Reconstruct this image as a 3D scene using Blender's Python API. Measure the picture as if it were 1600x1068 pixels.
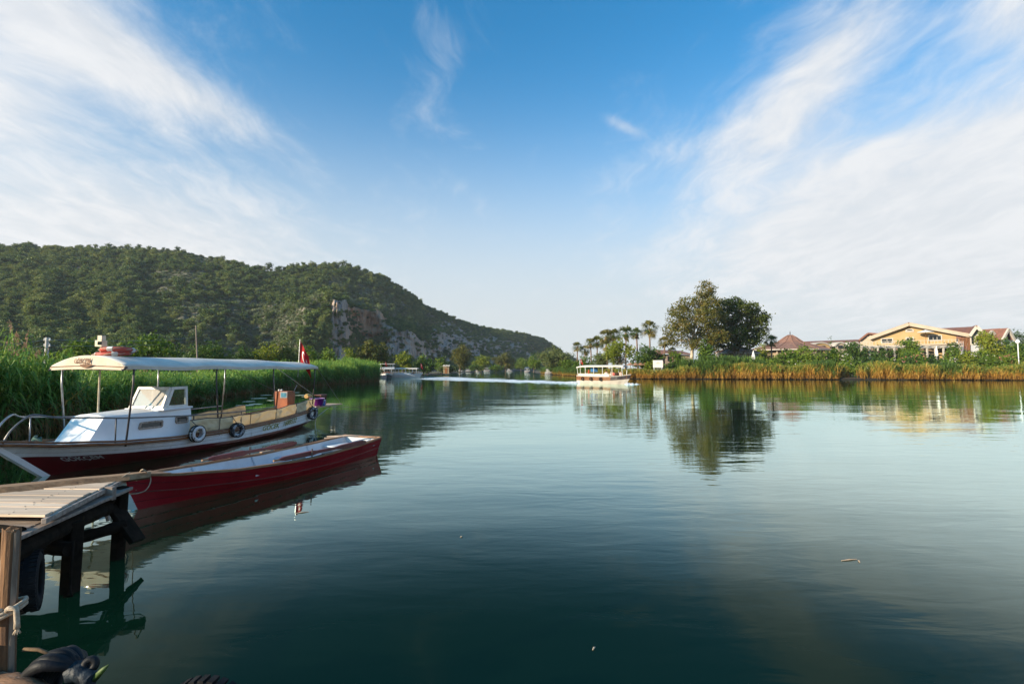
import bpy, bmesh, math, random
import numpy as np
from mathutils import Vector, Matrix, Quaternion

for _o in list(bpy.data.objects):
    bpy.data.objects.remove(_o, do_unlink=True)
SC = bpy.context.scene
COL = SC.collection
R = math.radians

# ------------------------------------------------------------------ camera
EYE = 2.3                       # camera height above the river (m)
FPX = 760.0                     # focal length in pixels of a 1600 px wide frame
HORIZON = 575.0
PITCH = math.atan((HORIZON - 534.0) / FPX)
cam_data = bpy.data.cameras.new('camera')
cam_data.sensor_width = 36.0
cam_data.lens = FPX / 1600.0 * 36.0
cam_data.clip_start = 0.05
cam_data.clip_end = 30000.0
cam = bpy.data.objects.new('camera', cam_data)
COL.objects.link(cam)
cam.location = (0, 0, EYE)
cam.rotation_euler = (math.pi / 2 + PITCH, 0, 0)
SC.camera = cam

# ------------------------------------------------------------------ sun
SUN_EL = R(17.5)
SUN_AZ = R(-122.0)              # clockwise from +Y: low sun from the left, a little behind
SUN_DIR = Vector((math.sin(SUN_AZ) * math.cos(SUN_EL), math.cos(SUN_AZ) * math.cos(SUN_EL), math.sin(SUN_EL)))
sun_data = bpy.data.lights.new('sun', 'SUN')
sun_data.energy = 5.0
sun_data.angle = R(0.6)
sun_data.color = (1.0, 0.82, 0.60)
sun = bpy.data.objects.new('sun', sun_data)
COL.objects.link(sun)
sun.rotation_euler = SUN_DIR.to_track_quat('Z', 'Y').to_euler()
sun.location = SUN_DIR * 200

# ------------------------------------------------------------------ view
SC.view_settings.view_transform = 'Standard'
SC.view_settings.look = 'None'
SC.view_settings.gamma = 1.0
SC.view_settings.use_curve_mapping = False
SC.view_settings.exposure = 0.8
SC.render.engine = 'CYCLES'
SC.cycles.use_denoising = True
SC.cycles.max_bounces = 8
SC.cycles.transparent_max_bounces = 12
SC.cycles.caustics_reflective = False
SC.cycles.caustics_refractive = False
SC.cycles.sample_clamp_indirect = 6.0

# ------------------------------------------------------------------ node helpers
class NT:
    """thin wrapper so node graphs read like expressions"""
    def __init__(s, tree):
        s.t = tree; s.n = tree.nodes; s.l = tree.links
    def put(s, sock, v):
        if isinstance(v, bpy.types.NodeSocket): s.l.new(v, sock)
        elif v is not None:
            if hasattr(sock.default_value, '__len__') and not hasattr(v, '__len__'): v = (v,) * len(sock.default_value)
            if hasattr(v, '__len__') and len(sock.default_value) == 4 and len(v) == 3: v = (*v, 1.0)
            sock.default_value = v
    def m(s, op, a, b=None, c=None, clamp=False):
        n = s.n.new('ShaderNodeMath'); n.operation = op; n.use_clamp = clamp
        for i, v in enumerate((a, b, c)):
            if v is not None: s.put(n.inputs[i], v)
        return n.outputs[0]
    def v(s, op, a, b=None, scale=None):
        n = s.n.new('ShaderNodeVectorMath'); n.operation = op
        s.put(n.inputs[0], a)
        if b is not None: s.put(n.inputs[1], b)
        if scale is not None: s.put(n.inputs['Scale'], scale)
        return n.outputs['Value'] if op in ('DOT_PRODUCT', 'LENGTH', 'DISTANCE') else n.outputs[0]
    def noise(s, vec, scale, detail=4, rough=0.55, dist=0.0, kind='Fac'):
        n = s.n.new('ShaderNodeTexNoise'); n.noise_dimensions = '3D'
        if vec is not None: s.put(n.inputs['Vector'], vec)
        n.inputs['Scale'].default_value = scale; n.inputs['Detail'].default_value = detail
        n.inputs['Roughness'].default_value = rough; n.inputs['Distortion'].default_value = dist
        return n.outputs[kind]
    def ramp(s, fac, stops, interp='LINEAR'):
        n = s.n.new('ShaderNodeValToRGB'); r = n.color_ramp; r.interpolation = interp
        while len(r.elements) < len(stops): r.elements.new(0.5)
        for e, (p, c) in zip(r.elements, stops):
            e.position = p; e.color = (*c, 1.0) if len(c) == 3 else c
        s.put(n.inputs[0], fac); return n.outputs[0]
    def mix(s, fac, a, b, blend='MIX'):
        n = s.n.new('ShaderNodeMix'); n.data_type = 'RGBA'; n.blend_type = blend
        s.put(n.inputs[0], fac); s.put(n.inputs[6], a); s.put(n.inputs[7], b)
        return n.outputs[2]
    def smooth(s, x, a, b, lo=0.0, hi=1.0):
        n = s.n.new('ShaderNodeMapRange'); n.interpolation_type = 'SMOOTHSTEP'
        s.put(n.inputs[0], x); n.inputs[1].default_value = a; n.inputs[2].default_value = b
        n.inputs[3].default_value = lo; n.inputs[4].default_value = hi
        return n.outputs[0]
    def sep(s, vec):
        n = s.n.new('ShaderNodeSeparateXYZ'); s.put(n.inputs[0], vec); return n.outputs
    def comb(s, x, y, z):
        n = s.n.new('ShaderNodeCombineXYZ')
        for i, v in enumerate((x, y, z)): s.put(n.inputs[i], v)
        return n.outputs[0]
    def coord(s, kind='Object'):
        return s.n.new('ShaderNodeTexCoord').outputs[kind]

def ray(px, py):
    """world direction of a photo pixel (for measuring the place)"""
    u = (px - 800.0) / FPX; w = -(py - 534.0) / FPX
    c, s = math.cos(PITCH), math.sin(PITCH)
    return Vector((u, c - s * w, s + c * w))
def W(px, py, d):
    """point seen at that pixel, d metres ahead"""
    r = ray(px, py); return Vector((0, 0, EYE)) + r * (d / r.y)
def G(px, py, z=0.0):
    """point seen at that pixel at height z"""
    r = ray(px, py); return Vector((0, 0, EYE)) + r * ((z - EYE) / r.z)

# ------------------------------------------------------------------ sky: Nishita atmosphere + drifting cirrus
world = bpy.data.worlds.new('World')
SC.world = world
world.use_nodes = True
w = NT(world.node_tree)
w.n.clear()
sky = w.n.new('ShaderNodeTexSky')
sky.sky_type = 'NISHITA'
sky.sun_disc = False
sky.sun_elevation = SUN_EL
sky.sun_rotation = SUN_AZ % (2 * math.pi)
sky.altitude = 0
sky.air_density = 1.0
sky.dust_density = 1.2
sky.ozone_density = 2.5
D = w.v('NORMALIZE', w.coord('Generated'))
dx, dy, dz = w.sep(D)
dzc = w.m('MAXIMUM', dz, 0.0)
inv = w.m('DIVIDE', 1.0, w.m('ADD', dzc, 0.13))
p = w.comb(w.m('MULTIPLY', dx, inv), w.m('MULTIPLY', dy, inv), 0.0)   # position on the cloud sheet
warp = w.v('SCALE', w.v('SUBTRACT', w.noise(p, 1.7, 2, 0.6, kind='Color'), (0.5, 0.5, 0.5)), scale=0.42)
pw = w.v('ADD', p, warp)
streak = w.noise(w.v('MULTIPLY', pw, (2.6, 1.1, 1.0)), 1.5, 8, 0.64)
fine = w.noise(w.v('MULTIPLY', pw, (5.5, 2.6, 1.0)), 2.2, 5, 0.66)
def bank(px0, py0, px1, py1, wid, amp):
    """one cloud band between two sky directions; wid is its half width in radians"""
    a, b = ray(px0, py0).normalized(), ray(px1, py1).normalized()
    c = ((a + b) / 2).normalized(); t = (b - a); ln = max(t.length / 2, 0.02); t.normalize()
    n = c.cross(t).normalized()
    q = w.v('SUBTRACT', D, tuple(c))
    e1 = w.m('MULTIPLY', w.v('DOT_PRODUCT', q, tuple(t)), 1.0 / ln)
    e2 = w.m('MULTIPLY', w.v('DOT_PRODUCT', q, tuple(n)), 1.0 / wid)
    e3 = w.m('MULTIPLY', w.v('DOT_PRODUCT', q, tuple(c)), 2.0)
    r2 = w.m('ADD', w.m('ADD', w.m('MULTIPLY', e1, e1), w.m('MULTIPLY', e2, e2)), w.m('MULTIPLY', e3, e3))
    return w.m('MULTIPLY', w.m('POWER', 2.718, w.m('MULTIPLY', r2, -1.0)), amp)
banks = [
    (-200, -110, 250, 110, 0.085, 1.25), (100, 50, 440, 222, 0.036, 0.85), (-300, 90, 130, 190, 0.060, 0.80), (200, 170, 330, 230, 0.02, 0.3),
    (650, -10, 730, 110, 0.055, 0.26), (630, 140, 735, 215, 0.034, 0.30), (660, 60, 735, 130, 0.05, 0.16), (690, 270, 765, 330, 0.022, 0.26),
    (1420, -60, 1190, 200, 0.062, 0.95), (1010, 250, 1300, 190, 0.070, 0.50), (940, 180, 1010, 215, 0.010, 0.50),
    (1000, 430, 1700, 270, 0.16, 1.02), (1300, 355, 2100, 345, 0.21, 0.95), (1500, 0, 1720, 20, 0.05, 0.8), (1560, 200, 1900, 100, 0.05, 0.25),
    (-500, 310, 520, 420, 0.15, 1.15), (-900, 200, -200, 250, 0.2, 0.6),
]
mask = None
for bk in banks:
    g = bank(*bk); mask = g if mask is None else w.m('ADD', mask, g)
field = w.m('ADD', w.m('MULTIPLY', w.m('SUBTRACT', streak, 0.5), 1.35), w.m('MULTIPLY', w.m('SUBTRACT', fine, 0.5), 0.50))
dens = w.smooth(w.m('ADD', mask, field), 0.05, 1.25)
hz = w.m('POWER', 2.718, w.m('MULTIPLY', w.m('POWER', w.m('MULTIPLY', dzc, 1 / 0.36), 3.0), -1.0))                        # thin bright veil low over the land
veil = w.m('MULTIPLY', hz, 0.98)
air = w.mix(1.0, sky.outputs[0], (0.22, 1.25, 1.60), 'MULTIPLY')
sunside = w.smooth(w.v('DOT_PRODUCT', D, (SUN_DIR.x, SUN_DIR.y, 0.0)), 0.0, 0.9)
c1 = w.mix(veil, air, (4.65, 4.92, 5.08))
tone = w.smooth(w.m('ADD', w.m('MULTIPLY', streak, 0.6), w.m('MULTIPLY', fine, 0.4)), 0.36, 0.62)      # thin and thick parts of the cirrus
c2 = w.mix(w.m('MULTIPLY', dens, w.m('ADD', 0.90, w.m('MULTIPLY', tone, 0.08))), c1, w.mix(sunside, w.mix(tone, (4.95, 5.1, 5.3), (5.6, 5.7, 5.85)), (7.0, 7.0, 7.05)))
bg = w.n.new('ShaderNodeBackground')
w.put(bg.inputs[0], c2)
bg.inputs[1].default_value = 0.09
world.cycles.sampling_method = 'MANUAL'
world.cycles.sample_map_resolution = 512
wo = w.n.new('ShaderNodeOutputWorld')
w.l.new(bg.outputs[0], wo.inputs[0])

# ------------------------------------------------------------------ tagging, meshes
def tag(o, label=None, cat=None, group=None, kind=None):
    if label: o['label'] = label
    if cat: o['category'] = cat
    if group: o['group'] = group
    if kind: o['kind'] = kind
    return o
def empty(name, loc=(0, 0, 0), rz=0.0):
    o = bpy.data.objects.new(name, None)
    o.empty_display_size = 0.2
    COL.objects.link(o); o.location = loc; o.rotation_euler = (0, 0, rz)
    return o
def link(name, me, parent=None):
    o = bpy.data.objects.new(name, me); COL.objects.link(o)
    if parent is not None: o.parent = parent
    return o
def copy_tree(o, parent=None):
    c = o.copy(); COL.objects.link(c); c.parent = parent
    for ch in list(o.children): copy_tree(ch, c)
    return c

class MB:
    """collects faces, then links them as one mesh object"""
    def __init__(s): s.v = []; s.f = []
    def add(s, vs, fs):
        b = len(s.v); s.v += [tuple(p) for p in vs]; s.f += [tuple(b + i for i in f) for f in fs]; return s
    def box(s, c, size, rot=None):
        hx, hy, hz = size[0] / 2, size[1] / 2, size[2] / 2
        vs = [Vector((x * hx, y * hy, z * hz)) for z in (-1, 1) for y in (-1, 1) for x in (-1, 1)]
        if rot is not None: vs = [rot @ p for p in vs]
        c = Vector(c)
        return s.add([p + c for p in vs], [(0, 2, 3, 1), (4, 5, 7, 6), (0, 1, 5, 4), (2, 6, 7, 3), (0, 4, 6, 2), (1, 3, 7, 5)])
    def beam(s, a, b, wd, th, up=(0, 0, 1)):
        """rectangular bar from a to b, wd across, th along up"""
        a, b = Vector(a), Vector(b); t = (b - a); L = t.length; t.normalize()
        side = t.cross(Vector(up)).normalized(); u = side.cross(t)
        return s.box((a + b) / 2, (L, wd, th), Matrix((t, side, u)).transposed())
    def tube(s, pts, r, n=8, closed=False, caps=True):
        pts = [Vector(p) for p in pts]; k = len(pts)
        rs = list(r) if hasattr(r, '__len__') else [r] * k
        ref = None; rings = []
        for i, p in enumerate(pts):
            if closed: t = pts[(i + 1) % k] - pts[i - 1]
            else: t = pts[min(i + 1, k - 1)] - pts[max(i - 1, 0)]
            t.normalize()
            if ref is None:
                ref = t.cross(Vector((0, 0, 1)))
                if ref.length < 1e-3: ref = t.cross(Vector((0, 1, 0)))
            ref = (ref - t * ref.dot(t)).normalized()
            b = t.cross(ref)
            rings.append([p + (ref * math.cos(2 * math.pi * j / n) + b * math.sin(2 * math.pi * j / n)) * rs[i] for j in range(n)])
        vs = [q for ring in rings for q in ring]; fs = []
        for i in range(k if closed else k - 1):
            i2 = (i + 1) % k
            for j in range(n):
                j2 = (j + 1) % n
                fs.append((i * n + j, i * n + j2, i2 * n + j2, i2 * n + j))
        if caps and not closed:
            fs.append(tuple(reversed(range(n)))); fs.append(tuple((k - 1) * n + j for j in range(n)))
        return s.add(vs, fs)
    def grid(s, rows, wrap=False):
        n = len(rows[0]); vs = [p for r in rows for p in r]; fs = []
        for i in range(len(rows) - 1):
            for j in range(n if wrap else n - 1):
                j2 = (j + 1) % n
                fs.append((i * n + j, i * n + j2, (i + 1) * n + j2, (i + 1) * n + j))
        return s.add(vs, fs)
    def prism(s, poly, ext):
        poly = [Vector(p) for p in poly]; ext = Vector(ext); n = len(poly)
        vs = poly + [p + ext for p in poly]
        fs = [tuple(reversed(range(n))), tuple(range(n, 2 * n))]
        fs += [(i, (i + 1) % n, n + (i + 1) % n, n + i) for i in range(n)]
        return s.add(vs, fs)
    def lathe(s, prof, c=(0, 0, 0), n=16):
        """prof = list of (radius, z)"""
        c = Vector(c)
        rows = [[c + Vector((r * math.cos(2 * math.pi * j / n), r * math.sin(2 * math.pi * j / n), z)) for j in range(n)] for r, z in prof]
        return s.grid(rows, wrap=True)
    def torus(s, c, R_, r, axis=(0, 0, 1), n=24, m=10, squash=1.0):
        ax = Vector(axis).normalized(); a = ax.orthogonal().normalized(); b = ax.cross(a); c = Vector(c); rows = []
        for i in range(n):
            t = 2 * math.pi * i / n; d = a * math.cos(t) + b * math.sin(t)
            rows.append([c + d * (R_ + r * math.cos(2 * math.pi * j / m)) + ax * (r * squash * math.sin(2 * math.pi * j / m)) for j in range(m)])
        rows.append(rows[0])
        return s.grid(rows, wrap=True)
    def build(s, name, mat, parent=None, smooth=False, bevel=0.0, fix=True, solid=0.0):
        me = bpy.data.meshes.new(name)
        me.from_pydata(s.v, [], s.f)
        if fix:
            bm = bmesh.new(); bm.from_mesh(me); bmesh.ops.recalc_face_normals(bm, faces=bm.faces); bm.to_mesh(me); bm.free()
        if mat is not None: me.materials.append(mat)
        if smooth: me.shade_smooth()
        me.update()
        o = link(name, me, parent)
        if solid:
            md = o.modifiers.new('thickness', 'SOLIDIFY'); md.thickness = solid; md.offset = 0
        if bevel:
            md = o.modifiers.new('edge', 'BEVEL'); md.width = bevel; md.segments = 2; md.limit_method = 'ANGLE'; md.angle_limit = R(40)
        return o
def quads_mesh(name, verts, mat, attrs=None, n=4):
    """verts: (N, n, 3) numpy array of separate faces"""
    verts = np.ascontiguousarray(verts, dtype=np.float32); N = verts.shape[0]
    me = bpy.data.meshes.new(name)
    me.vertices.add(N * n); me.vertices.foreach_set('co', verts.ravel())
    me.loops.add(N * n); me.loops.foreach_set('vertex_index', np.arange(N * n, dtype=np.int32))
    me.polygons.add(N); me.polygons.foreach_set('loop_start', np.arange(0, N * n, n, dtype=np.int32))
    for k, a in (attrs or {}).items():
        at = me.attributes.new(k, 'FLOAT', 'POINT'); at.data.foreach_set('value', np.ascontiguousarray(a, dtype=np.float32).ravel())
    if mat is not None: me.materials.append(mat)
    me.update(calc_edges=True)
    return me

# ------------------------------------------------------------------ materials
MATS = {}
def pm(name, c1, c2=None, scale=4.0, rough=0.6, bump=0.0, bscale=None, metal=0.0, stretch=(1, 1, 1), detail=5, lo=0.35, hi=0.65, c3=None, c3lo=0.62, c3hi=0.72, c3scale=None, spec=None, coat=0.0, rvar=0.0, jit=0.0):
    """two or three tone procedural paint / wood / stone; stretch squeezes the pattern along an axis"""
    if name in MATS: return MATS[name]
    m = bpy.data.materials.new(name); m.use_nodes = True; MATS[name] = m
    g = NT(m.node_tree); b = g.n['Principled BSDF']
    co = g.v('MULTIPLY', g.coord('Object'), stretch)
    oi = g.n.new('ShaderNodeObjectInfo')
    co = g.v('ADD', co, g.comb(g.m('MULTIPLY', oi.outputs['Random'], 37.0), 0.0, 0.0))
    nz = g.noise(co, scale, detail, 0.6)
    col = g.mix(g.smooth(nz, lo, hi), c1, c2 if c2 else tuple(x * 0.8 for x in c1))
    if c3 is not None:
        col = g.mix(g.smooth(g.noise(co, c3scale or scale * 0.37, 6, 0.65), c3lo, c3hi), col, c3)
    if jit: col = g.mix(1.0, col, g.ramp(oi.outputs['Random'], [(0.0, (1 - jit,) * 3), (1.0, (1 + jit * 0.5,) * 3)]), 'MULTIPLY')
    g.put(b.inputs['Base Color'], col)
    if rvar: g.put(b.inputs['Roughness'], g.m('ADD', rough - rvar / 2, g.m('MULTIPLY', nz, rvar)))
    else: b.inputs['Roughness'].default_value = rough
    b.inputs['Metallic'].default_value = metal
    if spec is not None: b.inputs['Specular IOR Level'].default_value = spec
    if coat: b.inputs['Coat Weight'].default_value = coat
    if bump:
        bn = g.n.new('ShaderNodeBump'); bn.inputs['Strength'].default_value = 1.0; bn.inputs['Distance'].default_value = bump
        g.put(bn.inputs['Height'], g.noise(co, bscale or scale * 3, 6, 0.65)); g.l.new(bn.outputs[0], b.inputs['Normal'])
    return m
def leafmat(name, stops, attr='tint', rnd=0.35, rough=0.55, trans=0.35, hue=None):
    """foliage: colour from a per-leaf value plus a per-plant random shift"""
    if name in MATS: return MATS[name]
    m = bpy.data.materials.new(name); m.use_nodes = True; MATS[name] = m
    g = NT(m.node_tree); b = g.n['Principled BSDF']; out = g.n['Material Output']
    at = g.n.new('ShaderNodeAttribute'); at.attribute_name = attr
    oi = g.n.new('ShaderNodeObjectInfo')
    f = g.m('ADD', at.outputs['Fac'], g.m('MULTIPLY', g.m('SUBTRACT', oi.outputs['Random'], 0.5), rnd), clamp=True)
    col = g.ramp(f, stops)
    g.put(b.inputs['Base Color'], col); b.inputs['Roughness'].default_value = rough
    b.inputs['Specular IOR Level'].default_value = 0.25
    tr = g.n.new('ShaderNodeBsdfTranslucent'); g.put(tr.inputs[0], g.mix(1.0, col, (1.25, 1.25, 0.6), 'MULTIPLY'))
    mx = g.n.new('ShaderNodeMixShader'); mx.inputs[0].default_value = trans
    g.l.new(b.outputs[0], mx.inputs[1]); g.l.new(tr.outputs[0], mx.inputs[2]); g.l.new(mx.outputs[0], out.inputs[0])
    return m

M_WHITE = pm('white_boat_paint', (0.83, 0.85, 0.87), (0.76, 0.78, 0.81), 2.0, 0.35, 0.0006, 30, c3=(0.50, 0.48, 0.43), c3lo=0.66, c3hi=0.80, c3scale=3.0, rvar=0.15)
M_HULLWHITE = pm('weathered_white_topside', (0.80, 0.82, 0.84), (0.70, 0.73, 0.76), 3.0, 0.4, 0.0015, 12, stretch=(1.6, 1, 0.35), c3=(0.40, 0.37, 0.33), c3lo=0.60, c3hi=0.78, c3scale=5, rvar=0.2)
M_RED = pm('red_boat_paint', (0.115, 0.006, 0.009), (0.08, 0.005, 0.007), 2.5, 0.38, 0.0008, 25, c3=(0.09, 0.012, 0.012), c3scale=1.3, rvar=0.2)
M_VARN = pm('varnished_wood', (0.27, 0.105, 0.03), (0.14, 0.05, 0.015), 6, 0.4, 0.0008, 40, stretch=(0.3, 3, 3))
M_RAWWOOD = pm('pale_new_planks', (0.74, 0.59, 0.44), (0.54, 0.39, 0.27), 8, 0.8, 0.0025, 26, stretch=(0.10, 3.0, 3.0), c3=(0.26, 0.16, 0.10), c3lo=0.60, c3hi=0.68, c3scale=5, jit=0.30)
M_OLDWOOD = pm('grey_weathered_wood', (0.36, 0.29, 0.24), (0.20, 0.155, 0.13), 9, 0.85, 0.003, 30, stretch=(0.1, 2.5, 2.5), c3=(0.34, 0.30, 0.26), c3scale=5, jit=0.25)
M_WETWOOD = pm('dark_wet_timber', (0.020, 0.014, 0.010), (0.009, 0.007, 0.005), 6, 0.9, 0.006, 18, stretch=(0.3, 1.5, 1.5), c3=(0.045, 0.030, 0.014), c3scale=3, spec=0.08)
M_BARK = pm('split_bark_post', (0.24, 0.12, 0.05), (0.10, 0.05, 0.025), 10, 0.85, 0.006, 24, stretch=(3, 3, 0.35), c3=(0.36, 0.28, 0.21), c3lo=0.58, c3hi=0.66, c3scale=7)
M_STEEL = pm('dull_steel_tube', (0.42, 0.43, 0.44), (0.28, 0.28, 0.29), 9, 0.38, 0.0005, 60, metal=0.85)
M_DARKSTEEL = pm('dark_painted_steel', (0.05, 0.05, 0.055), (0.09, 0.07, 0.06), 12, 0.5)
M_CANVAS = pm('cream_canvas', (0.86, 0.77, 0.56), (0.76, 0.65, 0.44), 2.2, 0.85, 0.004, 5, c3=(0.36, 0.30, 0.20), c3lo=0.64, c3hi=0.76, c3scale=2.5)
M_REDROW = pm('red_rowboat_paint', (0.33, 0.010, 0.020), (0.25, 0.008, 0.015), 2.5, 0.34, 0.0008, 25, c3=(0.40, 0.20, 0.18), c3lo=0.70, c3hi=0.73, c3scale=9, rvar=0.25)
M_AWNING = pm('off_white_awning', (0.72, 0.69, 0.63), (0.62, 0.58, 0.52), 2.0, 0.7, 0.003, 6, c3=(0.45, 0.40, 0.35), c3lo=0.66, c3hi=0.8, c3scale=4)
M_RUBBER = pm('black_rubber', (0.010, 0.010, 0.011), (0.018, 0.018, 0.019), 14, 0.75, 0.002, 40, spec=0.15)
M_ROPE = pm('hemp_rope', (0.52, 0.42, 0.31), (0.36, 0.28, 0.20), 60, 0.9, 0.003, 120)
M_REDCLOTH = pm('red_flag_cloth', (0.55, 0.008, 0.014), (0.42, 0.006, 0.010), 4, 0.75, 0.002, 12)
M_WHITECLOTH = pm('white_cloth', (0.82, 0.80, 0.77), (0.74, 0.72, 0.69), 4, 0.8, 0.001, 12)
M_STUCCO_Y = pm('ochre_stucco', (0.43, 0.30, 0.145), (0.38, 0.26, 0.12), 0.6, 0.85, 0.006, 9)
M_TRIM = pm('pale_house_trim', (0.50, 0.46, 0.40), (0.44, 0.40, 0.35), 1.0, 0.8)
M_STUCCO_W = pm('cream_stucco', (0.46, 0.38, 0.29), (0.40, 0.33, 0.25), 0.6, 0.85, 0.005, 9)
M_TILE = pm('terracotta_tiles', (0.23, 0.10, 0.066), (0.165, 0.075, 0.052), 1.4, 0.8, 0.03, 6, c3=(0.40, 0.17, 0.10), c3scale=2)
M_SHINGLE = pm('brown_shingles', (0.27, 0.145, 0.105), (0.18, 0.10, 0.075), 1.4, 0.85, 0.03, 6, c3=(0.27, 0.16, 0.12), c3scale=2)
M_DARKGLASS = pm('dark_window_glass', (0.015, 0.018, 0.02), (0.02, 0.024, 0.026), 1, 0.06)
M_SOIL = pm('bank_soil', (0.10, 0.075, 0.045), (0.055, 0.045, 0.028), 0.4, 0.95, 0.05, 3, c3=(0.09, 0.11, 0.035), c3lo=0.5, c3hi=0.6, c3scale=0.15)

def glassmat(name, tint=(0.9, 0.95, 0.95), alpha=0.25):
    if name in MATS: return MATS[name]
    m = bpy.data.materials.new(name); m.use_nodes = True; MATS[name] = m
    g = NT(m.node_tree); out = g.n['Material Output']; g.n.remove(g.n['Principled BSDF'])
    fr = g.n.new('ShaderNodeFresnel'); fr.inputs[0].default_value = 1.25
    tr = g.n.new('ShaderNodeBsdfTransparent'); g.put(tr.inputs[0], tint)
    gl = g.n.new('ShaderNodeBsdfGlossy'); gl.inputs['Roughness'].default_value = 0.03
    df = g.n.new('ShaderNodeBsdfDiffuse'); g.put(df.inputs[0], (0.72, 0.70, 0.66))
    m1 = g.n.new('ShaderNodeMixShader'); m1.inputs[0].default_value = alpha
    g.l.new(tr.outputs[0], m1.inputs[1]); g.l.new(df.outputs[0], m1.inputs[2])
    m2 = g.n.new('ShaderNodeMixShader'); g.l.new(fr.outputs[0], m2.inputs[0]); g.l.new(m1.outputs[0], m2.inputs[1]); g.l.new(gl.outputs[0], m2.inputs[2])
    g.l.new(m2.outputs[0], out.inputs[0])
    return m
M_PANE = glassmat('cream_pane', alpha=0.62)  # pale cream diffuse mixed into the glass

def add_translucent(m, fac, col):
    g = NT(m.node_tree); out = g.n['Material Output']; b = g.n['Principled BSDF']
    tr = g.n.new('ShaderNodeBsdfTranslucent'); g.put(tr.inputs[0], col); mx = g.n.new('ShaderNodeMixShader'); mx.inputs[0].default_value = fac
    g.l.new(b.outputs[0], mx.inputs[1]); g.l.new(tr.outputs[0], mx.inputs[2]); g.l.new(mx.outputs[0], out.inputs[0])
add_translucent(M_CANVAS, 0.35, (0.88, 0.76, 0.50)); add_translucent(M_REDCLOTH, 0.35, (0.6, 0.02, 0.02))

# ------------------------------------------------------------------ scattering as one mass ("stuff")
def scatter(name, pts, rots, scales, idx, variants, label, cat, group=None):
    """one object: variant meshes instanced on points by geometry nodes"""
    coll = bpy.data.collections.new(name + '_source')
    for i, me in enumerate(variants):
        o = bpy.data.objects.new('%s_v%02d' % (name, i), me); coll.objects.link(o)
    me = bpy.data.meshes.new(name)
    n = len(pts); pts = np.ascontiguousarray(pts, dtype=np.float32)
    me.vertices.add(n); me.vertices.foreach_set('co', pts.ravel())
    a = me.attributes.new('rot', 'FLOAT_VECTOR', 'POINT'); a.data.foreach_set('vector', np.ascontiguousarray(rots, dtype=np.float32).ravel())
    a = me.attributes.new('scl', 'FLOAT_VECTOR', 'POINT'); a.data.foreach_set('vector', np.ascontiguousarray(scales, dtype=np.float32).ravel())
    a = me.attributes.new('idx', 'INT', 'POINT'); a.data.foreach_set('value', np.ascontiguousarray(idx, dtype=np.int32))
    o = link(name, me)
    ng = bpy.data.node_groups.new(name + '_scatter', 'GeometryNodeTree')
    ng.interface.new_socket('Geometry', in_out='INPUT', socket_type='NodeSocketGeometry')
    ng.interface.new_socket('Geometry', in_out='OUTPUT', socket_type='NodeSocketGeometry')
    N, L = ng.nodes, ng.links
    gi, go = N.new('NodeGroupInput'), N.new('NodeGroupOutput')
    ci = N.new('GeometryNodeCollectionInfo'); ci.inputs['Collection'].default_value = coll
    ci.inputs['Separate Children'].default_value = True; ci.inputs['Reset Children'].default_value = True
    ip = N.new('GeometryNodeInstanceOnPoints'); ip.inputs['Pick Instance'].default_value = True
    def named(nm, ty):
        q = N.new('GeometryNodeInputNamedAttribute'); q.data_type = ty; q.inputs['Name'].default_value = nm
        return [s for s in q.outputs if s.enabled and s.name == 'Attribute'][0]
    L.new(gi.outputs[0], ip.inputs['Points']); L.new(ci.outputs[0], ip.inputs['Instance'])
    L.new(named('idx', 'INT'), ip.inputs['Instance Index'])
    L.new(named('rot', 'FLOAT_VECTOR'), ip.inputs['Rotation'])
    L.new(named('scl', 'FLOAT_VECTOR'), ip.inputs['Scale'])
    L.new(ip.outputs[0], go.inputs[0])
    md = o.modifiers.new('scatter', 'NODES'); md.node_group = ng
    tag(o, label, cat, group, 'stuff')
    return o

# ------------------------------------------------------------------ foliage generators
def leaves(rng, blobs, n_clump, per, leaf, spread, aspect=0.6, shell=0.55, up=0.3, grad=0.0):
    """leaf quads gathered in clumps through a set of ellipsoids (cx,cy,cz,rx,ry,rz[,weight])"""
    B = np.array([b[:6] for b in blobs], float)
    wt = np.array([b[6] if len(b) > 6 else (b[3] * b[4] * b[5]) ** 0.67 for b in blobs], float); wt /= wt.sum()
    k = rng.choice(len(B), n_clump, p=wt)
    d = rng.normal(size=(n_clump, 3)); d /= np.linalg.norm(d, axis=1)[:, None]
    r = shell + (1 - shell) * rng.random(n_clump) ** 0.5
    r = np.where(rng.random(n_clump) < 0.25, r * rng.random(n_clump) ** 0.33, r)
    c = B[k, :3] + d * r[:, None] * B[k, 3:6]
    ctint = rng.normal(0.5, 0.16, n_clump)
    cc = np.repeat(c, per, axis=0); dd = np.repeat(d, per, axis=0)
    N = n_clump * per
    pos = cc + rng.normal(size=(N, 3)) * spread * np.array([1, 1, 0.75])
    nrm = rng.normal(size=(N, 3)) + dd * 0.7 + np.array([0, 0, up]); nrm /= np.linalg.norm(nrm, axis=1)[:, None]
    a = np.cross(nrm, rng.normal(size=(N, 3))); a /= np.linalg.norm(a, axis=1)[:, None]
    b = np.cross(nrm, a)
    s = leaf * (0.6 + 0.8 * rng.random(N))[:, None]
    a = a * s; b = b * s * aspect
    q = np.stack([pos - a, pos - b * 0.9 + a * 0.1, pos + a, pos + b * 0.9 + a * 0.1], axis=1)
    t = np.repeat(ctint, per) + rng.normal(0, 0.10, N)
    return q, np.repeat(np.clip(t, 0, 1), 4)
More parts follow.
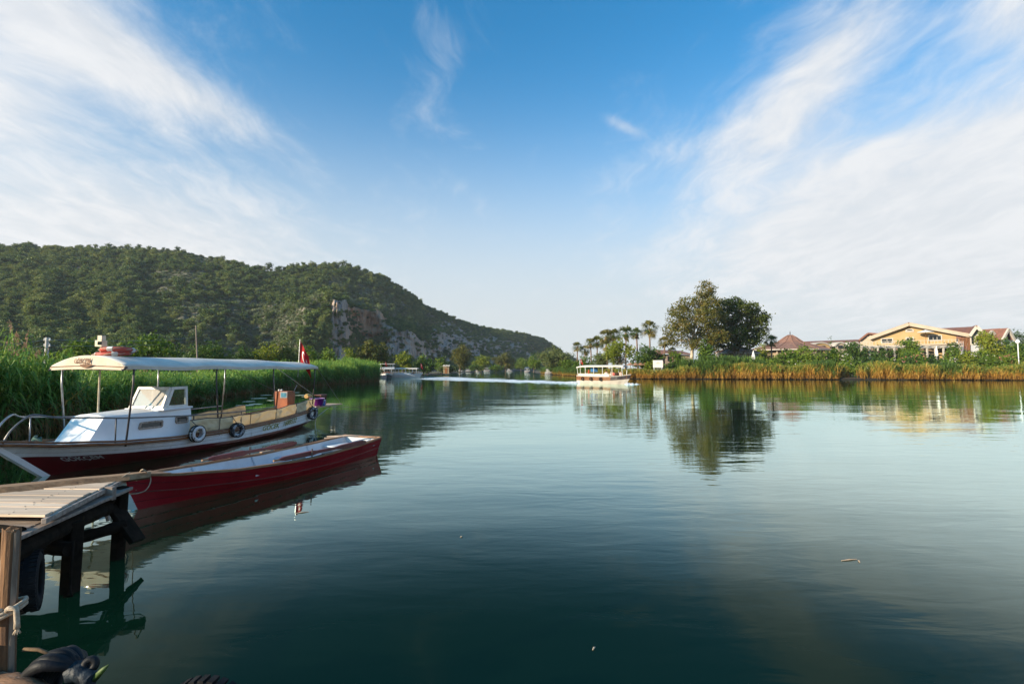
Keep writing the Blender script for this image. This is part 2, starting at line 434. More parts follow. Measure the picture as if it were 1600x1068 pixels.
def limb_tree(rng, h, r0, targets, fork=0.35, lean=(0, 0)):
    """tapered trunk with limbs that reach towards the crown's blobs"""
    mb = MB(); fz = h * fork
    top = Vector((lean[0], lean[1], h * 0.8))
    pts = []; rs = []
    for i in range(7):
        t = i / 6
        pts.append(Vector((top.x * t * t + rng.normal() * 0.012 * h * t, top.y * t * t + rng.normal() * 0.012 * h * t, -0.3 + (top.z + 0.3) * t))); rs.append(r0 * (1.25 - 0.25 * min(1, t * 6)) * (1 - 0.85 * t) + 0.01)
    mb.tube(pts, rs, 8)
    for b in targets:
        e = Vector(b[:3]); t0 = min(0.8, max(0.12, fork + (rng.random() - 0.3) * 0.3))
        s = pts[int(t0 * 6)]
        mid = (s + e) / 2 + Vector((rng.normal() * 0.04 * h, rng.normal() * 0.04 * h, 0.05 * h))
        rr = r0 * (0.32 + 0.2 * rng.random())
        mb.tube([s, (s * 0.55 + mid * 0.45), mid, (mid + e) / 2, e], [rr, rr * 0.8, rr * 0.6, rr * 0.4, rr * 0.15], 6)
        for _ in range(3):
            e2 = e + Vector((rng.normal() * b[3] * 0.6, rng.normal() * b[4] * 0.6, rng.normal() * b[5] * 0.5))
            mb.tube([mid, (mid + e2) / 2 + Vector((0, 0, 0.03 * h)), e2], [rr * 0.4, rr * 0.25, rr * 0.08], 5)
    return mb
def make_tree(name, loc, h, blobs, mat, bark, label, cat, rng, n_clump=400, per=10, leaf=0.25, spread=0.35, r0=0.2, fork=0.35, group=None, shell=0.5, aspect=0.6, lean=(0, 0)):
    root = empty(name, loc)
    lb = blobs if len(blobs) < 9 else blobs[::2]
    limb_tree(rng, h, r0, lb, fork, lean).build('trunk', bark, root, smooth=True)
    q, t = leaves(rng, blobs, n_clump, per, leaf, spread, aspect, shell)
    link('crown', quads_mesh('crown', q, mat, {'tint': t}), root)
    tag(root, label, cat, group)
    return root
def blob_crown(rng, rx, ry, z0, z1, n, size=(0.30, 0.5)):
    """irregular set of lobes filling an ellipsoid between z0 and z1"""
    out = []; cz = (z0 + z1) / 2; rz = (z1 - z0) / 2
    for i in range(n):
        d = rng.normal(size=3); d /= np.linalg.norm(d); rr = rng.random() ** 0.45
        s = size[0] + (size[1] - size[0]) * rng.random()
        k = 1 - s * 0.75
        out.append((d[0] * rr * rx * k, d[1] * rr * ry * k, cz + d[2] * rr * rz * k, rx * s, ry * s, rz * s * 0.9))
    return out
BARK_GREY = pm('grey_brown_bark', (0.20, 0.155, 0.115), (0.11, 0.085, 0.06), 3, 0.9, 0.02, 8)
BARK_PALE = pm('pale_smooth_bark', (0.55, 0.47, 0.36), (0.36, 0.28, 0.20), 1.5, 0.8, 0.01, 6)
L_DARK = leafmat('dark_evergreen_leaves', [(0.0, (0.022, 0.052, 0.010)), (0.5, (0.055, 0.110, 0.020)), (1.0, (0.120, 0.185, 0.034))])
L_MID = leafmat('mid_green_leaves', [(0.0, (0.038, 0.088, 0.010)), (0.5, (0.105, 0.178, 0.018)), (1.0, (0.225, 0.275, 0.030))])
L_LIME = leafmat('yellow_green_leaves', [(0.0, (0.080, 0.120, 0.012)), (0.5, (0.175, 0.220, 0.020)), (1.0, (0.34, 0.34, 0.034))])
L_EUC = leafmat('olive_bronze_leaves', [(0.0, (0.045, 0.060, 0.014)), (0.45, (0.105, 0.118, 0.022)), (0.75, (0.175, 0.150, 0.030)), (1.0, (0.25, 0.175, 0.036))])
L_OLIVE = leafmat('dark_olive_leaves', [(0.0, (0.030, 0.048, 0.010)), (0.5, (0.088, 0.118, 0.018)), (1.0, (0.20, 0.22, 0.032))])
L_GREY = leafmat('grey_green_leaves', [(0.0, (0.050, 0.080, 0.026)), (0.5, (0.105, 0.140, 0.044)), (1.0, (0.18, 0.205, 0.070))])
L_PALM = leafmat('palm_fronds', [(0.0, (0.035, 0.070, 0.014)), (0.5, (0.080, 0.125, 0.022)), (1.0, (0.24, 0.20, 0.07))])

# ================================================================== THE SETTING
from mathutils import noise as mnoise
def fbm(x, y, z=0.0, o=5):
    return mnoise.fractal(Vector((x, y, z)), 1.0, 2.0, o)

# ------------------------------------------------------------------ river
wm = bpy.data.materials.new('river_water'); wm.use_nodes = True
g = NT(wm.node_tree); b = g.n['Principled BSDF']
co = g.coord('Object')
murk = g.noise(co, 0.035, 3, 0.5)
deep = g.mix(g.smooth(murk, 0.3, 0.7), (0.0020, 0.0100, 0.0064), (0.0030, 0.0125, 0.0076))
swell = g.noise(g.v('MULTIPLY', co, (0.10, 0.26, 1)), 1.0, 2, 0.5)
rip = g.noise(g.v('MULTIPLY', co, (0.9, 2.6, 1)), 1.0, 3, 0.5, 0.3)
chop = g.noise(g.v('MULTIPLY', co, (4.0, 9.0, 1)), 1.0, 2, 0.5)
calm = g.smooth(g.noise(g.v('MULTIPLY', co, (0.030, 0.075, 1)), 1.0, 2, 0.5), 0.36, 0.66)   # catspaws: some patches ruffled, others still
hgt = g.m('ADD', g.m('MULTIPLY', swell, 0.038),
          g.m('ADD', g.m('MULTIPLY', rip, g.m('ADD', 0.0035, g.m('MULTIPLY', calm, 0.0055))), g.m('MULTIPLY', chop, g.m('MULTIPLY', calm, 0.0007))))
bn = g.n.new('ShaderNodeBump'); bn.inputs['Strength'].default_value = 1.0; bn.inputs['Distance'].default_value = 1.0
g.put(bn.inputs['Height'], hgt)
g.n.remove(b)
lw = g.n.new('ShaderNodeLayerWeight'); lw.inputs['Blend'].default_value = 0.5; g.l.new(bn.outputs[0], lw.inputs['Normal'])
cosv = g.m('SUBTRACT', 1.0, lw.outputs['Facing'])
cr = g.m('MULTIPLY', cosv, 1 / 0.262)
fres = g.m('ADD', 0.022, g.m('MULTIPLY', 0.95, g.m('POWER', 2.718, g.m('MULTIPLY', g.m('POWER', cr, 3.0), -1.0))))   # water is a mirror at a glance, dark looking down
df0 = g.n.new('ShaderNodeBsdfDiffuse'); g.put(df0.inputs[0], deep)
up_ = g.n.new('ShaderNodeBsdfTranslucent'); g.put(up_.inputs[0], g.mix(1.0, deep, (1.1, 1.85, 1.75), 'MULTIPLY'))     # added shadowless green glow: sky below the horizon lights the water from beneath
df = g.n.new('ShaderNodeMixShader'); df.inputs[0].default_value = 0.78; g.l.new(df0.outputs[0], df.inputs[1]); g.l.new(up_.outputs[0], df.inputs[2])
gl = g.n.new('ShaderNodeBsdfGlossy'); gl.inputs['Roughness'].default_value = 0.02; g.put(gl.inputs[0], (0.83, 1.0, 0.95)); g.l.new(bn.outputs[0], gl.inputs['Normal'])
mx = g.n.new('ShaderNodeMixShader'); g.l.new(fres, mx.inputs[0]); g.l.new(df.outputs[0], mx.inputs[1]); g.l.new(gl.outputs[0], mx.inputs[2])
g.l.new(mx.outputs[0], g.n['Material Output'].inputs[0])
tag(MB().add([(-6000, -3000, 0), (6000, -3000, 0), (6000, 9000, 0), (-6000, 9000, 0)], [(0, 1, 2, 3)]).build('water', wm), kind='structure')

# ------------------------------------------------------------------ banks (flat land either side of the river)
LSHORE = [(-40, -60), (-22, -6), (-17.0, 5), (-16.2, 13), (-17.6, 19), (-21.0, 29), (-23.4, 36), (-25.2, 47), (-26.0, 60), (-25.2, 72), (-23.8, 84), (-26, 92), (-34, 100),
          (-36, 122), (-31, 150), (-27, 195), (-25, 290), (-14, 400), (8, 460), (60, 520), (160, 560), (400, 590), (900, 600)]
RSHORE = [(900, 60), (260, 80), (150, 88), (98, 92.5), (70, 97), (48, 101), (30, 103.5), (24, 108), (21.5, 118), (19, 140), (15, 170), (12.5, 200), (11.5, 290), (16, 370), (40, 430), (160, 500), (900, 540)]
M_BANK = M_SOIL.copy(); M_BANK.name = 'bank_soil_shadow_edge'
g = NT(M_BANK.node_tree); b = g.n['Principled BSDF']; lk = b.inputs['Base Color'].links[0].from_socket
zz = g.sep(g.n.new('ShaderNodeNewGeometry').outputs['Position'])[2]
g.put(b.inputs['Base Color'], g.mix(g.smooth(zz, 0.22, 0.40), (0.012, 0.009, 0.006), lk))       # shadow line at the water's edge, painted near-black into the soil colour
def shore_mesh(name, pts, inland, zt):
    mb = MB(); cols = []
    dense = []
    for (x0, y0), (x1, y1) in zip(pts[:-1], pts[1:]):
        n = max(2, int(math.hypot(x1 - x0, y1 - y0) / 4)); n = min(n, 60)
        for i in range(n):
            t = i / n; x, y = x0 + (x1 - x0) * t, y0 + (y1 - y0) * t
            s = 0.5 * fbm(x * 0.15, y * 0.15, 3.0, 3)
            dense.append((x + s, y + s * 0.6))
    dense.append(pts[-1])
    rows = [[], [], [], [], []]
    for i, (x, y) in enumerate(dense):
        a = dense[max(0, i - 2)]; c = dense[min(len(dense) - 1, i + 2)]
        t = Vector((c[0] - a[0], c[1] - a[1])).normalized(); nrm = Vector((-t.y, t.x)) * inland
        z = zt * (0.8 + 0.4 * mnoise.noise(Vector((x * 0.1, y * 0.1, 9))))
        rows[0].append((x - nrm.x * 0.6, y - nrm.y * 0.6, -1.2)); rows[1].append((x, y, 0.05)); rows[2].append((x + nrm.x * 0.35, y + nrm.y * 0.35, z * 0.6))
        rows[3].append((x + nrm.x * 2.5, y + nrm.y * 2.5, z)); rows[4].append((x + nrm.x * 9, y + nrm.y * 9, z + 0.2))
    mb.grid(rows)
    return mb, rows[4]
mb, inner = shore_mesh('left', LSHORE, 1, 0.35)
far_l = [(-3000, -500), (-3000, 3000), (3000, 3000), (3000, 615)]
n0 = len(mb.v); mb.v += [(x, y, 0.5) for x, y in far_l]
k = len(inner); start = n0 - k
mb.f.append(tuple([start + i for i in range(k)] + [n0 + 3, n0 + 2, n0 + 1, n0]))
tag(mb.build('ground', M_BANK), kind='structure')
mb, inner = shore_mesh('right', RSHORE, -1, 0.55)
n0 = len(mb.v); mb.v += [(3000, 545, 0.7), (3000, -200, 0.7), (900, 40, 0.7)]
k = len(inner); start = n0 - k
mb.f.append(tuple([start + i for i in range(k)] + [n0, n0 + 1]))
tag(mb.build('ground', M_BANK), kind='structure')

# ------------------------------------------------------------------ the long wooded hill with its cliffs
RIDGE = [(-2600, 520), (-1500, 470), (-900, 430), (-400, 398), (-120, 388), (0, 386), (30, 385), (100, 387), (150, 387), (250, 388), (275, 390), (300, 397), (350, 407), (400, 420), (430, 422), (460, 417), (500, 414), (540, 416),
         (575, 425), (600, 435), (620, 447), (642, 459), (655, 471), (668, 479), (700, 492), (740, 507), (780, 515), (820, 521), (850, 530), (870, 543), (885, 553), (905, 565), (930, 573), (980, 574)]
DFOOT = [(-2600, 130), (-900, 130), (0, 165), (250, 195), (430, 225), (520, 250), (640, 300), (760, 470), (870, 640), (980, 700)]
DRIDGE = [(-2600, 330), (-900, 360), (0, 410), (250, 430), (430, 430), (540, 480), (640, 520), (760, 640), (870, 740), (980, 760)]
def interp(tab, x):
    return float(np.interp(x, [t[0] for t in tab], [t[1] for t in tab]))
pxs = np.concatenate([np.linspace(-2600, -300, 60), np.linspace(-290, 500, 230, endpoint=False), np.linspace(500, 770, 230, endpoint=False), np.linspace(770, 980, 60)])
NC, NR = len(pxs), 130
HV = np.zeros((NC, NR, 3)); ROCK = np.zeros((NC, NR))
WARM = np.repeat(np.interp(pxs, [500, 535, 550, 600, 612, 660, 690, 740], [-0.1, 0.10, 0.95, 0.80, 0.25, 0.45, 0.30, -0.05])[:, None], NR, axis=1)
CLIFFS = [(516, 549, 0.02, 0.47, 0.9), (543, 608, 0.30, 0.48, 1.0), (600, 664, 0.12, 0.38, 0.85), (672, 752, 0.27, 0.56, 0.7)]
for i, px in enumerate(pxs):
    rr = ray(px, 575); dirx = rr.x / rr.y
    Dr = interp(DRIDGE, px); Df = interp(DFOOT, px)
    top = W(px, interp(RIDGE, px) + 1.5, Dr); Hr = max(top.z, 0.6)
    for j in range(NR):
        h = j / (NR - 14)
        if h <= 1.0:
            z = Hr * h ** 1.12
            d = Df + (Dr - Df) * h
            for (a, c, h0, h1, amt) in CLIFFS:
                if a - 150 < px < c + 14:
                    ramp_l = 130 if a < 520 else 12
                    e = min(1, max(0, (px - a + ramp_l) / (ramp_l + 10))); e = e * e * (3 - 2 * e) * min(1, max(0, (c + 10 - px) / 20))
                    er = min(1, max(0, (px - a + 8 + 7 * mnoise.noise(Vector((h * 9, a, 2.0)))) / 14)) * min(1, max(0, (c + 10 - px) / 20))
                    wob = 0.05 * fbm(px * 0.035, 2.0, 1.0, 4)
                    hh0, hh1 = h0 + wob * 0.6, h1 + wob
                    if hh0 < h < hh1 + 0.16:
                        u = (h - hh0) / (hh1 - hh0)
                        flat = (hh0 + 0.16 * (hh1 - hh0) * min(u, 1)) if u <= 1 else hh0 + 0.16 * (hh1 - hh0) + (h - hh1) / 0.16 * (hh1 + 0.16 - (hh0 + 0.16 * (hh1 - hh0)))
                        d = d * (1 - e * amt) + (Df + (Dr - Df) * flat) * e * amt
                        if u <= 1.06:
                            ROCK[i, j] = max(ROCK[i, j], er * min(1, (u + 0.05) * 9) * min(1, max(0, (1.08 - u) * 8)))
                            hol = math.exp(-(((px - 560) / 34) ** 2) - ((u - 0.55) / 0.28) ** 2) * 9
                            d += er * (hol * 0.6 + 7 * fbm(px * 0.06, z * 0.05, 4.0, 5) + 5 * abs(mnoise.noise(Vector((px * 0.16, z * 0.025, 8)))) - 4 * abs(mnoise.noise(Vector((px * 0.05, z * 0.22, 3)))) + 2.2 * mnoise.noise(Vector((px * 0.5, z * 0.3, 6))))
        else:
            q = (h - 1.0) / 0.17
            z = Hr * (1 - 0.9 * q); d = Dr + 160 * q
        x, y = dirx * d, d
        amp = min(1, h * 5) * min(1, 0.15 + abs(1 - h) * 2.2)
        gully = fbm(px * 0.011 + h * 0.7, h * 0.8, 5.0, 5) * 17 + abs(fbm(px * 0.02 - h, 7.0, h * 0.5, 4)) * 9
        rugged = fbm(x * 0.03, y * 0.03, z * 0.03, 5) * 5
        y2 = y + (gully + rugged) * amp * (1 - 0.8 * ROCK[i, j]); z += rugged * 0.35 * amp
        HV[i, j] = (dirx * y2, y2, max(z, -0.5))
        if px > 640 and h < 1.0: ROCK[i, j] = max(ROCK[i, j], 0.62 * min(1, (px - 640) / 50) * min(1, (1.05 - h) * 3))
        elif 520 < px <= 670 and h < 0.5: ROCK[i, j] = max(ROCK[i, j], 0.42)
mb = MB(); mb.grid([[tuple(HV[i, j]) for j in range(NR)] for i in range(NC)])
hm = bpy.data.materials.new('hillside'); hm.use_nodes = True
g = NT(hm.node_tree); b = g.n['Principled BSDF']; co = g.coord('Object')
at = g.n.new('ShaderNodeAttribute'); at.attribute_name = 'rock'
rockf = g.smooth(g.m('ADD', at.outputs['Fac'], g.m('MULTIPLY', g.m('SUBTRACT', g.noise(co, 0.10, 5, 0.6), 0.5), 0.9)), 0.30, 0.52)
streak = g.noise(g.v('MULTIPLY', co, (1.0, 1.0, 0.22)), 0.30, 8, 0.72)
rockc = g.ramp(streak, [(0.32, (0.06, 0.052, 0.05)), (0.43, (0.30, 0.265, 0.25)), (0.50, (0.52, 0.44, 0.38)), (0.58, (0.46, 0.29, 0.20)), (0.68, (0.66, 0.57, 0.50))])
aw = g.n.new('ShaderNodeAttribute'); aw.attribute_name = 'warm'
orange = g.smooth(g.m('ADD', g.m('MULTIPLY', g.m('SUBTRACT', g.noise(g.v('MULTIPLY', co, (1, 1, 0.5)), 0.09, 6, 0.65), 0.5), 1.6), aw.outputs['Fac']), 0.30, 0.95)
rockc = g.mix(g.m('MULTIPLY', orange, 0.7), rockc, (0.66, 0.28, 0.11))
soil = g.ramp(g.noise(co, 0.11, 7, 0.65), [(0.30, (0.055, 0.065, 0.032)), (0.46, (0.11, 0.11, 0.065)), (0.56, (0.21, 0.185, 0.14)), (0.70, (0.34, 0.30, 0.26))])
g.put(b.inputs['Base Color'], g.mix(rockf, soil, rockc)); b.inputs['Roughness'].default_value = 0.95
bn = g.n.new('ShaderNodeBump'); bn.inputs['Distance'].default_value = 3.5
g.put(bn.inputs['Height'], g.noise(g.v('MULTIPLY', co, (1, 1, 0.4)), 0.35, 8, 0.68)); g.l.new(bn.outputs[0], b.inputs['Normal'])
ho = mb.build('hill', hm, smooth=True, fix=True)
a = ho.data.attributes.new('rock', 'FLOAT', 'POINT'); a.data.foreach_set('value', ROCK.astype(np.float32).ravel())
a = ho.data.attributes.new('warm', 'FLOAT', 'POINT'); a.data.foreach_set('value', WARM.astype(np.float32).ravel())
tag(ho, kind='structure')

# hill trees: a wood that reads as one mass
rng = np.random.default_rng(7)
def wood_variant(rng, kind):
    if kind == 'pine':
        bl = [(rng.normal() * 0.5, rng.normal() * 0.5, 2.2 + rng.random() * 3.4, 1.5 + rng.random() * 0.7, 1.5 + rng.random() * 0.7, 0.9) for _ in range(7)]; nc = 46
    elif kind == 'oak':
        bl = blob_crown(rng, 2.3, 2.3, 0.5, 4.2, 7); nc = 46
    else:
        bl = blob_crown(rng, 1.4, 1.4, -0.1, 1.5, 5); nc = 26
    q, t = leaves(rng, bl, nc, 14, 0.30 if kind != 'bush' else 0.22, 0.45 if kind != 'bush' else 0.3, 0.75, 0.55, 0.6)
    return q, t
L_WOOD = leafmat('hill_wood_leaves', [(0.0, (0.034, 0.066, 0.018)), (0.4, (0.078, 0.128, 0.032)), (0.7, (0.140, 0.190, 0.048)), (1.0, (0.23, 0.25, 0.080))], rnd=0.75, trans=0.25)
L_SCRUB = leafmat('hill_scrub_leaves', [(0.0, (0.060, 0.085, 0.035)), (0.5, (0.13, 0.165, 0.075)), (1.0, (0.25, 0.27, 0.16))], rnd=0.8, trans=0.2)
wv = []
for kd in ('pine', 'oak', 'pine', 'oak', 'bush', 'bush', 'bush'):
    q, t = wood_variant(rng, kd)
    wv.append(quads_mesh('wood_' + kd, q, L_SCRUB if kd == 'bush' else L_WOOD, {'tint': t}))
L_WOOD2 = leafmat('hill_wood_leaves_light', [(0.0, (0.060, 0.090, 0.020)), (0.5, (0.13, 0.17, 0.036)), (1.0, (0.26, 0.27, 0.075))], rnd=0.6, trans=0.25)
for kd in ('pine', 'oak', 'pine', 'oak'):
    q, t = wood_variant(rng, kd); wv.append(quads_mesh('light_wood_' + kd, q, L_WOOD2, {'tint': t}))
PTS, ROT, SCL, IDX = [], [], [], []
cell_w = np.hypot(*(HV[1:, :, :2] - HV[:-1, :, :2]).transpose(2, 0, 1))
tries = 0
cols_ok = np.where((pxs > -330) & (pxs < 935))[0][:-1]
cum = cell_w[cols_ok].mean(axis=1); cum = np.cumsum(cum); cum /= cum[-1]
while len(PTS) < 38000 and tries < 200000:
    tries += 1
    i = cols_ok[min(len(cols_ok) - 1, int(np.searchsorted(cum, rng.random())))]; f = rng.random(); j = rng.random() * (NR - 12); j0 = int(j); e = j - j0
    P = (HV[i, j0] * (1 - e) + HV[i, j0 + 1] * e) * (1 - f) + (HV[i + 1, j0] * (1 - e) + HV[i + 1, j0 + 1] * e) * f
    rk = ROCK[i, j0]; px = pxs[i]; h = j / (NR - 14)
    wood = fbm(P[0] * 0.012, P[1] * 0.012, 2.0, 3) + 0.5 * fbm(P[0] * 0.05, P[1] * 0.05, P[2] * 0.05, 2) + 0.12
    open_ = math.exp(-(((px - 400) / 95) ** 2) - ((h - 0.33) / 0.20) ** 2) * 1.1 + math.exp(-(((px - 480) / 110) ** 2) - ((h - 0.50) / 0.15) ** 2) * 0.7
    wood -= open_
    far_thin = float(np.interp(px, [560, 700], [1.0, 0.42]))
    sparse = px > 660 or (520 < px <= 660 and h < 0.5)
    if sparse:
        if rng.random() > (0.05 if rk > 0.7 else (0.13 if px > 660 else 0.42)) * (1.0 + 1.2 * fbm(P[0] * 0.05, P[1] * 0.05, P[2] * 0.05, 3)) + (0.25 if h > 0.86 else 0): continue
        k = (1, 3)[int(rng.integers(0, 2))]; s = 0.38 + 0.62 * rng.random() ** 1.5
        s *= float(np.interp(px, [600, 900], [1.0, 1.35]))
        PTS.append((P[0], P[1], P[2] - 0.3)); ROT.append((0, 0, rng.random() * 6.28)); SCL.append((s, s, s * 0.85)); IDX.append(k); continue
    if rk > 0.35 and rng.random() > 0.10: continue
    if wood > -0.15 and rk < 0.35:
        if rng.random() > far_thin * 0.95 and h < 0.75: continue
        k = int(rng.integers(0, 4)) + (7 if fbm(P[0] * 0.02, P[1] * 0.02, 5.0, 3) + 0.25 * rng.normal() > 0.12 else 0); s = (0.34 + 0.62 * rng.random() ** 1.8)
    else:
        if rng.random() < 0.45: continue
        k = 4 + int(rng.integers(0, 3)); s = 0.5 + 0.7 * rng.random()
        if rng.random() < 0.10: k = int(rng.integers(0, 4)); s = 0.6 + 0.4 * rng.random()
    if rng.random() < 0.30 and k not in (4, 5, 6): k = (4, 5, 6, 1, 3)[int(rng.integers(0, 5))]; s *= 0.62
    elif rng.random() < 0.05: s *= 1.6
    s *= float(np.interp(px, [600, 900], [1.0, 1.25]))
    PTS.append((P[0], P[1], P[2] - 0.35)); ROT.append((0, 0, rng.random() * 6.28)); SCL.append((s * (0.85 + 0.4 * rng.random()), s, s * (0.75 + 0.35 * rng.random()))); IDX.append(k)
scatter('hill_forest', PTS, ROT, SCL, IDX, wv, 'dark evergreen trees and scrub covering the long hillside', 'forest')



# ------------------------------------------------------------------ thin air between here and the far hill
hzm = bpy.data.materials.new('thin_haze'); hzm.use_nodes = True
g = NT(hzm.node_tree); g.n.remove(g.n['Principled BSDF'])
pv = g.n.new('ShaderNodeVolumePrincipled'); pv.inputs['Color'].default_value = (0.80, 0.90, 1.0, 1); pv.inputs['Density'].default_value = 0.00013; pv.inputs['Anisotropy'].default_value = 0.0
g.l.new(pv.outputs[0], g.n['Material Output'].inputs['Volume'])
hz_o = MB().box((-150, 420, 77), (1900, 1240, 160)).build('haze', hzm)
tag(hz_o, 'thin pale haze over the river valley', 'haze', kind='stuff')

# ================================================================== BOATS AT THE JETTY
def lerp_tab(tab, u):
    """smooth interpolation through (u, value) pairs"""
    if u <= tab[0][0]: return tab[0][1]
    for (a, va), (c, vc) in zip(tab[:-1], tab[1:]):
        if u <= c:
            t = (u - a) / (c - a)
            return va + (vc - va) * (t * t * (3 - 2 * t) * 0.4 + t * 0.6)
    return tab[-1][1]
def text_mesh(body, size, shear=0.0, ext=0.0, bold=0.0):
    cu = bpy.data.curves.new('lettering', 'FONT'); cu.body = body; cu.size = size; cu.shear = shear; cu.extrude = ext; cu.offset = bold
    cu.align_x = 'CENTER'; cu.align_y = 'CENTER'; cu.resolution_u = 3
    tmp = bpy.data.objects.new('tmp_text', cu); COL.objects.link(tmp)
    dg = bpy.context.evaluated_depsgraph_get(); dg.update()
    me = bpy.data.meshes.new_from_object(tmp.evaluated_get(dg))
    bpy.data.objects.remove(tmp, do_unlink=True); bpy.data.curves.remove(cu)
    me.materials.clear()
    return me
def place_text(name, body, size, mat, parent, fn, shear=0.0, bold=0.0, stretch=1.0):
    """fn maps flat lettering coordinates (x, y) onto a surface point"""
    me = text_mesh(body, size, shear, 0.0, bold)
    bm = bmesh.new(); bm.from_mesh(me)
    bmesh.ops.subdivide_edges(bm, edges=[e for e in bm.edges if e.calc_length() > size * 0.3], cuts=2)
    for v in bm.verts: v.co = fn(v.co.x * stretch, v.co.y)
    bm.to_mesh(me); bm.free(); me.materials.append(mat); me.update()
    return link(name, me, parent)

def smooth_path(loop, n=5):
    loop = [Vector(p) for p in loop]; sm = []
    for i in range(len(loop) - 1):
        for q in range(n):
            t = q / n; p0, p1, p2, p3 = loop[max(0, i - 1)], loop[i], loop[i + 1], loop[min(len(loop) - 1, i + 2)]
            sm.append(0.5 * ((2 * p1) + (p2 - p0) * t + (2 * p0 - 5 * p1 + 4 * p2 - p3) * t * t + (3 * p1 - p0 - 3 * p2 + p3) * t ** 3))
    sm.append(loop[-1]); return sm
# ------------------------------------------------------------------ the white passenger boat
B_S = Vector((-8.60, 20.30, 0)); B_DIR = Vector((-0.1440, -0.9896, 0)); B_L = 10.9
boat = empty('passenger_boat', B_S, math.atan2(B_DIR.y, B_DIR.x))
tag(boat, 'white and dark red wooden passenger boat with long pale canopy moored at jetty', 'boat')
def bW(p):
    """boat-local point to world"""
    c, s = B_DIR.x, B_DIR.y
    return Vector((B_S.x + p[0] * c - p[1] * s, B_S.y + p[0] * s + p[1] * c, p[2]))
# hull curves: rows from gunwale down to keel; (length, start) + half-breadth + height along u (0 stern .. 1 bow)
GW = [(0, 0.62), (0.06, 0.80), (0.16, 0.96), (0.35, 1.08), (0.55, 1.10), (0.72, 1.02), (0.84, 0.80), (0.93, 0.45), (0.98, 0.16), (1.0, 0.03)]
GZ = [(0, 0.72), (0.1, 0.64), (0.3, 0.52), (0.5, 0.47), (0.68, 0.50), (0.8, 0.57), (0.9, 0.68), (1.0, 0.84)]
CW = [(0, 0.52), (0.06, 0.72), (0.16, 0.90), (0.35, 1.04), (0.55, 1.06), (0.72, 0.95), (0.84, 0.68), (0.93, 0.34), (0.98, 0.11), (1.0, 0.03)]
CZ = [(0, 0.26), (0.1, 0.22), (0.3, 0.16), (0.5, 0.15), (0.68, 0.22), (0.8, 0.29), (0.9, 0.37), (1.0, 0.50)]
LW = [(0, 0.10), (0.06, 0.40), (0.16, 0.72), (0.35, 0.94), (0.55, 0.95), (0.72, 0.78), (0.84, 0.48), (0.93, 0.20), (1.0, 0.03)]
ROWS = [(B_L, 0.0, GW, GZ), (B_L - 0.42, 0.15, CW, CZ), (B_L - 1.05, 0.45, LW, [(0, -0.02), (1, -0.02)]), (B_L - 1.6, 0.9, [(0, 0.03), (1, 0.03)], [(0, -0.45), (1, -0.40)])]
def hull_pt(u, k, side):
    """k is a float row index 0..3"""
    k0 = min(2, int(k)); f = k - k0; P = []
    for q in (k0, k0 + 1):
        L, s0, wt, zt = ROWS[q]
        P.append(Vector((s0 + (L - s0) * u, side * lerp_tab(wt, u), lerp_tab(zt, u))))
    p = P[0] * (1 - f) + P[1] * f
    if k0 >= 1: p.y += side * 0.05 * math.sin(math.pi * f) * min(1, (1 - u) * 4)
    return p
US = [i / 56 for i in range(57)]
M_FRAME = pm('worn_wood_frame', (0.42, 0.35, 0.29), (0.25, 0.17, 0.12), 14, 0.7, 0.001, 40)
for nm, ks, mt in (('topside', [0, 0.33, 0.66, 1.0], M_HULLWHITE), ('bottom', [1.0, 1.4, 1.8, 2.2, 2.6, 3.0], M_RED)):
    mb = MB()
    for side in (1, -1):
        mb.grid([[hull_pt(u, k, side) for u in US] for k in ks])
    tr = [hull_pt(0, k, 1) for k in ks] + [hull_pt(0, k, -1) for k in reversed(ks)]
    mb.add(tr, [tuple(range(len(tr)))])
    o = mb.build(nm, mt, boat, smooth=True)
    o.data.set_sharp_from_angle(angle=R(35))
for side in (1, -1):
    for dz, rr in ((-0.035, 0.032), (0.03, 0.026)):
        MB().tube([hull_pt(u, 0, side) + Vector((0, side * 0.015, dz)) for u in US], rr, 6).build('rub_rail', M_VARN, boat, smooth=True)
for side in (1, -1):
    for kk in (0.35, 0.68): MB().tube([hull_pt(u, kk, side) + Vector((0, side * 0.001, 0)) for u in US], 0.0035, 4).build('plank_seam', M_FRAME, boat)
# thick white stem curving down and aft into the water
st = [hull_pt(1.0, k, 0.0) for k in (0, 0.3, 0.6, 0.9, 1.2, 1.5, 1.8, 2.1, 2.5, 3.0)]
mb = MB()
for i, p in enumerate(st): st[i] = Vector((p.x + 0.03, 0, p.z + (0.10 if i == 0 else 0)))
mb.grid([[p + Vector((0.06, 0.0, 0)), p + Vector((0.035, 0.065, 0)), p + Vector((-0.12, 0.075, 0)), p + Vector((-0.12, -0.075, 0)), p + Vector((0.035, -0.065, 0))] for p in st], wrap=True)
mb.add([st[0] + Vector(q) for q in ((0.06, 0, 0), (0.035, 0.065, 0), (-0.12, 0.075, 0), (-0.12, -0.075, 0), (0.035, -0.065, 0))], [(0, 1, 2, 3, 4)])
mb.build('stem', M_WHITE, boat)
# decks
mb = MB(); ud = [0.66 + 0.34 * i / 16 for i in range(17)]
mb.grid([[hull_pt(u, 0, s) * 1.0 + Vector((0, -s * 0.02, -0.05)) for u in ud] for s in (1, -1)])
mb.build('foredeck', M_WHITE, boat)
mb = MB(); ud = [0.01 + 0.64 * i / 20 for i in range(21)]
mb.grid([[hull_pt(u, 1.0, s) + Vector((0, -s * 0.04, 0.02)) for u in ud] for s in (1, -1)])
mb.build('cabin_floor', M_VARN, boat)
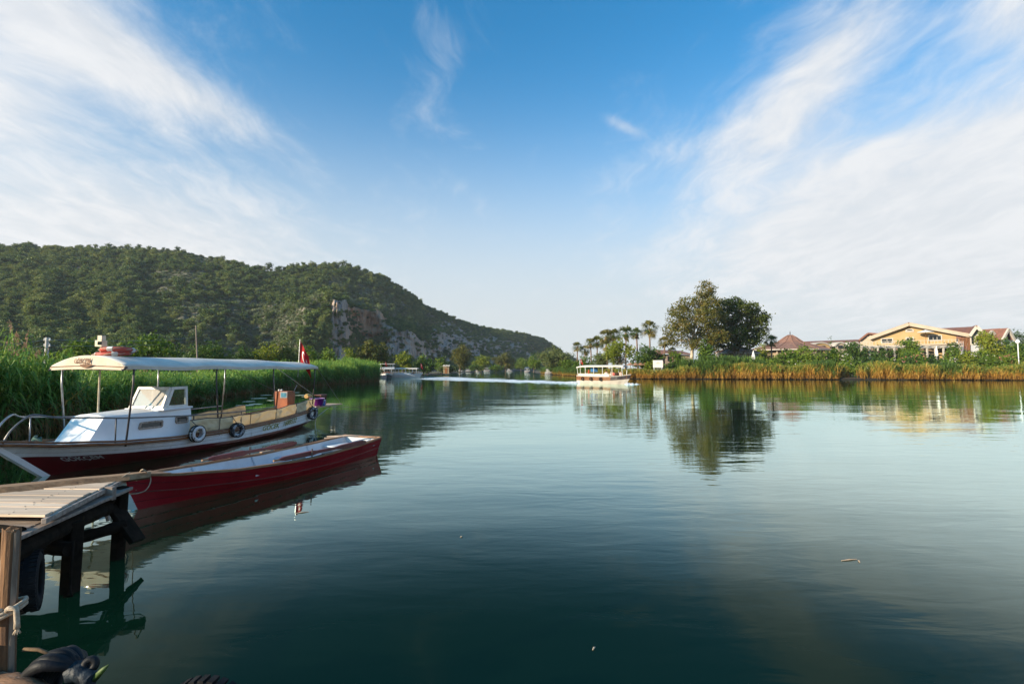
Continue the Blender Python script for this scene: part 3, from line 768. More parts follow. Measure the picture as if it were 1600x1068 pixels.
# inner side of the bulwark
mb = MB()
for s in (1, -1): mb.grid([[hull_pt(u, k, s) + Vector((0, -s * 0.05, 0)) for u in ud] for k in (0.05, 1.0)])
mb.build('inner_lining', M_WHITE, boat)
for s in (1, -1):   # bench seats along both sides
    mb = MB(); xs = [1.6 + 0.22 * i for i in range(18)]
    mb.grid([[Vector((x, s * (lerp_tab(GW, x / B_L) - 0.08), 0.56)) for x in xs], [Vector((x, s * (lerp_tab(GW, x / B_L) - 0.42), 0.56)) for x in xs], [Vector((x, s * (lerp_tab(GW, x / B_L) - 0.42), 0.25)) for x in xs]])
    mb.build('bench_seat', M_VARN, boat, solid=0.03)
# cabin trunk (low cuddy)
CT = [(8.98, 0.62, 0.50), (8.42, 0.44, 1.17), (6.85, 0.82, 0.42), (6.85, 0.70, 1.21)]
x0, x1 = 9.45, 6.78
fb = [(x0, -0.46, 0.45), (x0, 0.46, 0.45)]; ft = [(8.95, -0.42, 1.17), (8.95, 0.42, 1.17)]
ab = [(x1, -0.86, 0.38), (x1, 0.86, 0.38)]; att = [(x1, -0.72, 1.22), (x1, 0.72, 1.22)]
mb = MB()
def sidecol(u):
    """bottom/top points of the near side of the trunk at fraction u from front to aft"""
    t = u ** 0.8
    return Vector((x0 + (x1 - x0) * u, 0.46 + 0.40 * t, 0.45 - 0.07 * u)), Vector((8.95 + (x1 - 8.95) * u, 0.42 + 0.30 * t, 1.17 + 0.05 * u))
ring = []
for u in [i / 10 for i in range(11)]:
    lo, hi = sidecol(u)
    ring.append([lo, hi, Vector((hi.x, hi.y * 0.55, hi.z + 0.045)), Vector((hi.x, 0, hi.z + 0.06)), Vector((hi.x, -hi.y * 0.55, hi.z + 0.045)), Vector((hi.x, -hi.y, hi.z)), Vector((lo.x, -lo.y, lo.z))])
mb.grid(ring)
mb.add(ring[0], [(0, 1, 2, 3, 4, 5, 6)]); mb.add(ring[-1], [(6, 5, 4, 3, 2, 1, 0)])
cab = mb.build('cabin_trunk', M_WHITE, boat, bevel=0.03)
def side_pt(u, t, out=0.0):
    lo, hi = sidecol(u); p = lo * (1 - t) + hi * t
    return p + Vector((0.02, 1, 0.2)).normalized() * out
for (ua, ub, ta, tb) in ((0.40, 0.635, 0.50, 0.68), (0.80, 0.94, 0.56, 0.74)):
    c = [side_pt(ua, ta), side_pt(ub, ta), side_pt(ub, tb), side_pt(ua, tb)]
    ctr = sum(c, Vector()) / 4; nrm = (c[1] - c[0]).cross(c[3] - c[0]).normalized()
    if nrm.y < 0: nrm = -nrm
    fr = MB()
    for i in range(4):
        a, b2 = c[i], c[(i + 1) % 4]; fr.beam(a + nrm * 0.012, b2 + nrm * 0.012, 0.045, 0.045, up=nrm)
    wf = fr.build('window', M_FRAME, boat, bevel=0.006)
    MB().add([p + nrm * 0.009 for p in c], [(0, 1, 2, 3)]).build('pane', M_DARKGLASS, wf)
# windscreen wheelhouse, raked front and near side window
wl, wr = -0.34, 0.68
zb, zt_ = 1.245, 1.80
fbx, ftx, abx = 7.62, 7.38, 6.86
M_WSF = pm('white_window_frame', (0.78, 0.76, 0.72), (0.68, 0.64, 0.58), 5, 0.45, 0.0005, 40, c3=(0.45, 0.30, 0.18), c3lo=0.70, c3hi=0.8, c3scale=9)
def window_frame(corners, wd, th, inner_mat, name='windscreen_frame'):
    c = [Vector(p) for p in corners]; n = (c[1] - c[0]).cross(c[3] - c[0]).normalized(); ctr = sum(c, Vector()) / 4
    mb = MB(); k = len(c)
    ins = []
    for i in range(k):
        a, b2, z = c[i - 1], c[i], c[(i + 1) % k]
        d1 = (a - b2).normalized(); d2 = (z - b2).normalized(); bis = (d1 + d2); s = d1.cross(d2).length
        ins.append(b2 + (d1 + d2) * (wd / max(s, 0.3)))
    for i in range(k):
        j = (i + 1) % k
        mb.add([c[i] - n * th / 2, c[j] - n * th / 2, ins[j] - n * th / 2, ins[i] - n * th / 2, c[i] + n * th / 2, c[j] + n * th / 2, ins[j] + n * th / 2, ins[i] + n * th / 2],
               [(0, 1, 2, 3), (4, 7, 6, 5), (0, 4, 5, 1), (2, 6, 7, 3), (1, 5, 6, 2), (0, 3, 7, 4)])
    f = mb.build(name, M_WSF, boat, bevel=0.006)
    MB().add(ins, [tuple(range(k))]).build('pane', inner_mat, f)
    return f
window_frame([(fbx, wl, zb), (fbx, wr, zb), (ftx, wr - 0.03, zt_), (ftx, wl + 0.03, zt_)], 0.075, 0.05, M_PANE)
window_frame([(fbx - 0.02, wr + 0.01, zb), (abx, wr + 0.01, zb), (abx, wr - 0.02, zt_ + 0.01), (ftx - 0.03, wr - 0.02, zt_ + 0.005)], 0.075, 0.05, glassmat('clear_pane', (0.62, 0.70, 0.66), 0.05))
window_frame([(abx, wl - 0.01, zb), (fbx - 0.02, wl - 0.01, zb), (ftx - 0.03, wl + 0.02, zt_), (abx, wl + 0.02, zt_)], 0.075, 0.05, M_PANE)
MB().box((7.2, (wl + wr) / 2, zb - 0.012), (0.95, wr - wl + 0.14, 0.05)).build('wheelhouse_sill', M_WHITE, boat, bevel=0.01)
# awning
AZ = [(0.0, 0.0), (0.35, 0.10), (0.7, 0.20), (1.0, 0.235)]
def awn(x, v, dz=0.0):
    """v -1..1 across; cambered, drooping a little between posts"""
    hw = 0.90 + 0.10 * min(1, (x - 0.6) / 8.6)
    c = 0.25 * (1 - abs(v) ** 2.0) * (0.75 + 0.25 * min(1, max(0, (x - 0.5) / 3)))
    sag = 0.018 * math.cos((x - 0.85) / 2.66 * 2 * math.pi)
    return Vector((x, v * hw, 2.335 + c + sag * (0.4 + 0.6 * abs(v)) + dz))
axs = [0.62 + i * (9.02 - 0.62) / 48 for i in range(49)]
vs_ = [-1 + 2 * j / 16 for j in range(17)]
mb = MB(); mb.grid([[awn(x, v) for v in vs_] for x in axs])
cano = mb.build('canopy', M_AWNING, boat, smooth=True, solid=0.02)
mb = MB()      # side and end valances
for s in (1, -1): mb.grid([[awn(x, s) + Vector((0, s * (0.012 + 0.02 * k), -0.075 * k)) for x in axs] for k in (0, 1)])
for xe, dxe in ((9.02, 0.03), (0.62, -0.03)):
    mb.grid([[awn(xe, v) + Vector((dxe * k, 0, 0)) for v in vs_] if k == 0 else [Vector((xe + dxe, awn(xe, v).y, 2.335 + (awn(xe, v).z - 2.335) * 0.12 - 0.01)) for v in vs_] for k in (0, 1)])
    mb.grid([[Vector((xe + dxe * (1 + 0.4 * k), awn(xe, v).y, 2.335 + (awn(xe, v).z - 2.335) * 0.12 - 0.012 - 0.075 * k)) for v in vs_] for k in (0, 1)])
mb.build('valance', pm('tan_valance', (0.66, 0.56, 0.44), (0.58, 0.48, 0.36), 3, 0.8, 0.003, 8, c3=(0.42, 0.35, 0.27), c3scale=5), cano, smooth=False)  # tan cloth, browner than the awning
MB().tube([Vector((9.06, awn(9.02, v).y, 2.335 + (awn(9.02, v).z - 2.335) * 0.12 - 0.012)) for v in vs_], 0.008, 5).build('seam', M_VARN, cano)
# awning posts, fore-and-aft and cross bars
for i in range(4):
    x = 8.79 - 2.66 * i
    for s in (1, -1):
        hw = awn(x, s).y
        u = x / B_L; gy = s * (lerp_tab(GW, u) - 0.03)
        gz = lerp_tab(GZ, u)
        MB().tube([(x - 0.02, gy, gz - 0.1), (x, hw * 0.985, 1.9), (x, hw * 0.985, 2.33)], 0.021, 8).build('post', M_DARKSTEEL if s > 0 else M_STEEL, boat, smooth=True)
        MB().tube([(x, hw * 0.985, 2.22), (x - 0.14, hw * 0.97, 2.34)], 0.011, 6).build('brace', M_STEEL, boat)
    MB().tube([awn(x, v, -0.025) for v in vs_], 0.014, 6).build('canopy_hoop', M_STEEL, boat)
for s in (1, -1): MB().tube([awn(x, s * 0.985, -0.02) for x in axs], 0.014, 6).build('canopy_rail', M_STEEL, boat)
MB().tube([(9.0, 0.86, 2.31), (9.07, 0.98, 2.25), (9.0, 1.02, 2.33)], 0.022, 6).build('lashing', M_DARKSTEEL, boat)
MB().tube([(9.0, -0.9, 2.31), (9.07, -1.0, 2.25), (9.0, -1.03, 2.33)], 0.022, 6).build('lashing', M_DARKSTEEL, boat)
# tubular guard rails: two bow hoops running aft
for s in (1, -1):
    g0 = hull_pt(0.985 if s > 0 else 0.99, 0, s)
    pts = [g0 + Vector((0, -s * 0.0, 0)), g0 + Vector((-0.10, s * 0.02, 0.22)), g0 + Vector((-0.27, s * 0.06, 0.42)), g0 + Vector((-0.45, s * 0.10, 0.52))]
    for x in [10.0, 9.4, 8.8, 8.0, 7.2, 6.2, 5.2, 4.2, 3.4]:
        u = x / B_L
        pts.append(Vector((x, s * (lerp_tab(GW, u) - 0.03), lerp_tab(GZ, u) + (0.56 if x > 8 else 0.56 + 0.02 * (x - 8)))))
    MB().tube(smooth_path(pts, 4), 0.019, 8).build('guard_rail', M_STEEL if s < 0 else pm('dark_guard_rail', (0.14, 0.14, 0.15), (0.22, 0.21, 0.2), 5, 0.4, metal=0.6), boat, smooth=True)
    for x in (9.75 if s < 0 else 9.0, 7.0 if s > 0 else 7.4, 5.2):
        u = x / B_L; y = s * (lerp_tab(GW, u) - 0.03); z = lerp_tab(GZ, u)
        MB().tube([(x, y, z - 0.02), (x, y, z + (0.56 if x > 8 else 0.56 + 0.02 * (x - 8)))], 0.015, 6).build('stanchion', M_STEEL if s < 0 else M_DARKSTEEL, boat, smooth=True)
# weather cloths: canvas laced to a low rail along both sides
rng = np.random.default_rng(11)
for s, xa, xb, zoff in ((1, 0.55, 7.15, 0.36), (-1, 2.3, 6.0, 0.30)):
    n = 130; xs = [xa + (xb - xa) * i / n for i in range(n + 1)]
    rows = []
    for k in range(11):
        t = k / 10; row = []
        for i, x in enumerate(xs):
            u = x / B_L; wr_ = (0.022 * math.sin(x * 5.1 + 4 * t + 0.8 * s) + 0.05 * mnoise.noise(Vector((x * 3.1 + t * 1.5, t * 1.6, 4 + s))) + 0.03 * mnoise.noise(Vector((x * 7.0 - t * 4, t * 3, 9 + s)))) * math.sin(math.pi * min(1, t * 1.02))
            sag = -0.03 * abs(math.sin(x / 1.32 * math.pi)) * t
            row.append(Vector((x, s * (lerp_tab(GW, u) - 0.03 + 0.03 * t) + wr_, lerp_tab(GZ, u) + 0.055 + (zoff + 0.02 * math.sin(x)) * t + sag)))
        rows.append(row)
    mb = MB(); mb.grid(rows)
    cl = mb.build('weather_cloth', M_CANVAS, boat, smooth=True, solid=0.006)
    MB().tube([r + Vector((0, 0, 0.012)) for r in rows[-1]], 0.013, 6).build('top_cord', M_DARKSTEEL, cl)
    MB().tube([r + Vector((0, s * 0.01, -0.005)) for r in rows[0]], 0.010, 6).build('bottom_cord', M_DARKSTEEL, cl)
    for x in np.arange(xa + 0.3, xb, 1.32):
        u = x / B_L
        MB().tube([(x, s * (lerp_tab(GW, u) - 0.005), lerp_tab(GZ, u) - 0.0), (x, s * (lerp_tab(GW, u) + 0.015), lerp_tab(GZ, u) + zoff + 0.08)], 0.010, 5).build('cloth_stay', M_DARKSTEEL, cl)
# helm console near the stern, with a framed seascape, lamps and lever
con = MB().box((2.15, 0.50, 0.98), (0.46, 0.52, 0.95)).build('helm_console', pm('orange_brown_board', (0.30, 0.075, 0.018), (0.20, 0.045, 0.012), 4, 0.5, 0.001, 20, c3=(0.12, 0.03, 0.012), c3scale=3), boat, bevel=0.012)
MB().box((2.395, 0.62, 1.33), (0.02, 0.27, 0.22)).build('picture_frame', pm('grey_frame', (0.35, 0.36, 0.38), (0.28, 0.28, 0.3), 8, 0.5), con)
MB().box((2.408, 0.62, 1.325), (0.01, 0.21, 0.16)).build('sea_picture', pm('blue_picture', (0.05, 0.26, 0.40), (0.03, 0.14, 0.24), 9, 0.35), con)
for y in (0.36, 0.46): MB().lathe([(0.0, 0.0), (0.035, 0.0), (0.04, 0.04), (0.03, 0.075), (0.0, 0.08)], (2.3, y, 1.456), 10).build('glass_jar', M_WHITE, con, smooth=True)
MB().tube([(2.0, 0.76, 1.40), (2.0, 0.80, 1.52), (1.96, 0.86, 1.68)], 0.013, 6).build('throttle_lever', M_STEEL, con)
mb = MB(); mb.torus((1.84, 0.50, 1.20), 0.2, 0.018, (1, 0, 0.35), 20, 8)
for k in range(4): mb.tube([(1.84, 0.50, 1.20), (1.84 - 0.05 * math.sin(k * 1.57), 0.50 + 0.2 * math.cos(k * 1.57), 1.20 + 0.19 * math.sin(k * 1.57))], 0.012, 5)
mb.build('steering_wheel', M_VARN, con, smooth=True)
MB().box((1.86, 0.36, 0.68), (0.30, 0.30, 0.06)).tube([(1.86, 0.36, 0.2), (1.86, 0.36, 0.66)], 0.03, 8).build('helm_seat', M_VARN, boat)
# stern platform on struts
MB().box((-0.95, 0.18, 0.68), (2.2, 0.84, 0.045)).build('stern_platform', pm('pale_plank', (0.55, 0.40, 0.28), (0.42, 0.29, 0.19), 6, 0.7, 0.001, 20, stretch=(0.2, 2, 2)), boat, bevel=0.006)
for y in (-0.1, 0.5):
    MB().tube([(0.25, y, 0.18), (-1.2, y, 0.655)], 0.014, 6).build('platform_strut', M_STEEL, boat)
    MB().tube([(-0.15, y, 0.65), (0.1, y, -0.2)], 0.014, 6).build('boarding_ladder_rail', M_STEEL, boat)
for z in (0.15, 0.40): MB().tube([(0.0, -0.1, z), (0.0, 0.5, z)], 0.012, 6).build('ladder_rung', M_STEEL, boat)
MB().tube([(0.65, 0.88, 2.32), (-2.0, 0.55, 0.70)], 0.008, 5).build('stay', M_STEEL, boat)
MB().tube([(0.65, -0.88, 2.32), (-2.0, -0.2, 0.70)], 0.008, 5).build('stay', M_STEEL, boat)
MB().tube([(3.45, -0.9, 2.32), (2.35, 0.30, 1.46)], 0.008, 5).build('stay', M_STEEL, boat)
# searchlight mast rising through the awning
ms = bpy.data.objects.new('searchlight', None)
MB().tube([(8.25, -0.55, 1.15), (8.25, -0.55, 3.02)], 0.022, 8).box((8.25, -0.55, 2.92), (0.15, 0.20, 0.16)).box((8.24, -0.55, 3.06), (0.11, 0.13, 0.12)).build('searchlight_mast', pm('cream_metal', (0.66, 0.58, 0.42), (0.5, 0.42, 0.3), 10, 0.5), boat, bevel=0.008)
MB().box((8.333, -0.50, 2.925), (0.012, 0.11, 0.085)).build('lens', M_DARKGLASS, boat)
# cleat and mooring gear on the foredeck
MB().tube([(10.05, -0.1, 0.78), (9.95, 0.0, 0.82), (10.02, 0.1, 0.78), (10.1, 0.02, 0.84), (9.98, -0.08, 0.86)], 0.028, 6).build('coiled_line', pm('green_line', (0.09, 0.17, 0.14), (0.06, 0.12, 0.1), 30, 0.9), boat, smooth=True)
# lettering
M_SILVER = pm('silver_letters', (0.42, 0.42, 0.42), (0.34, 0.34, 0.34), 8, 0.35)
M_YEL = pm('yellow_green_letters', (0.40, 0.36, 0.02), (0.10, 0.13, 0.02), 40, 0.5)
M_BROWNPRINT = pm('brown_print', (0.19, 0.08, 0.03), (0.12, 0.05, 0.02), 12, 0.7)
def on_hull(uc, kc, out=0.012):
    def f(x, y):
        L = B_L
        u = uc - x / L
        kk = kc - y / 0.32
        p = hull_pt(u, max(0, min(2.9, kk)), 1)
        a = hull_pt(u + 0.01, max(0, min(2.9, kk)), 1) - p; d = hull_pt(u, max(0, min(2.9, kk + 0.1)), 1) - p
        n = d.cross(a).normalized()
        if n.y < 0: n = -n
        return p + n * out
    return f
place_text('hull_name', 'GÖKÇEM', 0.115, M_SILVER, boat, on_hull(0.905, 1.17), bold=0.003, stretch=1.55)
place_text('port_name', 'GÖCEK', 0.20, M_YEL, boat, on_hull(0.345, 0.52), shear=0.25, bold=0.003, stretch=1.4)
place_text('hull_number', '1688532', 0.20, M_YEL, boat, on_hull(0.235, 0.50), shear=0.25, bold=0.003, stretch=1.35)
def on_front(x, y):
    v = x / 1.0; return Vector((9.062 + 0.004, x, 2.335 + 0.11 + y))
place_text('canopy_name', 'GÖKÇEM', 0.125, M_BROWNPRINT, cano, lambda x, y: Vector((9.075 - 0.03 * min(1, max(0, (y + 0.12) / 0.24)), -0.12 + x, 2.335 + 0.125 + y * (1.0 + 0.5 * math.sin((x + .3) * 2)))), bold=0.004, stretch=0.85)
mb = MB(); n = 9
hull = [(-0.16 + 0.32 * i / n, -0.035 - 0.05 * math.sin(math.pi * (i / n) ** 0.8)) for i in range(n + 1)] + [(0.17, 0.0), (-0.17, -0.01)]
mb.add([Vector((9.088, 0.02 + a, 2.335 + 0.06 + c)) for a, c in hull], [tuple(range(len(hull)))])
mb.build('canopy_boat_emblem', M_BROWNPRINT, cano)

# things on and beside the boat --------------------------------------------------
def tyre(name, c, axis, Ro, ri, wd, label, group, white=0.0, mats=None, worn=None):
    """car tyre: tread ring with lugs, sidewall and bead"""
    ax = Vector(axis).normalized(); root = empty(name, c)
    rot = Vector((0, 0, 1)).rotation_difference(ax)
    root.rotation_euler = rot.to_euler()
    prof = [(ri, -wd * 0.30), (ri - 0.01, -wd * 0.42), (ri + 0.03, -wd * 0.52), (Ro - 0.035, -wd * 0.5), (Ro - 0.008, -wd * 0.40), (Ro, -wd * 0.2), (Ro, wd * 0.2), (Ro - 0.008, wd * 0.40), (Ro - 0.035, wd * 0.5), (ri + 0.03, wd * 0.52), (ri - 0.01, wd * 0.42), (ri, wd * 0.30)]
    MB().lathe(prof, n=36).build('carcass', mats or M_RUBBER, root, smooth=True)
    mb = MB()
    for i in range(36):
        a = 2 * math.pi * i / 36
        for zz in (-0.30, 0.30):
            mb.box((math.cos(a) * (Ro + 0.003), math.sin(a) * (Ro + 0.003), zz * wd), (0.016, Ro * 0.11, wd * 0.34), Matrix.Rotation(a, 3, 'Z'))
    mb.build('tread', M_RUBBER, root)
    tag(root, label, 'tyre', group)
    return root
M_WTYRE = pm('chalky_white_tyre', (0.70, 0.71, 0.73), (0.60, 0.61, 0.63), 9, 0.7, 0.002, 30, c3=(0.05, 0.05, 0.055), c3lo=0.56, c3hi=0.62, c3scale=14)
M_GTYRE = pm('scuffed_grey_tyre', (0.40, 0.42, 0.45), (0.30, 0.31, 0.34), 9, 0.7, 0.002, 30, c3=(0.04, 0.04, 0.045), c3lo=0.46, c3hi=0.54, c3scale=12)
HN = B_DIR.cross(Vector((0, 0, 1)))          # points away from the near side
nrm = -HN if (-HN).x > 0 else HN
for x, zc, Ro, mt, lb, tilt in ((7.02, 0.545, 0.215, M_WTYRE, 'white painted tyre fender hanging beside the cabin of the moored passenger boat', 0.15),
                          (5.55, 0.46, 0.205, M_GTYRE, 'scuffed grey tyre fender hanging amidships on the moored passenger boat', 0.55),
                          (1.05, 0.55, 0.235, M_GTYRE, 'grey tyre fender hanging at the stern of the moored passenger boat', 0.35)):
    u = x / B_L
    wp = bW((x, lerp_tab(GW, u) + 0.115, zc))
    axis = (nrm + B_DIR * tilt * 0.6).normalized()
    tyre('tyre_fender', wp, axis, Ro, Ro * 0.58, 0.14, lb, 'tyre fenders of the moored boat', mats=mt)
    a = bW((x, lerp_tab(GW, u) + 0.115, zc + Ro - 0.02)); c2 = bW((x + 0.10, lerp_tab(GW, u) + 0.0, lerp_tab(GZ, u) + 0.42))
    tag(MB().tube([a, (a + c2) / 2 + Vector((0, 0, -0.01)), c2], 0.009, 5).build('fender_rope', M_DARKSTEEL, smooth=True), {7.02: 'thin dark rope holding the white tyre beside the cabin', 5.55: 'thin dark rope holding the grey amidships tyre', 1.05: 'thin dark rope holding the stern tyre'}[x], 'rope', 'ropes holding the tyre fenders')
# two life rings stacked on the awning
M_RING = pm('orange_red_ring', (0.50, 0.075, 0.045), (0.40, 0.06, 0.04), 6, 0.55, 0.001, 30, c3=(0.62, 0.30, 0.22), c3lo=0.62, c3hi=0.72, c3scale=8)
for k, (x, y, z, tl, lb) in enumerate(((8.40, -0.02, 2.655, 0.05, 'faded orange life ring lying on the canopy, lower of two'), (8.36, 0.07, 2.745, -0.05, 'faded orange life ring with white bands, upper of two on the canopy'))):
    rt = empty('life_ring', bW((x, y, z)), boat.rotation_euler.z + 0.5 + k); rt.rotation_euler.x = tl; rt.rotation_euler.y = tl
    MB().torus((0, 0, 0), 0.29, 0.072, n=40, m=12, squash=0.75).build('ring', M_RING, rt, smooth=True)
    for q in range(4):
        a = q * math.pi / 2 + 0.4; mb = MB(); rows = []
        for i in range(5):
            t = a - 0.17 + 0.34 * i / 4; d = Vector((math.cos(t), math.sin(t), 0))
            rows.append([d * (0.29 + 0.076 * math.cos(2 * math.pi * j / 12)) + Vector((0, 0, 0.059 * math.sin(2 * math.pi * j / 12))) for j in range(12)])
        mb.grid(rows, wrap=True); mb.build('band', M_WHITECLOTH, rt, smooth=True)
    pts = []
    for i in range(40):
        t = 2 * math.pi * i / 40; rr = 0.375 + 0.03 * math.cos(4 * (t - 0.4)); pts.append((rr * math.cos(t), rr * math.sin(t), 0.012 * math.sin(7 * t)))
    MB().tube(pts, 0.009, 5, closed=True).build('grab_line', M_ROPE, rt, smooth=True)
    tag(rt, lb, 'life ring', 'life rings on the canopy')
# flag on a raked staff at the stern
def flag(loc, h, w_, rz, label, droop=1.0, mats=None):
    root = empty('flag', loc, rz)
    MB().tube([(0, 0, 0), (0.05, 0, h)], 0.012, 6).build('staff', M_STEEL, root)
    rows = []; nx, nz = 16, 14
    fn = {}
    def fp(a, c):
        """a 0..1 away from the staff, c 0..1 downwards; cloth hangs limp in folds"""
        x = 0.05 + a * w_ * (0.30 + 0.10 * c); y = 0.055 * math.sin(a * 9 + 2 * c) * (0.3 + a)
        z = h - 0.02 - c * w_ * 0.72 - a * droop * w_ * 0.62
        return Vector((x, y, z))
    mb = MB(); mb.grid([[fp(i / nx, j / nz) for i in range(nx + 1)] for j in range(nz + 1)])
    cl = mb.build('cloth', M_REDCLOTH, root, smooth=True)
    for sgn in (1, -1):     # white crescent and star, on both faces
        mb = MB()
        outer = [(0.40 + 0.17 * math.cos(t), 0.5 + 0.25 * math.sin(t)) for t in [0.6 + i * (2 * math.pi - 1.2) / 18 for i in range(19)]]
        inner = [(0.445 + 0.137 * math.cos(t), 0.5 + 0.20 * math.sin(t)) for t in [0.75 + i * (2 * math.pi - 1.5) / 18 for i in range(19)]]
        vs = [fp(*p) + Vector((0, sgn * 0.006, 0)) for p in outer + inner]
        mb.add(vs, [(i, i + 1, 19 + i + 1, 19 + i) for i in range(18)])
        star = [(0.64 + (0.075 if i % 2 == 0 else 0.03) * math.cos(i * math.pi / 5), 0.5 + (0.11 if i % 2 == 0 else 0.045) * math.sin(i * math.pi / 5)) for i in range(10)]
        mb.add([fp(*p) + Vector((0, sgn * 0.006, 0)) for p in star], [tuple(range(10))])
        mb.build('crescent_and_star', M_WHITECLOTH, cl)
    tag(root, label, 'flag')
    return root
flag(bW((0.95, 0.25, 1.95)), 1.5, 1.15, 0.25, 'limp red flag with white crescent above the stern of the moored passenger boat')
# cargo on the stern platform
rt = empty('wash_tub', bW((-0.36, 0.34, 0.705)), 0.3)
mb = MB(); mb.lathe([(0.0, 0.01), (0.20, 0.0), (0.235, 0.08), (0.285, 0.30), (0.30, 0.31), (0.30, 0.325), (0.275, 0.325), (0.22, 0.08), (0.0, 0.03)], n=24)
mb.build('tub', pm('purple_plastic', (0.16, 0.012, 0.22), (0.12, 0.01, 0.17), 3, 0.3), rt, smooth=True)
mb = MB(); mb.torus((0, 0, 0.322), 0.292, 0.014, n=28, m=8); mb.build('rim', pm('lilac_plastic', (0.45, 0.28, 0.52), (0.4, 0.25, 0.48), 3, 0.4), rt, smooth=True)
tag(rt, 'round purple plastic tub on the stern platform of the moored boat', 'tub')
rt = empty('blue_container', bW((-0.78, 0.36, 0.705)), 0.1)
MB().lathe([(0.0, 0.0), (0.10, 0.0), (0.11, 0.02), (0.115, 0.20), (0.0, 0.205)], n=16).build('bucket', pm('blue_plastic', (0.015, 0.11, 0.42), (0.012, 0.09, 0.36), 3, 0.35), rt, smooth=True)
MB().lathe([(0.0, 0.24), (0.12, 0.24), (0.125, 0.19), (0.112, 0.19)], n=16).build('lid', pm('pale_blue_plastic', (0.45, 0.62, 0.72), (0.4, 0.56, 0.66), 3, 0.4), rt, smooth=True)
tag(rt, 'small blue container with pale lid beside the purple tub', 'container')
rt = empty('wooden_stool', bW((-1.06, 0.10, 0.705)), boat.rotation_euler.z)
M_REDWOOD = pm('dark_red_wood', (0.10, 0.022, 0.014), (0.06, 0.015, 0.01), 6, 0.5, 0.001, 20)
MB().box((0, 0, 0.43), (0.50, 0.34, 0.05)).build('seat', M_REDWOOD, rt, bevel=0.012)
for sx in (-0.2, 0.2):
    for sy in (-0.12, 0.12): MB().box((sx, sy, 0.203), (0.045, 0.045, 0.40)).build('leg', M_REDWOOD, rt, bevel=0.005)
for sy in (-0.12, 0.12): MB().box((0, sy, 0.36), (0.36, 0.025, 0.07)).build('apron', M_REDWOOD, rt)
tag(rt, 'dark red wooden stool on the stern platform behind the tub', 'stool')
mb = MB(); rows = []
for i in range(9):
    t = i / 8; rr = 0.15 * math.sin(math.pi * (0.12 + 0.76 * t)) ** 0.4
    rows.append([Vector((-0.20 + 0.4 * t, rr * math.cos(2 * math.pi * j / 12) * 0.9, 0.13 + rr * 0.75 * math.sin(2 * math.pi * j / 12))) for j in range(12)])
mb.grid(rows, wrap=True); mb.add(rows[0], [tuple(range(12))]); mb.add(rows[-1], [tuple(reversed(range(12)))])
o = mb.build('rolled_cushion', pm('tan_cushion', (0.58, 0.40, 0.16), (0.46, 0.30, 0.11), 5, 0.85, 0.003, 12), smooth=True)
o.location = bW((-0.50, -0.16, 0.98)); o.rotation_euler = (0, 0, boat.rotation_euler.z + 0.15)
tag(o, 'tan rolled cushion lying between the purple tub and stool', 'cushion')
tag(MB().box(bW((-0.50, -0.16, 0.79)), (0.42, 0.34, 0.17), Matrix.Rotation(boat.rotation_euler.z, 3, 'Z')).build('wooden_crate', M_REDWOOD, bevel=0.01), 'low dark wooden crate under the rolled cushion', 'crate')

# ------------------------------------------------------------------ the red rowing boat
R_S = Vector((-4.02, 13.22, 0)); R_B = Vector((-6.17, 7.86, 0)); R_DIR = (R_B - R_S).normalized(); R_L = (R_B - R_S).length
rowb = empty('rowing_boat', R_S, math.atan2(R_DIR.y, R_DIR.x))
tag(rowb, 'open dark red rowing boat with pale inside tied up by its bow', 'boat')
def rW(p): return Vector((R_S.x + p[0] * R_DIR.x - p[1] * R_DIR.y, R_S.y + p[0] * R_DIR.y + p[1] * R_DIR.x, p[2]))
RG = [(0, 0.60), (0.15, 0.69), (0.35, 0.75), (0.55, 0.72), (0.72, 0.60), (0.86, 0.37), (0.95, 0.15), (1.0, 0.03)]
RZ = [(0, 0.46), (0.2, 0.40), (0.45, 0.37), (0.7, 0.42), (0.88, 0.50), (1.0, 0.60)]
RC = [(0, 0.50), (0.15, 0.59), (0.35, 0.65), (0.55, 0.62), (0.72, 0.48), (0.86, 0.27), (0.95, 0.09), (1.0, 0.02)]
RCZ = [(0, 0.20), (0.3, 0.13), (0.6, 0.14), (0.85, 0.22), (1.0, 0.30)]
RB_ = [(0, 0.44), (0.15, 0.52), (0.35, 0.57), (0.55, 0.52), (0.72, 0.36), (0.86, 0.16), (1.0, 0.015)]
RROW = [(R_L, RG, RZ), (R_L - 0.08, RC, RCZ), (R_L - 0.22, RB_, [(0, -0.02), (1, -0.02)]), (R_L - 0.35, [(0, 0.0), (1, 0.0)], [(0, -0.14), (1, -0.14)])]
def row_pt(u, k, s, inset=0.0):
    k0 = min(2, int(k)); f = k - k0; P = []
    for q in (k0, k0 + 1):
        L, wt, zt = RROW[q]; wv_ = max(0, lerp_tab(wt, u) - inset)
        P.append(Vector((L * u * (1 - inset * 0.3) + inset * 0.5, s * wv_, lerp_tab(zt, u) + inset * 0.9 * (1 if q >= 2 else 0))))
    return P[0] * (1 - f) + P[1] * f
UR = [i / 36 for i in range(37)]
mb = MB()
for s in (1, -1): mb.grid([[row_pt(u, k, s) for u in UR] for k in (0, 0.25, 0.5, 0.75, 1.0)]); mb.grid([[row_pt(u, k, s) + Vector((0, -s * 0.012, 0)) for u in UR] for k in (1.0, 1.5, 2.0, 2.5, 3.0)])
mb.build('hull', M_REDROW, rowb)
tr = [row_pt(0, k, 1) for k in (0, 1, 2)] + [row_pt(0, k, -1) for k in (2, 1, 0)]
MB().prism(tr, (-0.035, 0, 0)).build('transom', M_REDROW, rowb)
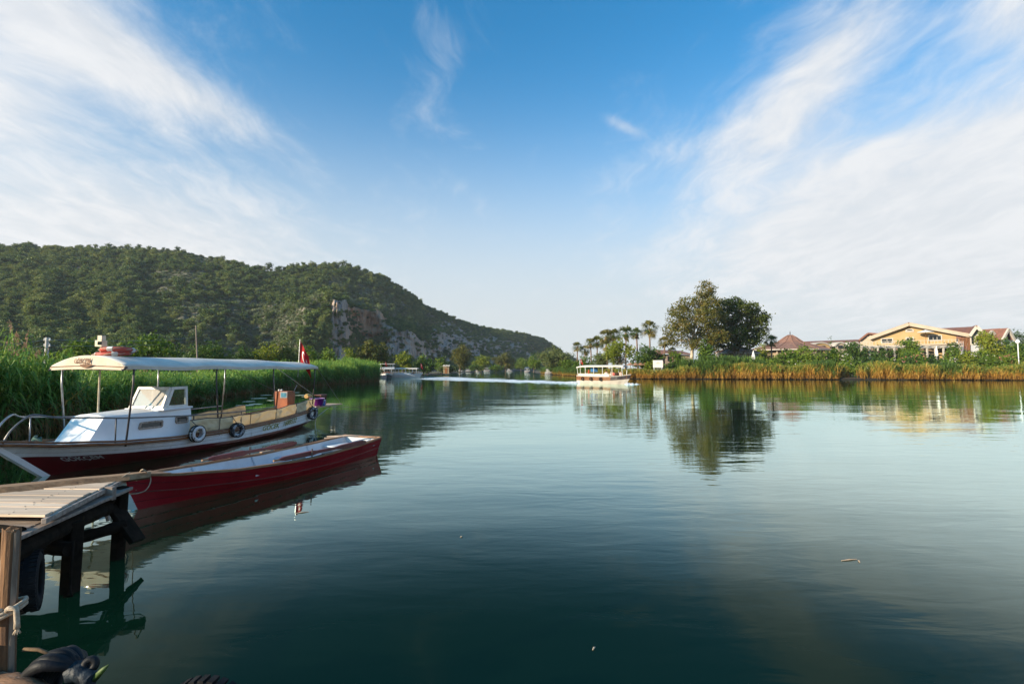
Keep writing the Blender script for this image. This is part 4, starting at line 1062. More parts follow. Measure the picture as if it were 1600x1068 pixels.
M_INSIDE = pm('pale_blue_white_paint', (0.60, 0.65, 0.70), (0.52, 0.56, 0.61), 3, 0.5, 0.001, 20, c3=(0.34, 0.30, 0.26), c3lo=0.66, c3hi=0.78, c3scale=4)
mb = MB()
for s in (1, -1): mb.grid([[row_pt(u, k, s, 0.035) for u in UR] for k in (0, 0.5, 1.0, 1.5, 2.0)])
mb.grid([[row_pt(u, 2.0, s, 0.035) for u in UR] for s in (1, -1)])
tr = [row_pt(0, k, 1, 0.035) for k in (0, 1, 2)] + [row_pt(0, k, -1, 0.035) for k in (2, 1, 0)]; mb.add([p + Vector((0.02, 0, 0)) for p in tr], [tuple(range(6))])
mb.build('inside_planking', M_INSIDE, rowb, fix=True)
M_GUN = pm('worn_brown_gunwale', (0.30, 0.16, 0.075), (0.18, 0.09, 0.045), 8, 0.6, 0.001, 30, stretch=(0.3, 2, 2), c3=(0.42, 0.31, 0.22), c3scale=5)
for s in (1, -1):
    mb = MB(); rows = []
    for u in UR:
        p = row_pt(u, 0, s); wd = 0.075 if u < 0.97 else 0.05
        rows.append([p + Vector((0, s * 0.018, 0.022)), p + Vector((0, s * 0.018, -0.018)), p + Vector((0, -s * (wd - 0.018), -0.018)), p + Vector((0, -s * (wd - 0.018), 0.022))])
    mb.grid(rows, wrap=True); mb.build('gunwale', M_GUN, rowb)
    MB().tube([row_pt(u, 1.0, s) + Vector((0, s * 0.008, 0)) for u in UR], 0.010, 5).build('chine_strake', M_RED, rowb)
    for kk in (0.5, 1.5): MB().tube([row_pt(u, kk, s) + Vector((0, s * 0.003, 0)) for u in UR], 0.005, 4).build('plank_seam', M_RED, rowb)
MB().box((0.02, 0, 0.47), (0.09, 1.22, 0.05)).build('transom_cap', M_GUN, rowb, bevel=0.01)
mb = MB(); cap = [(R_L + 0.03, 0), (R_L - 0.25, 0.17), (R_L - 0.55, 0.27), (R_L - 0.55, -0.27), (R_L - 0.25, -0.17)]
mb.prism([(x, y, 0.575 - 0.10 * (R_L - x)) for x, y in cap], (0, 0, 0.03)); mb.build('breasthook', M_GUN, rowb)
for x, zz, wd in ((0.55, 0.30, 0.62), (2.2, 0.22, 0.24), (3.7, 0.24, 0.24)):
    u = x / R_L; hw = lerp_tab(RG, u) - 0.05
    MB().box((x, 0, zz), (wd, 2 * hw - 0.08, 0.03)).build('thwart', M_INSIDE, rowb, bevel=0.006)
for x in (1.3, 2.9, 4.4):
    u = x / R_L; mb = MB(); mb.tube([row_pt(u, k, s_, 0.05) for s_, ks in ((1, (0.1, 0.5, 1.0, 1.6, 2.0)), (-1, (2.0, 1.6, 1.0, 0.5, 0.1))) for k in ks], 0.016, 4); mb.build('rib', M_INSIDE, rowb)
for s, x in ((1, 2.55), (-1, 2.9)):
    p = row_pt(x / R_L, 0, s)
    MB().tube([p + Vector((0, -s * 0.02, 0)), p + Vector((0, -s * 0.02, 0.20))], 0.014, 6).build('thole_pin', M_DARKSTEEL, rowb)
    for dx_ in (0.35, -0.45):
        q = row_pt((x + dx_) / R_L, 0, s); MB().box(q + Vector((0, -s * 0.02, 0.035)), (0.30, 0.10, 0.026), Matrix.Rotation(0.05 * s, 3, 'Z')).build('gunwale_pad', M_OLDWOOD, rowb, bevel=0.012)
# oars: square heavy loom, grip and blade
M_OAR = pm('maroon_oar_paint', (0.17, 0.022, 0.022), (0.11, 0.016, 0.016), 5, 0.45, 0.001, 25, c3=(0.30, 0.12, 0.09), c3lo=0.66, c3hi=0.75, c3scale=7)
def oar(a, c2, label):
    a, c2 = Vector(a), Vector(c2); L = (c2 - a).length; root = empty('oar', a)
    t = (c2 - a).normalized(); root.rotation_euler = Vector((1, 0, 0)).rotation_difference(t).to_euler()
    def sect(x, w_, th): return [Vector((x, -w_ / 2, -th / 2)), Vector((x, w_ / 2, -th / 2)), Vector((x, w_ / 2, th / 2)), Vector((x, -w_ / 2, th / 2))]
    def loft(name, secs, mat):
        mb = MB(); mb.grid([sect(*q) for q in secs], wrap=True); mb.add(sect(*secs[0]), [(0, 1, 2, 3)]); mb.add(sect(*secs[-1]), [(3, 2, 1, 0)]); mb.build(name, mat, root, bevel=0.008)
    loft('grip', [(0, 0.035, 0.035), (0.14, 0.032, 0.032)], M_GUN)
    loft('loom', [(0.14, 0.040, 0.040), (0.26, 0.085, 0.085), (1.00, 0.10, 0.10), (1.10, 0.07, 0.07), (L * 0.62, 0.055, 0.055)], M_OAR)
    loft('blade', [(L * 0.62, 0.055, 0.055), (L * 0.70, 0.09, 0.09), (L * 0.95, 0.05, 0.12), (L, 0.03, 0.05)], M_OAR)
    tag(root, label, 'oar', 'oars of the rowing boat')
oar(rW((3.45, 0.60, 0.46)), rW((0.75, 0.70, 0.47)), 'maroon oar lying along the river-side gunwale of the rowing boat')
oar(rW((4.1, -0.56, 0.50)), rW((1.5, -0.80, 0.46)), 'maroon oar lying along the gunwale of the rowing boat next to the passenger boat')
oar(rW((4.6, 0.30, 0.22)), rW((2.4, 0.40, 0.285)), 'maroon oar lying inside the rowing boat')
for k, (a, c2, lb) in enumerate((((0.55, -0.72, 0.50), (0.18, 0.42, 0.525), 'pale stick laid across the stern of the rowing boat, longer of two'), ((0.78, -0.60, 0.49), (0.30, 0.10, 0.515), 'pale stick laid across the stern of the rowing boat, shorter of two'))):
    tag(MB().tube([rW(a), (rW(a) + rW(c2)) / 2 + Vector((0, 0, 0.02)), rW(c2)], [0.014, 0.016, 0.01], 6).build('stick', M_OLDWOOD, smooth=True), lb, 'stick')

# ================================================================== JETTY
def clip(poly, p0, nrm):
    """keep the part of a 2-D polygon on the side of p0 that nrm points to"""
    out = []
    for i in range(len(poly)):
        a, c = poly[i - 1], poly[i]
        da = (a[0] - p0[0]) * nrm[0] + (a[1] - p0[1]) * nrm[1]; dc = (c[0] - p0[0]) * nrm[0] + (c[1] - p0[1]) * nrm[1]
        if (da >= 0) != (dc >= 0):
            t = da / (da - dc); out.append((a[0] + (c[0] - a[0]) * t, a[1] + (c[1] - a[1]) * t))
        if dc >= 0: out.append(c)
    return out
rng = np.random.default_rng(5)
jet = empty('jetty', (-5.2, 4.6, 0))
tag(jet, 'wooden jetty of pale new planks over older grey boards on dark piles', 'jetty')
JO = Vector((-5.2, 4.6, 0))
def jp(mb, name, mat, **k):
    mb.v = [tuple(Vector(p) - JO) for p in mb.v]
    return mb.build(name, mat, jet, **k)
ZU, ZL = 0.93, 0.80
E0, E1 = tuple(G(67, 806, ZU))[:2], tuple(G(197, 742, ZU))[:2]          # outer edge of the pale platform
en = (-(E1[1] - E0[1]), (E1[0] - E0[0]))                               # points to land side
en = (-abs(en[0]), en[1] if en[0] < 0 else -en[1])
F1 = G(236, 737, ZU + 0.04); F0 = F1 + (G(0, 761, ZU + 0.04) - F1) * 2.2; F0.z = F1.z = 0   # far brown beam
fn = (F1.y - F0.y, -(F1.x - F0.x))
y = E0[1]; k = 0
while y < E1[1]:
    wd = 0.136 + rng.normal() * 0.012
    dy = rng.normal() * 0.004
    poly = [(-8.6, y + 0.20 + dy), (-3.4, y), (-3.4, y + wd - 0.009), (-8.6, y + wd - 0.009 + 0.20 + dy)]
    eo = rng.normal() * 0.007
    poly = clip(poly, (E0[0] + eo, E0[1]), (-(E1[1] - E0[1]), E1[0] - E0[0]))
    poly = clip([(p[0], p[1]) for p in poly], F0, fn)
    if len(poly) >= 3:
        z = ZU + rng.normal() * 0.004
        jp(MB().prism([(p[0], p[1], z - 0.024) for p in poly], (0, 0, 0.024)), 'plank', M_RAWWOOD, bevel=0.004)
        for xn in (-4.75 - 0.3 * (y - E0[1]), -5.6):
            for dn in (0.035, 0.098): jp(MB().lathe([(0.0, 0.004), (0.006, 0.003), (0.007, 0.0)], (xn + 0.02 * rng.normal(), y + dn + 0.02, z), 6), 'nail', M_DARKSTEEL)
    y += wd
ed = (Vector((E1[0], E1[1], 0)) - Vector((E0[0], E0[1], 0))).normalized()
jp(MB().beam((E0[0] + 0.03, E0[1] - 0.02, ZU - 0.042), (E1[0] + 0.03, E1[1] + 0.02, ZU - 0.036), 0.045, 0.05), 'edge_board', M_OLDWOOD, bevel=0.006)
# far brown beam, thick split slab with a ragged end
mb = MB(); rows = []
for i in range(15):
    t = i / 14; p = F0.lerp(F1, t); w_ = 0.115 + 0.02 * mnoise.noise(Vector((t * 6, 1, 1))) - (0.05 if i == 14 else 0); s = Vector((-(F1 - F0).y, (F1 - F0).x, 0)).normalized()
    zz = ZU + 0.045 + 0.012 * mnoise.noise(Vector((t * 5, 3, 1)))
    rows.append([p + s * (w_ + 0.10) + Vector((0, 0, zz - 0.05)), p + s * w_ + Vector((0, 0, zz)), p - s * w_ * 0.8 + Vector((0, 0, zz + 0.01)), p - s * (w_ + 0.02) + Vector((0, 0, zz - 0.05)), p + Vector((0, 0, zz - 0.09))])
mb.grid(rows, wrap=True); mb.add(rows[0], [(0, 1, 2, 3, 4)]); mb.add(rows[-1], [(4, 3, 2, 1, 0)])
jp(mb, 'split_slab', pm('brown_split_slab', (0.36, 0.22, 0.12), (0.22, 0.125, 0.065), 8, 0.85, 0.004, 22, stretch=(0.2, 2, 2), c3=(0.10, 0.06, 0.035), c3scale=6), smooth=False)
# lower grey walkway boards
LW1 = G(210, 765, ZL); LW0 = LW1 + (G(28, 844, ZL) - LW1) * 2.4; LW0.z = LW1.z = 0
ld = (LW1 - LW0).normalized(); ls = Vector((-ld.y, ld.x, 0))
for i in range(6):
    off = 0.012 + i * 0.165; L0 = LW0 + ls * (off + 0.078); end = LW1 if i == 0 else LW0 + ld * ((LW1 - LW0).length * 0.80 - 0.09 * i + rng.normal() * 0.04)
    z = ZL - (0.02 if i else 0) + rng.normal() * 0.004
    jp(MB().beam((L0.x, L0.y, z - 0.02), (end.x + ls.x * (off + 0.078), end.y + ls.y * (off + 0.078), z - 0.02 + (0.05 if i == 0 else 0)), 0.155, 0.036), 'walkway_board', M_OLDWOOD, bevel=0.006)
# cross boards on the landward half of the walkway
for i in range(15):
    t = (LW1 - LW0).length * 0.60 - 0.5 + i * 0.105; c = LW0 + ld * t + ls * 0.63
    jp(MB().beam((c.x - ls.x * 0.62 + ls.x * 0.10, c.y - ls.y * 0.62 + ls.y * 0.10, ZL + 0.022 + rng.normal() * 0.002), (c.x + ls.x * 3.2, c.y + ls.y * 3.2, ZL + 0.022), 0.092, 0.022), 'cross_board', M_OLDWOOD, bevel=0.003)
# heavy dark bearers, irregular logs
def rough_log(a, c2, r, n=14, seed=0):
    a, c2 = Vector(a), Vector(c2); pts = []; rs = []
    for i in range(n):
        t = i / (n - 1); p = a.lerp(c2, t)
        pts.append(p + Vector((0.02 * mnoise.noise(Vector((t * 4, seed, 0))), 0.02 * mnoise.noise(Vector((t * 4, seed, 5))), 0.03 * mnoise.noise(Vector((t * 4, seed, 9)))))); rs.append(r * (1 + 0.30 * mnoise.noise(Vector((t * 19, seed, 2)))))
    return MB().tube(pts, rs, 10)
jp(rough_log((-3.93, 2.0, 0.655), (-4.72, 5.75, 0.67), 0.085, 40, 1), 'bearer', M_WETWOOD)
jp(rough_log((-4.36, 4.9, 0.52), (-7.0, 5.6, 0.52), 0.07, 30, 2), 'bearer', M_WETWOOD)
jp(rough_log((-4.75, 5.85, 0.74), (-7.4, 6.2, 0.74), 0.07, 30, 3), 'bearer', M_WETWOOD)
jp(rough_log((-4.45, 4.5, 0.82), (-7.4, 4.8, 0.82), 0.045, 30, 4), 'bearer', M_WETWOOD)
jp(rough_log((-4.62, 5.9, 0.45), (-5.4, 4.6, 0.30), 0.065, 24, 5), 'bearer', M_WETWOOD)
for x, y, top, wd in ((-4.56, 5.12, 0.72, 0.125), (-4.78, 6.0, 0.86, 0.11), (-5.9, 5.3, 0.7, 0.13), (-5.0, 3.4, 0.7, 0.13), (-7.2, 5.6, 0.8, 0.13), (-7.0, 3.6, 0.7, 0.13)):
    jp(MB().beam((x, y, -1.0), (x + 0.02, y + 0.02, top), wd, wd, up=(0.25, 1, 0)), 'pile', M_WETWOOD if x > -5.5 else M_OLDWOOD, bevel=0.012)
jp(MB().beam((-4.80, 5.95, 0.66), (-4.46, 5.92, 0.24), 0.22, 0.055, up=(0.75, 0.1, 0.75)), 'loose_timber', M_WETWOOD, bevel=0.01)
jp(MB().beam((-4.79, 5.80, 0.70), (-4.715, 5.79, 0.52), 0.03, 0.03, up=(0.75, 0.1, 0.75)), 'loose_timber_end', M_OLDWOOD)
jp(MB().beam((-4.66, 5.72, 0.78), (-4.66, 5.72, 1.0 - 0.07), 0.11, 0.06, up=(0, 1, 0)), 'packing_block', M_OLDWOOD, bevel=0.006)

# near landing that the camera stands on: log edge and planks behind it
land = empty('near_landing', (-2.6, 2.4, 0)); JO = Vector((-2.6, 2.4, 0)); jet_save = jet; jet = land
tag(land, 'rough brown log edge of the near landing in the bottom corner', 'landing')
LG0, LG1 = G(-150, 1000, 0.80), G(165, 1088, 0.74)
jp(rough_log(LG0 - Vector((0, 0.06, 0.10)), LG1 - Vector((0, 0.06, 0.10)), 0.105, 34, 9), 'edge_log', pm('brown_edge_log', (0.30, 0.16, 0.085), (0.15, 0.08, 0.045), 7, 0.85, 0.012, 16, stretch=(0.35, 2, 2), c3=(0.45, 0.30, 0.21), c3lo=0.6, c3hi=0.68, c3scale=9), smooth=True)  # brown wood with paler brown patches
for i in range(9):
    yy = 2.22 - i * 0.16
    jp(MB().beam((-4.2, yy + 0.30, 0.77), (-1.5, yy - 0.12, 0.77), 0.15, 0.035), 'plank', M_OLDWOOD, bevel=0.004)
for x, y in ((-1.8, 1.6), (-3.2, 2.2), (-2.0, 0.5)):
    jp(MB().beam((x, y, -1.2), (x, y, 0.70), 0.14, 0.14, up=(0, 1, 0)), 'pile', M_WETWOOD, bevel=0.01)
jet = jet_save

# mooring post: split trunk with bark, cracked top
PB = G(13, 1030, 0.8)
post = empty('mooring_post', (PB.x, PB.y, 0.0))
def stake(cx, cy, z0, z1, r, seed, name, mat):
    rows = []
    for i in range(13):
        t = i / 12; z = z0 + (z1 - z0) * t; ring = []
        for j in range(14):
            a = 2 * math.pi * j / 14
            rr = r * (1 + 0.16 * mnoise.noise(Vector((math.cos(a) * 1.6, math.sin(a) * 1.6 + seed, z * 1.2))) + 0.05 * math.sin(5 * a + seed))
            ring.append(Vector((cx + rr * math.cos(a) + 0.008 * math.sin(z * 5) - 0.03 * max(0, z - 0.8), cy + rr * math.sin(a) * 0.9, z + (0.012 * math.sin(3 * a + seed) if i == 12 else 0))))
        rows.append(ring)
    mb = MB(); mb.grid(rows, wrap=True); mb.add(rows[-1], [tuple(range(14))]); mb.build(name, mat, post, smooth=False)
stake(-0.005, 0.0, -0.9, 1.46, 0.040, 1.0, 'trunk', M_BARK)
stake(-0.080, -0.015, 0.35, 1.452, 0.032, 5.0, 'split_half', M_BARK)
stake(0.030, -0.01, 0.55, 1.455, 0.013, 9.0, 'bark_strip', pm('grey_bark_strip', (0.26, 0.20, 0.15), (0.15, 0.11, 0.08), 12, 0.9, 0.004, 30, stretch=(3, 3, 0.4)))
tag(post, 'split brown wooden mooring post rising from the near landing', 'post')
rp = MB(); pts = []
for i in range(30):
    a = 2 * math.pi * i / 12 + 2.6; pts.append(Vector((PB.x - 0.02 + 0.078 * math.cos(a), PB.y - 0.005 + 0.068 * math.sin(a), 1.03 + 0.0016 * i + 0.03 * math.cos(a - 0.4))))
rp.tube(pts, 0.011, 7)
kn = Vector((PB.x + 0.05, PB.y - 0.05, 1.075))
rp.tube([kn + Vector((-0.03, 0, -0.012)), kn + Vector((0.0, -0.012, 0.012)), kn + Vector((0.025, 0, 0.008)), kn + Vector((0.03, 0.0, -0.02)), kn + Vector((0.034, 0.0, -0.06)), kn + Vector((0.036, 0, -0.092))], [0.012, 0.013, 0.013, 0.012, 0.012, 0.014], 7)
for i in range(9):
    a = i * 0.7; rp.tube([kn + Vector((0.036, 0, -0.088)), kn + Vector((0.036 + 0.016 * math.cos(a), 0.014 * math.sin(a), -0.118))], [0.004, 0.002], 4)
tag(rp.build('knotted_rope', M_ROPE, smooth=True), 'frayed knotted rope tied round the mooring post', 'rope')
pp = empty('metal_pipe', (-2.66, 2.50, 0.70))
MB().tube([(0, 0, 0), (0.0, 0.0, 0.20)], 0.040, 16, caps=True).build('pipe', pm('galvanised_pipe', (0.32, 0.38, 0.42), (0.12, 0.14, 0.15), 9, 0.4, 0.001, 30, metal=0.5, stretch=(1, 1, 0.3)), pp, smooth=True)
mb = MB(); mb.torus((0, 0, 0.2), 0.040, 0.005, n=18, m=6); mb.build('lip', M_STEEL, pp, smooth=True)
tag(pp, 'short grey metal pipe at the foot of the mooring post', 'pipe')

# black plastic bundle lashed to the landing edge: sheeting gathered in folds
BC = G(108, 1042, 0.76)
bd = empty('plastic_bundle', (BC.x, BC.y, 0.72), -0.15)
M_BLACKP = pm('black_plastic', (0.007, 0.008, 0.010), (0.013, 0.014, 0.018), 8, 0.55, 0.004, 26, spec=0.22)
for k in range(9):
    f = k / 8; yy = -0.10 + 0.20 * f; top = 0.085 + 0.03 * math.sin(f * 3.1) - 0.05 * f + 0.01 * math.sin(k * 2.3)
    pts = [(-0.17 + 0.02 * math.sin(k * 1.7), yy - 0.03, -0.12), (-0.165, yy, -0.03), (-0.12, yy + 0.01, top - 0.03), (-0.05, yy * 0.9, top + 0.012), (0.01, yy * 0.6, top), (0.05, yy * 0.3, 0.06)]
    MB().tube(smooth_path(pts, 5), [0.020 + 0.012 * math.sin(math.pi * min(1, i / 25)) for i in range(26)], 8).build('fold', M_BLACKP, bd, smooth=True)
MB().tube(smooth_path([(-0.15, -0.13, -0.10), (-0.05, -0.155, -0.03), (0.06, -0.13, -0.025), (0.14, -0.10, -0.05), (0.165, -0.08, -0.14)], 6), [0.022 + 0.020 * math.sin(math.pi * i / 24) for i in range(25)], 10).build('fold', M_BLACKP, bd, smooth=True)
MB().tube(smooth_path([(-0.16, -0.10, -0.15), (-0.05, -0.15, -0.11), (0.05, -0.14, -0.12), (0.10, -0.1, -0.17)], 6), 0.034, 10).build('fold', M_BLACKP, bd, smooth=True)
for c, r_ in (((0.025, -0.01, 0.075), 0.033), ((0.125, 0.0, 0.065), 0.038)):
    mb = MB(); mb.torus(c, r_ * 0.62, r_ * 0.48, (0.4, -0.8, 0.3), 18, 10); mb.build('knot', M_BLACKP, bd, smooth=True)
mb = MB(); rows = []
for i in range(9):
    t = i / 8; c = Vector((0.05 + 0.12 * t, -0.02, 0.03 + 0.012 * math.sin(t * 5) - 0.015 * t)); rr = 0.055 * (1 - 0.25 * t) * (0.9 + 0.1 * math.sin(i * 2.2))
    rows.append([c + Vector((0.01 * math.sin(j), rr * math.cos(2 * math.pi * j / 12) * (1 + 0.12 * math.sin(3 * j + i)), rr * math.sin(2 * math.pi * j / 12) * (1 + 0.12 * math.cos(2 * j + i)))) for j in range(12)])
mb.grid(rows, wrap=True); mb.add(rows[-1], [tuple(range(12))]); mb.build('sheet_end', pm('blue_black_plastic', (0.010, 0.015, 0.022), (0.022, 0.034, 0.046), 25, 0.5, 0.006, 40, spec=0.3), bd, smooth=True)
mb = MB(); mb.tube([(0.165, -0.01, 0.005), (0.20, 0.0, 0.045), (0.235, 0.0, 0.075)], [0.018, 0.014, 0.003], 6); mb.build('green_tip', pm('green_leaf_tip', (0.10, 0.16, 0.03), (0.05, 0.09, 0.02), 20, 0.6), bd, smooth=True)
tag(bd, 'crumpled black plastic bundle tied to the landing edge below the post', 'bundle')
tag(MB().tube([G(36, 1014, 0.86), G(60, 1014, 0.85), BC + Vector((-0.06, -0.02, 0.07))], 0.009, 6).build('short_rope', pm('brown_rope', (0.16, 0.10, 0.05), (0.10, 0.06, 0.03), 60, 0.9), smooth=True), 'thin brown rope stretched from the post to the black bundle', 'rope')
tyre('edge_tyre', (-1.50, 2.43, 0.50), (0.10, 1, 0), 0.27, 0.16, 0.16, 'black tyre on the landing edge, only its top showing at the bottom of the picture', 'tyres hung along the jetty')
tyre('edge_tyre', (-1.29, 2.36, 0.455), (0.55, 1, 0), 0.30, 0.18, 0.16, 'black tyre at the very bottom edge next to another tyre top', 'tyres hung along the jetty')
tyre('edge_tyre', (-4.40, 4.55, 0.36), (1, 0.75, 0.05), 0.255, 0.15, 0.15, 'black tyre hanging in shadow under the walkway boards', 'tyres hung along the jetty')
# bow line of the rowing boat, looped over the slab end
a = Vector((-4.66, 6.16, 0.975)); c2 = rW((R_L - 0.12, 0.05, 0.58))
loop = [a + Vector((-0.10, -0.02, 0.03)), a + Vector((-0.17, -0.10, -0.04)), a + Vector((-0.19, -0.12, -0.15)), a + Vector((-0.10, -0.02, -0.235)), a + Vector((0.02, 0.08, -0.22)), a + Vector((0.06, 0.12, -0.10)), a + Vector((0.03, 0.10, 0.0)), a + Vector((-0.02, 0.06, 0.045)), a.lerp(c2, 0.5) + Vector((0, 0, -0.08)), c2]
sm = []
for i in range(len(loop) - 1):
    for q in range(5):
        t = q / 5; p0, p1, p2, p3 = loop[max(0, i - 1)], loop[i], loop[i + 1], loop[min(len(loop) - 1, i + 2)]
        sm.append(0.5 * ((2 * p1) + (p2 - p0) * t + (2 * p0 - 5 * p1 + 4 * p2 - p3) * t * t + (3 * p1 - p0 - 3 * p2 + p3) * t ** 3))
sm.append(loop[-1])
tag(MB().tube(sm, 0.007, 6).build('bow_line', M_ROPE, smooth=True), 'pale mooring line looping from the jetty slab to the rowing boat bow', 'rope')
# rope and twig tangle hanging below the walkway
tag(MB().tube([(-4.33, 4.9, 0.60), (-4.34, 4.9, 0.30), (-4.32, 4.88, 0.14), (-4.26, 4.84, 0.10), (-4.36, 4.86, 0.08)], 0.012, 6).build('hanging_rope', M_WETWOOD, smooth=True), 'dark frayed rope end hanging below the walkway near the pile', 'rope')

# ================================================================== REEDS
def reed_clump(rng, n_stem, h, rad, n_leaf, lw, ll, plume=0.0, bend=0.12, seg=3, leaf_from=0.15):
    """stems with long arching blades; attribute h = height up the plant (dead straw low, green high)"""
    Q = []; Hh = []; T = []
    for s in range(n_stem):
        a = rng.random() * 6.283; r = rad * math.sqrt(rng.random()); bx, by = r * math.cos(a), r * math.sin(a)
        hh = h * (0.72 + 0.4 * rng.random()); la = rng.random() * 6.283; ln = bend * hh * (0.3 + rng.random())
        tint = rng.normal(0.0, 0.16)
        def P(t): return np.array((bx + math.cos(la) * ln * t * t, by + math.sin(la) * ln * t * t, hh * t))
        wa = rng.random() * 3.14; wv_ = np.array((math.cos(wa), math.sin(wa), 0)) * lw * 0.32
        for k in range(3):
            p0, p1 = P(k / 3), P((k + 1) / 3); Q.append((p0 - wv_, p0 + wv_, p1 + wv_ * 0.7, p1 - wv_ * 0.7)); Hh.append([k / 3, k / 3, (k + 1) / 3, (k + 1) / 3]); T.append(tint)
        for l in range(n_leaf):
            t = leaf_from + (1 - leaf_from) * (l + rng.random()) / n_leaf; p = P(t)
            az = rng.random() * 6.283; L = ll * (0.6 + 0.7 * rng.random()) * (1.1 - 0.35 * t); up = 0.55 + 0.9 * rng.random(); dr = 0.9 + 0.9 * rng.random()
            d = np.array((math.cos(az), math.sin(az), 0)); side = np.array((-math.sin(az), math.cos(az), 0)) * lw * 0.5
            prev = None
            for k in range(seg + 1):
                u = k / seg; c = p + d * L * u * 0.8 + np.array((0, 0, L * (up * u - dr * u * u))); wk = side * (1 - u) ** 0.6 * (0.75 + 0.5 * (u > 0.1)) + side * 0.03
                if prev is not None: Q.append((prev[0] - prev[1], prev[0] + prev[1], c + wk, c - wk)); Hh.append([t] * 4); T.append(tint + rng.normal(0, 0.12))
                prev = (c, wk)
        if rng.random() < plume:
            p = P(1.0); pd = np.array((math.cos(la), math.sin(la), 0))
            for k in range(26):
                u = rng.random(); c = p + np.array((0, 0, 0.34 * u)) + pd * 0.16 * u * u + rng.normal(size=3) * 0.035 * (1.1 - u * 0.7); e = rng.normal(size=3); e /= np.linalg.norm(e); f_ = np.cross(e, rng.normal(size=3)); f_ /= np.linalg.norm(f_)
                Q.append((c - e * 0.06, c - f_ * 0.018, c + e * 0.06, c + f_ * 0.018)); Hh.append([1.6] * 4); T.append(0.0)
    return np.array(Q), np.array(Hh).ravel(), np.repeat(np.array(T), 4)
def reedmat(name, stops, plume=(0.42, 0.26, 0.17), trans=0.3):
    m = bpy.data.materials.new(name); m.use_nodes = True; g = NT(m.node_tree); b = g.n['Principled BSDF']; out = g.n['Material Output']
    a1 = g.n.new('ShaderNodeAttribute'); a1.attribute_name = 'h'; a2 = g.n.new('ShaderNodeAttribute'); a2.attribute_name = 'tint'; oi = g.n.new('ShaderNodeObjectInfo')
    f = g.m('ADD', a1.outputs['Fac'], g.m('ADD', g.m('MULTIPLY', a2.outputs['Fac'], 0.7), g.m('MULTIPLY', g.m('SUBTRACT', oi.outputs['Random'], 0.5), 0.42)), clamp=True)
    col = g.mix(g.m('GREATER_THAN', a1.outputs['Fac'], 1.3), g.ramp(f, stops), plume)
    g.put(b.inputs['Base Color'], col); b.inputs['Roughness'].default_value = 0.5; b.inputs['Specular IOR Level'].default_value = 0.3
    tr = g.n.new('ShaderNodeBsdfTranslucent'); g.put(tr.inputs[0], col); mx = g.n.new('ShaderNodeMixShader'); mx.inputs[0].default_value = trans
    g.l.new(b.outputs[0], mx.inputs[1]); g.l.new(tr.outputs[0], mx.inputs[2]); g.l.new(mx.outputs[0], out.inputs[0]); return m
M_REED = reedmat('green_reeds', [(0.0, (0.24, 0.15, 0.06)), (0.20, (0.20, 0.15, 0.05)), (0.36, (0.080, 0.165, 0.030)), (0.65, (0.095, 0.25, 0.040)), (1.0, (0.26, 0.38, 0.06))])
M_STRAW = reedmat('golden_reeds', [(0.0, (0.26, 0.13, 0.03)), (0.30, (0.50, 0.27, 0.05)), (0.66, (0.54, 0.36, 0.075)), (0.86, (0.26, 0.27, 0.045)), (1.0, (0.15, 0.22, 0.03))])
M_REEDR = reedmat('far_bank_reeds', [(0.0, (0.42, 0.22, 0.04)), (0.28, (0.42, 0.26, 0.05)), (0.42, (0.11, 0.16, 0.03)), (0.75, (0.055, 0.125, 0.022)), (1.0, (0.12, 0.20, 0.035))])
def reed_variant(nm, mat, seed, **k):
    q, hh, tt = reed_clump(np.random.default_rng(seed), **k); return quads_mesh(nm, q, mat, {'h': hh, 'tint': tt})
near_v = [reed_variant('reed', M_REED, 20 + i, n_stem=8, h=3.1, rad=0.36, n_leaf=13, lw=0.052, ll=0.66, plume=0.0 if i < 4 else 0.75) for i in range(6)]
dead_v = [reed_variant('reed', M_STRAW, 95 + i, n_stem=7, h=2.5, rad=0.35, n_leaf=7, lw=0.045, ll=0.5, bend=0.45) for i in range(2)]
far_v = [reed_variant('reed', M_REED, 40 + i, n_stem=10, h=3.0, rad=0.6, n_leaf=9, lw=0.075, ll=0.75, plume=0.0) for i in range(4)]
straw_v = [reed_variant('reed', M_STRAW, 60 + i, n_stem=13, h=2.5, rad=0.75, n_leaf=8, lw=0.11, ll=0.75, bend=0.35) for i in range(4)]
tall_v = [reed_variant('reed', M_REEDR, 80 + i, n_stem=12, h=4.2, rad=0.8, n_leaf=9, lw=0.11, ll=0.95, bend=0.15) for i in range(4)]
def along(pts, x):
    """point at arc length x on a polyline, with unit normal to its left"""
    for (a, c) in zip(pts[:-1], pts[1:]):
        L = math.hypot(c[0] - a[0], c[1] - a[1])
        if x <= L: t = x / L; return (a[0] + (c[0] - a[0]) * t, a[1] + (c[1] - a[1]) * t), (-(c[1] - a[1]) / L, (c[0] - a[0]) / L)
        x -= L
    return pts[-1], (0, 1)
def plen(pts): return sum(math.hypot(c[0] - a[0], c[1] - a[1]) for a, c in zip(pts[:-1], pts[1:]))
rng = np.random.default_rng(33)
PT, RO, SCA, ID = [], [], [], []
path = LSHORE[1:13]; L = plen(path)
nreed = 0
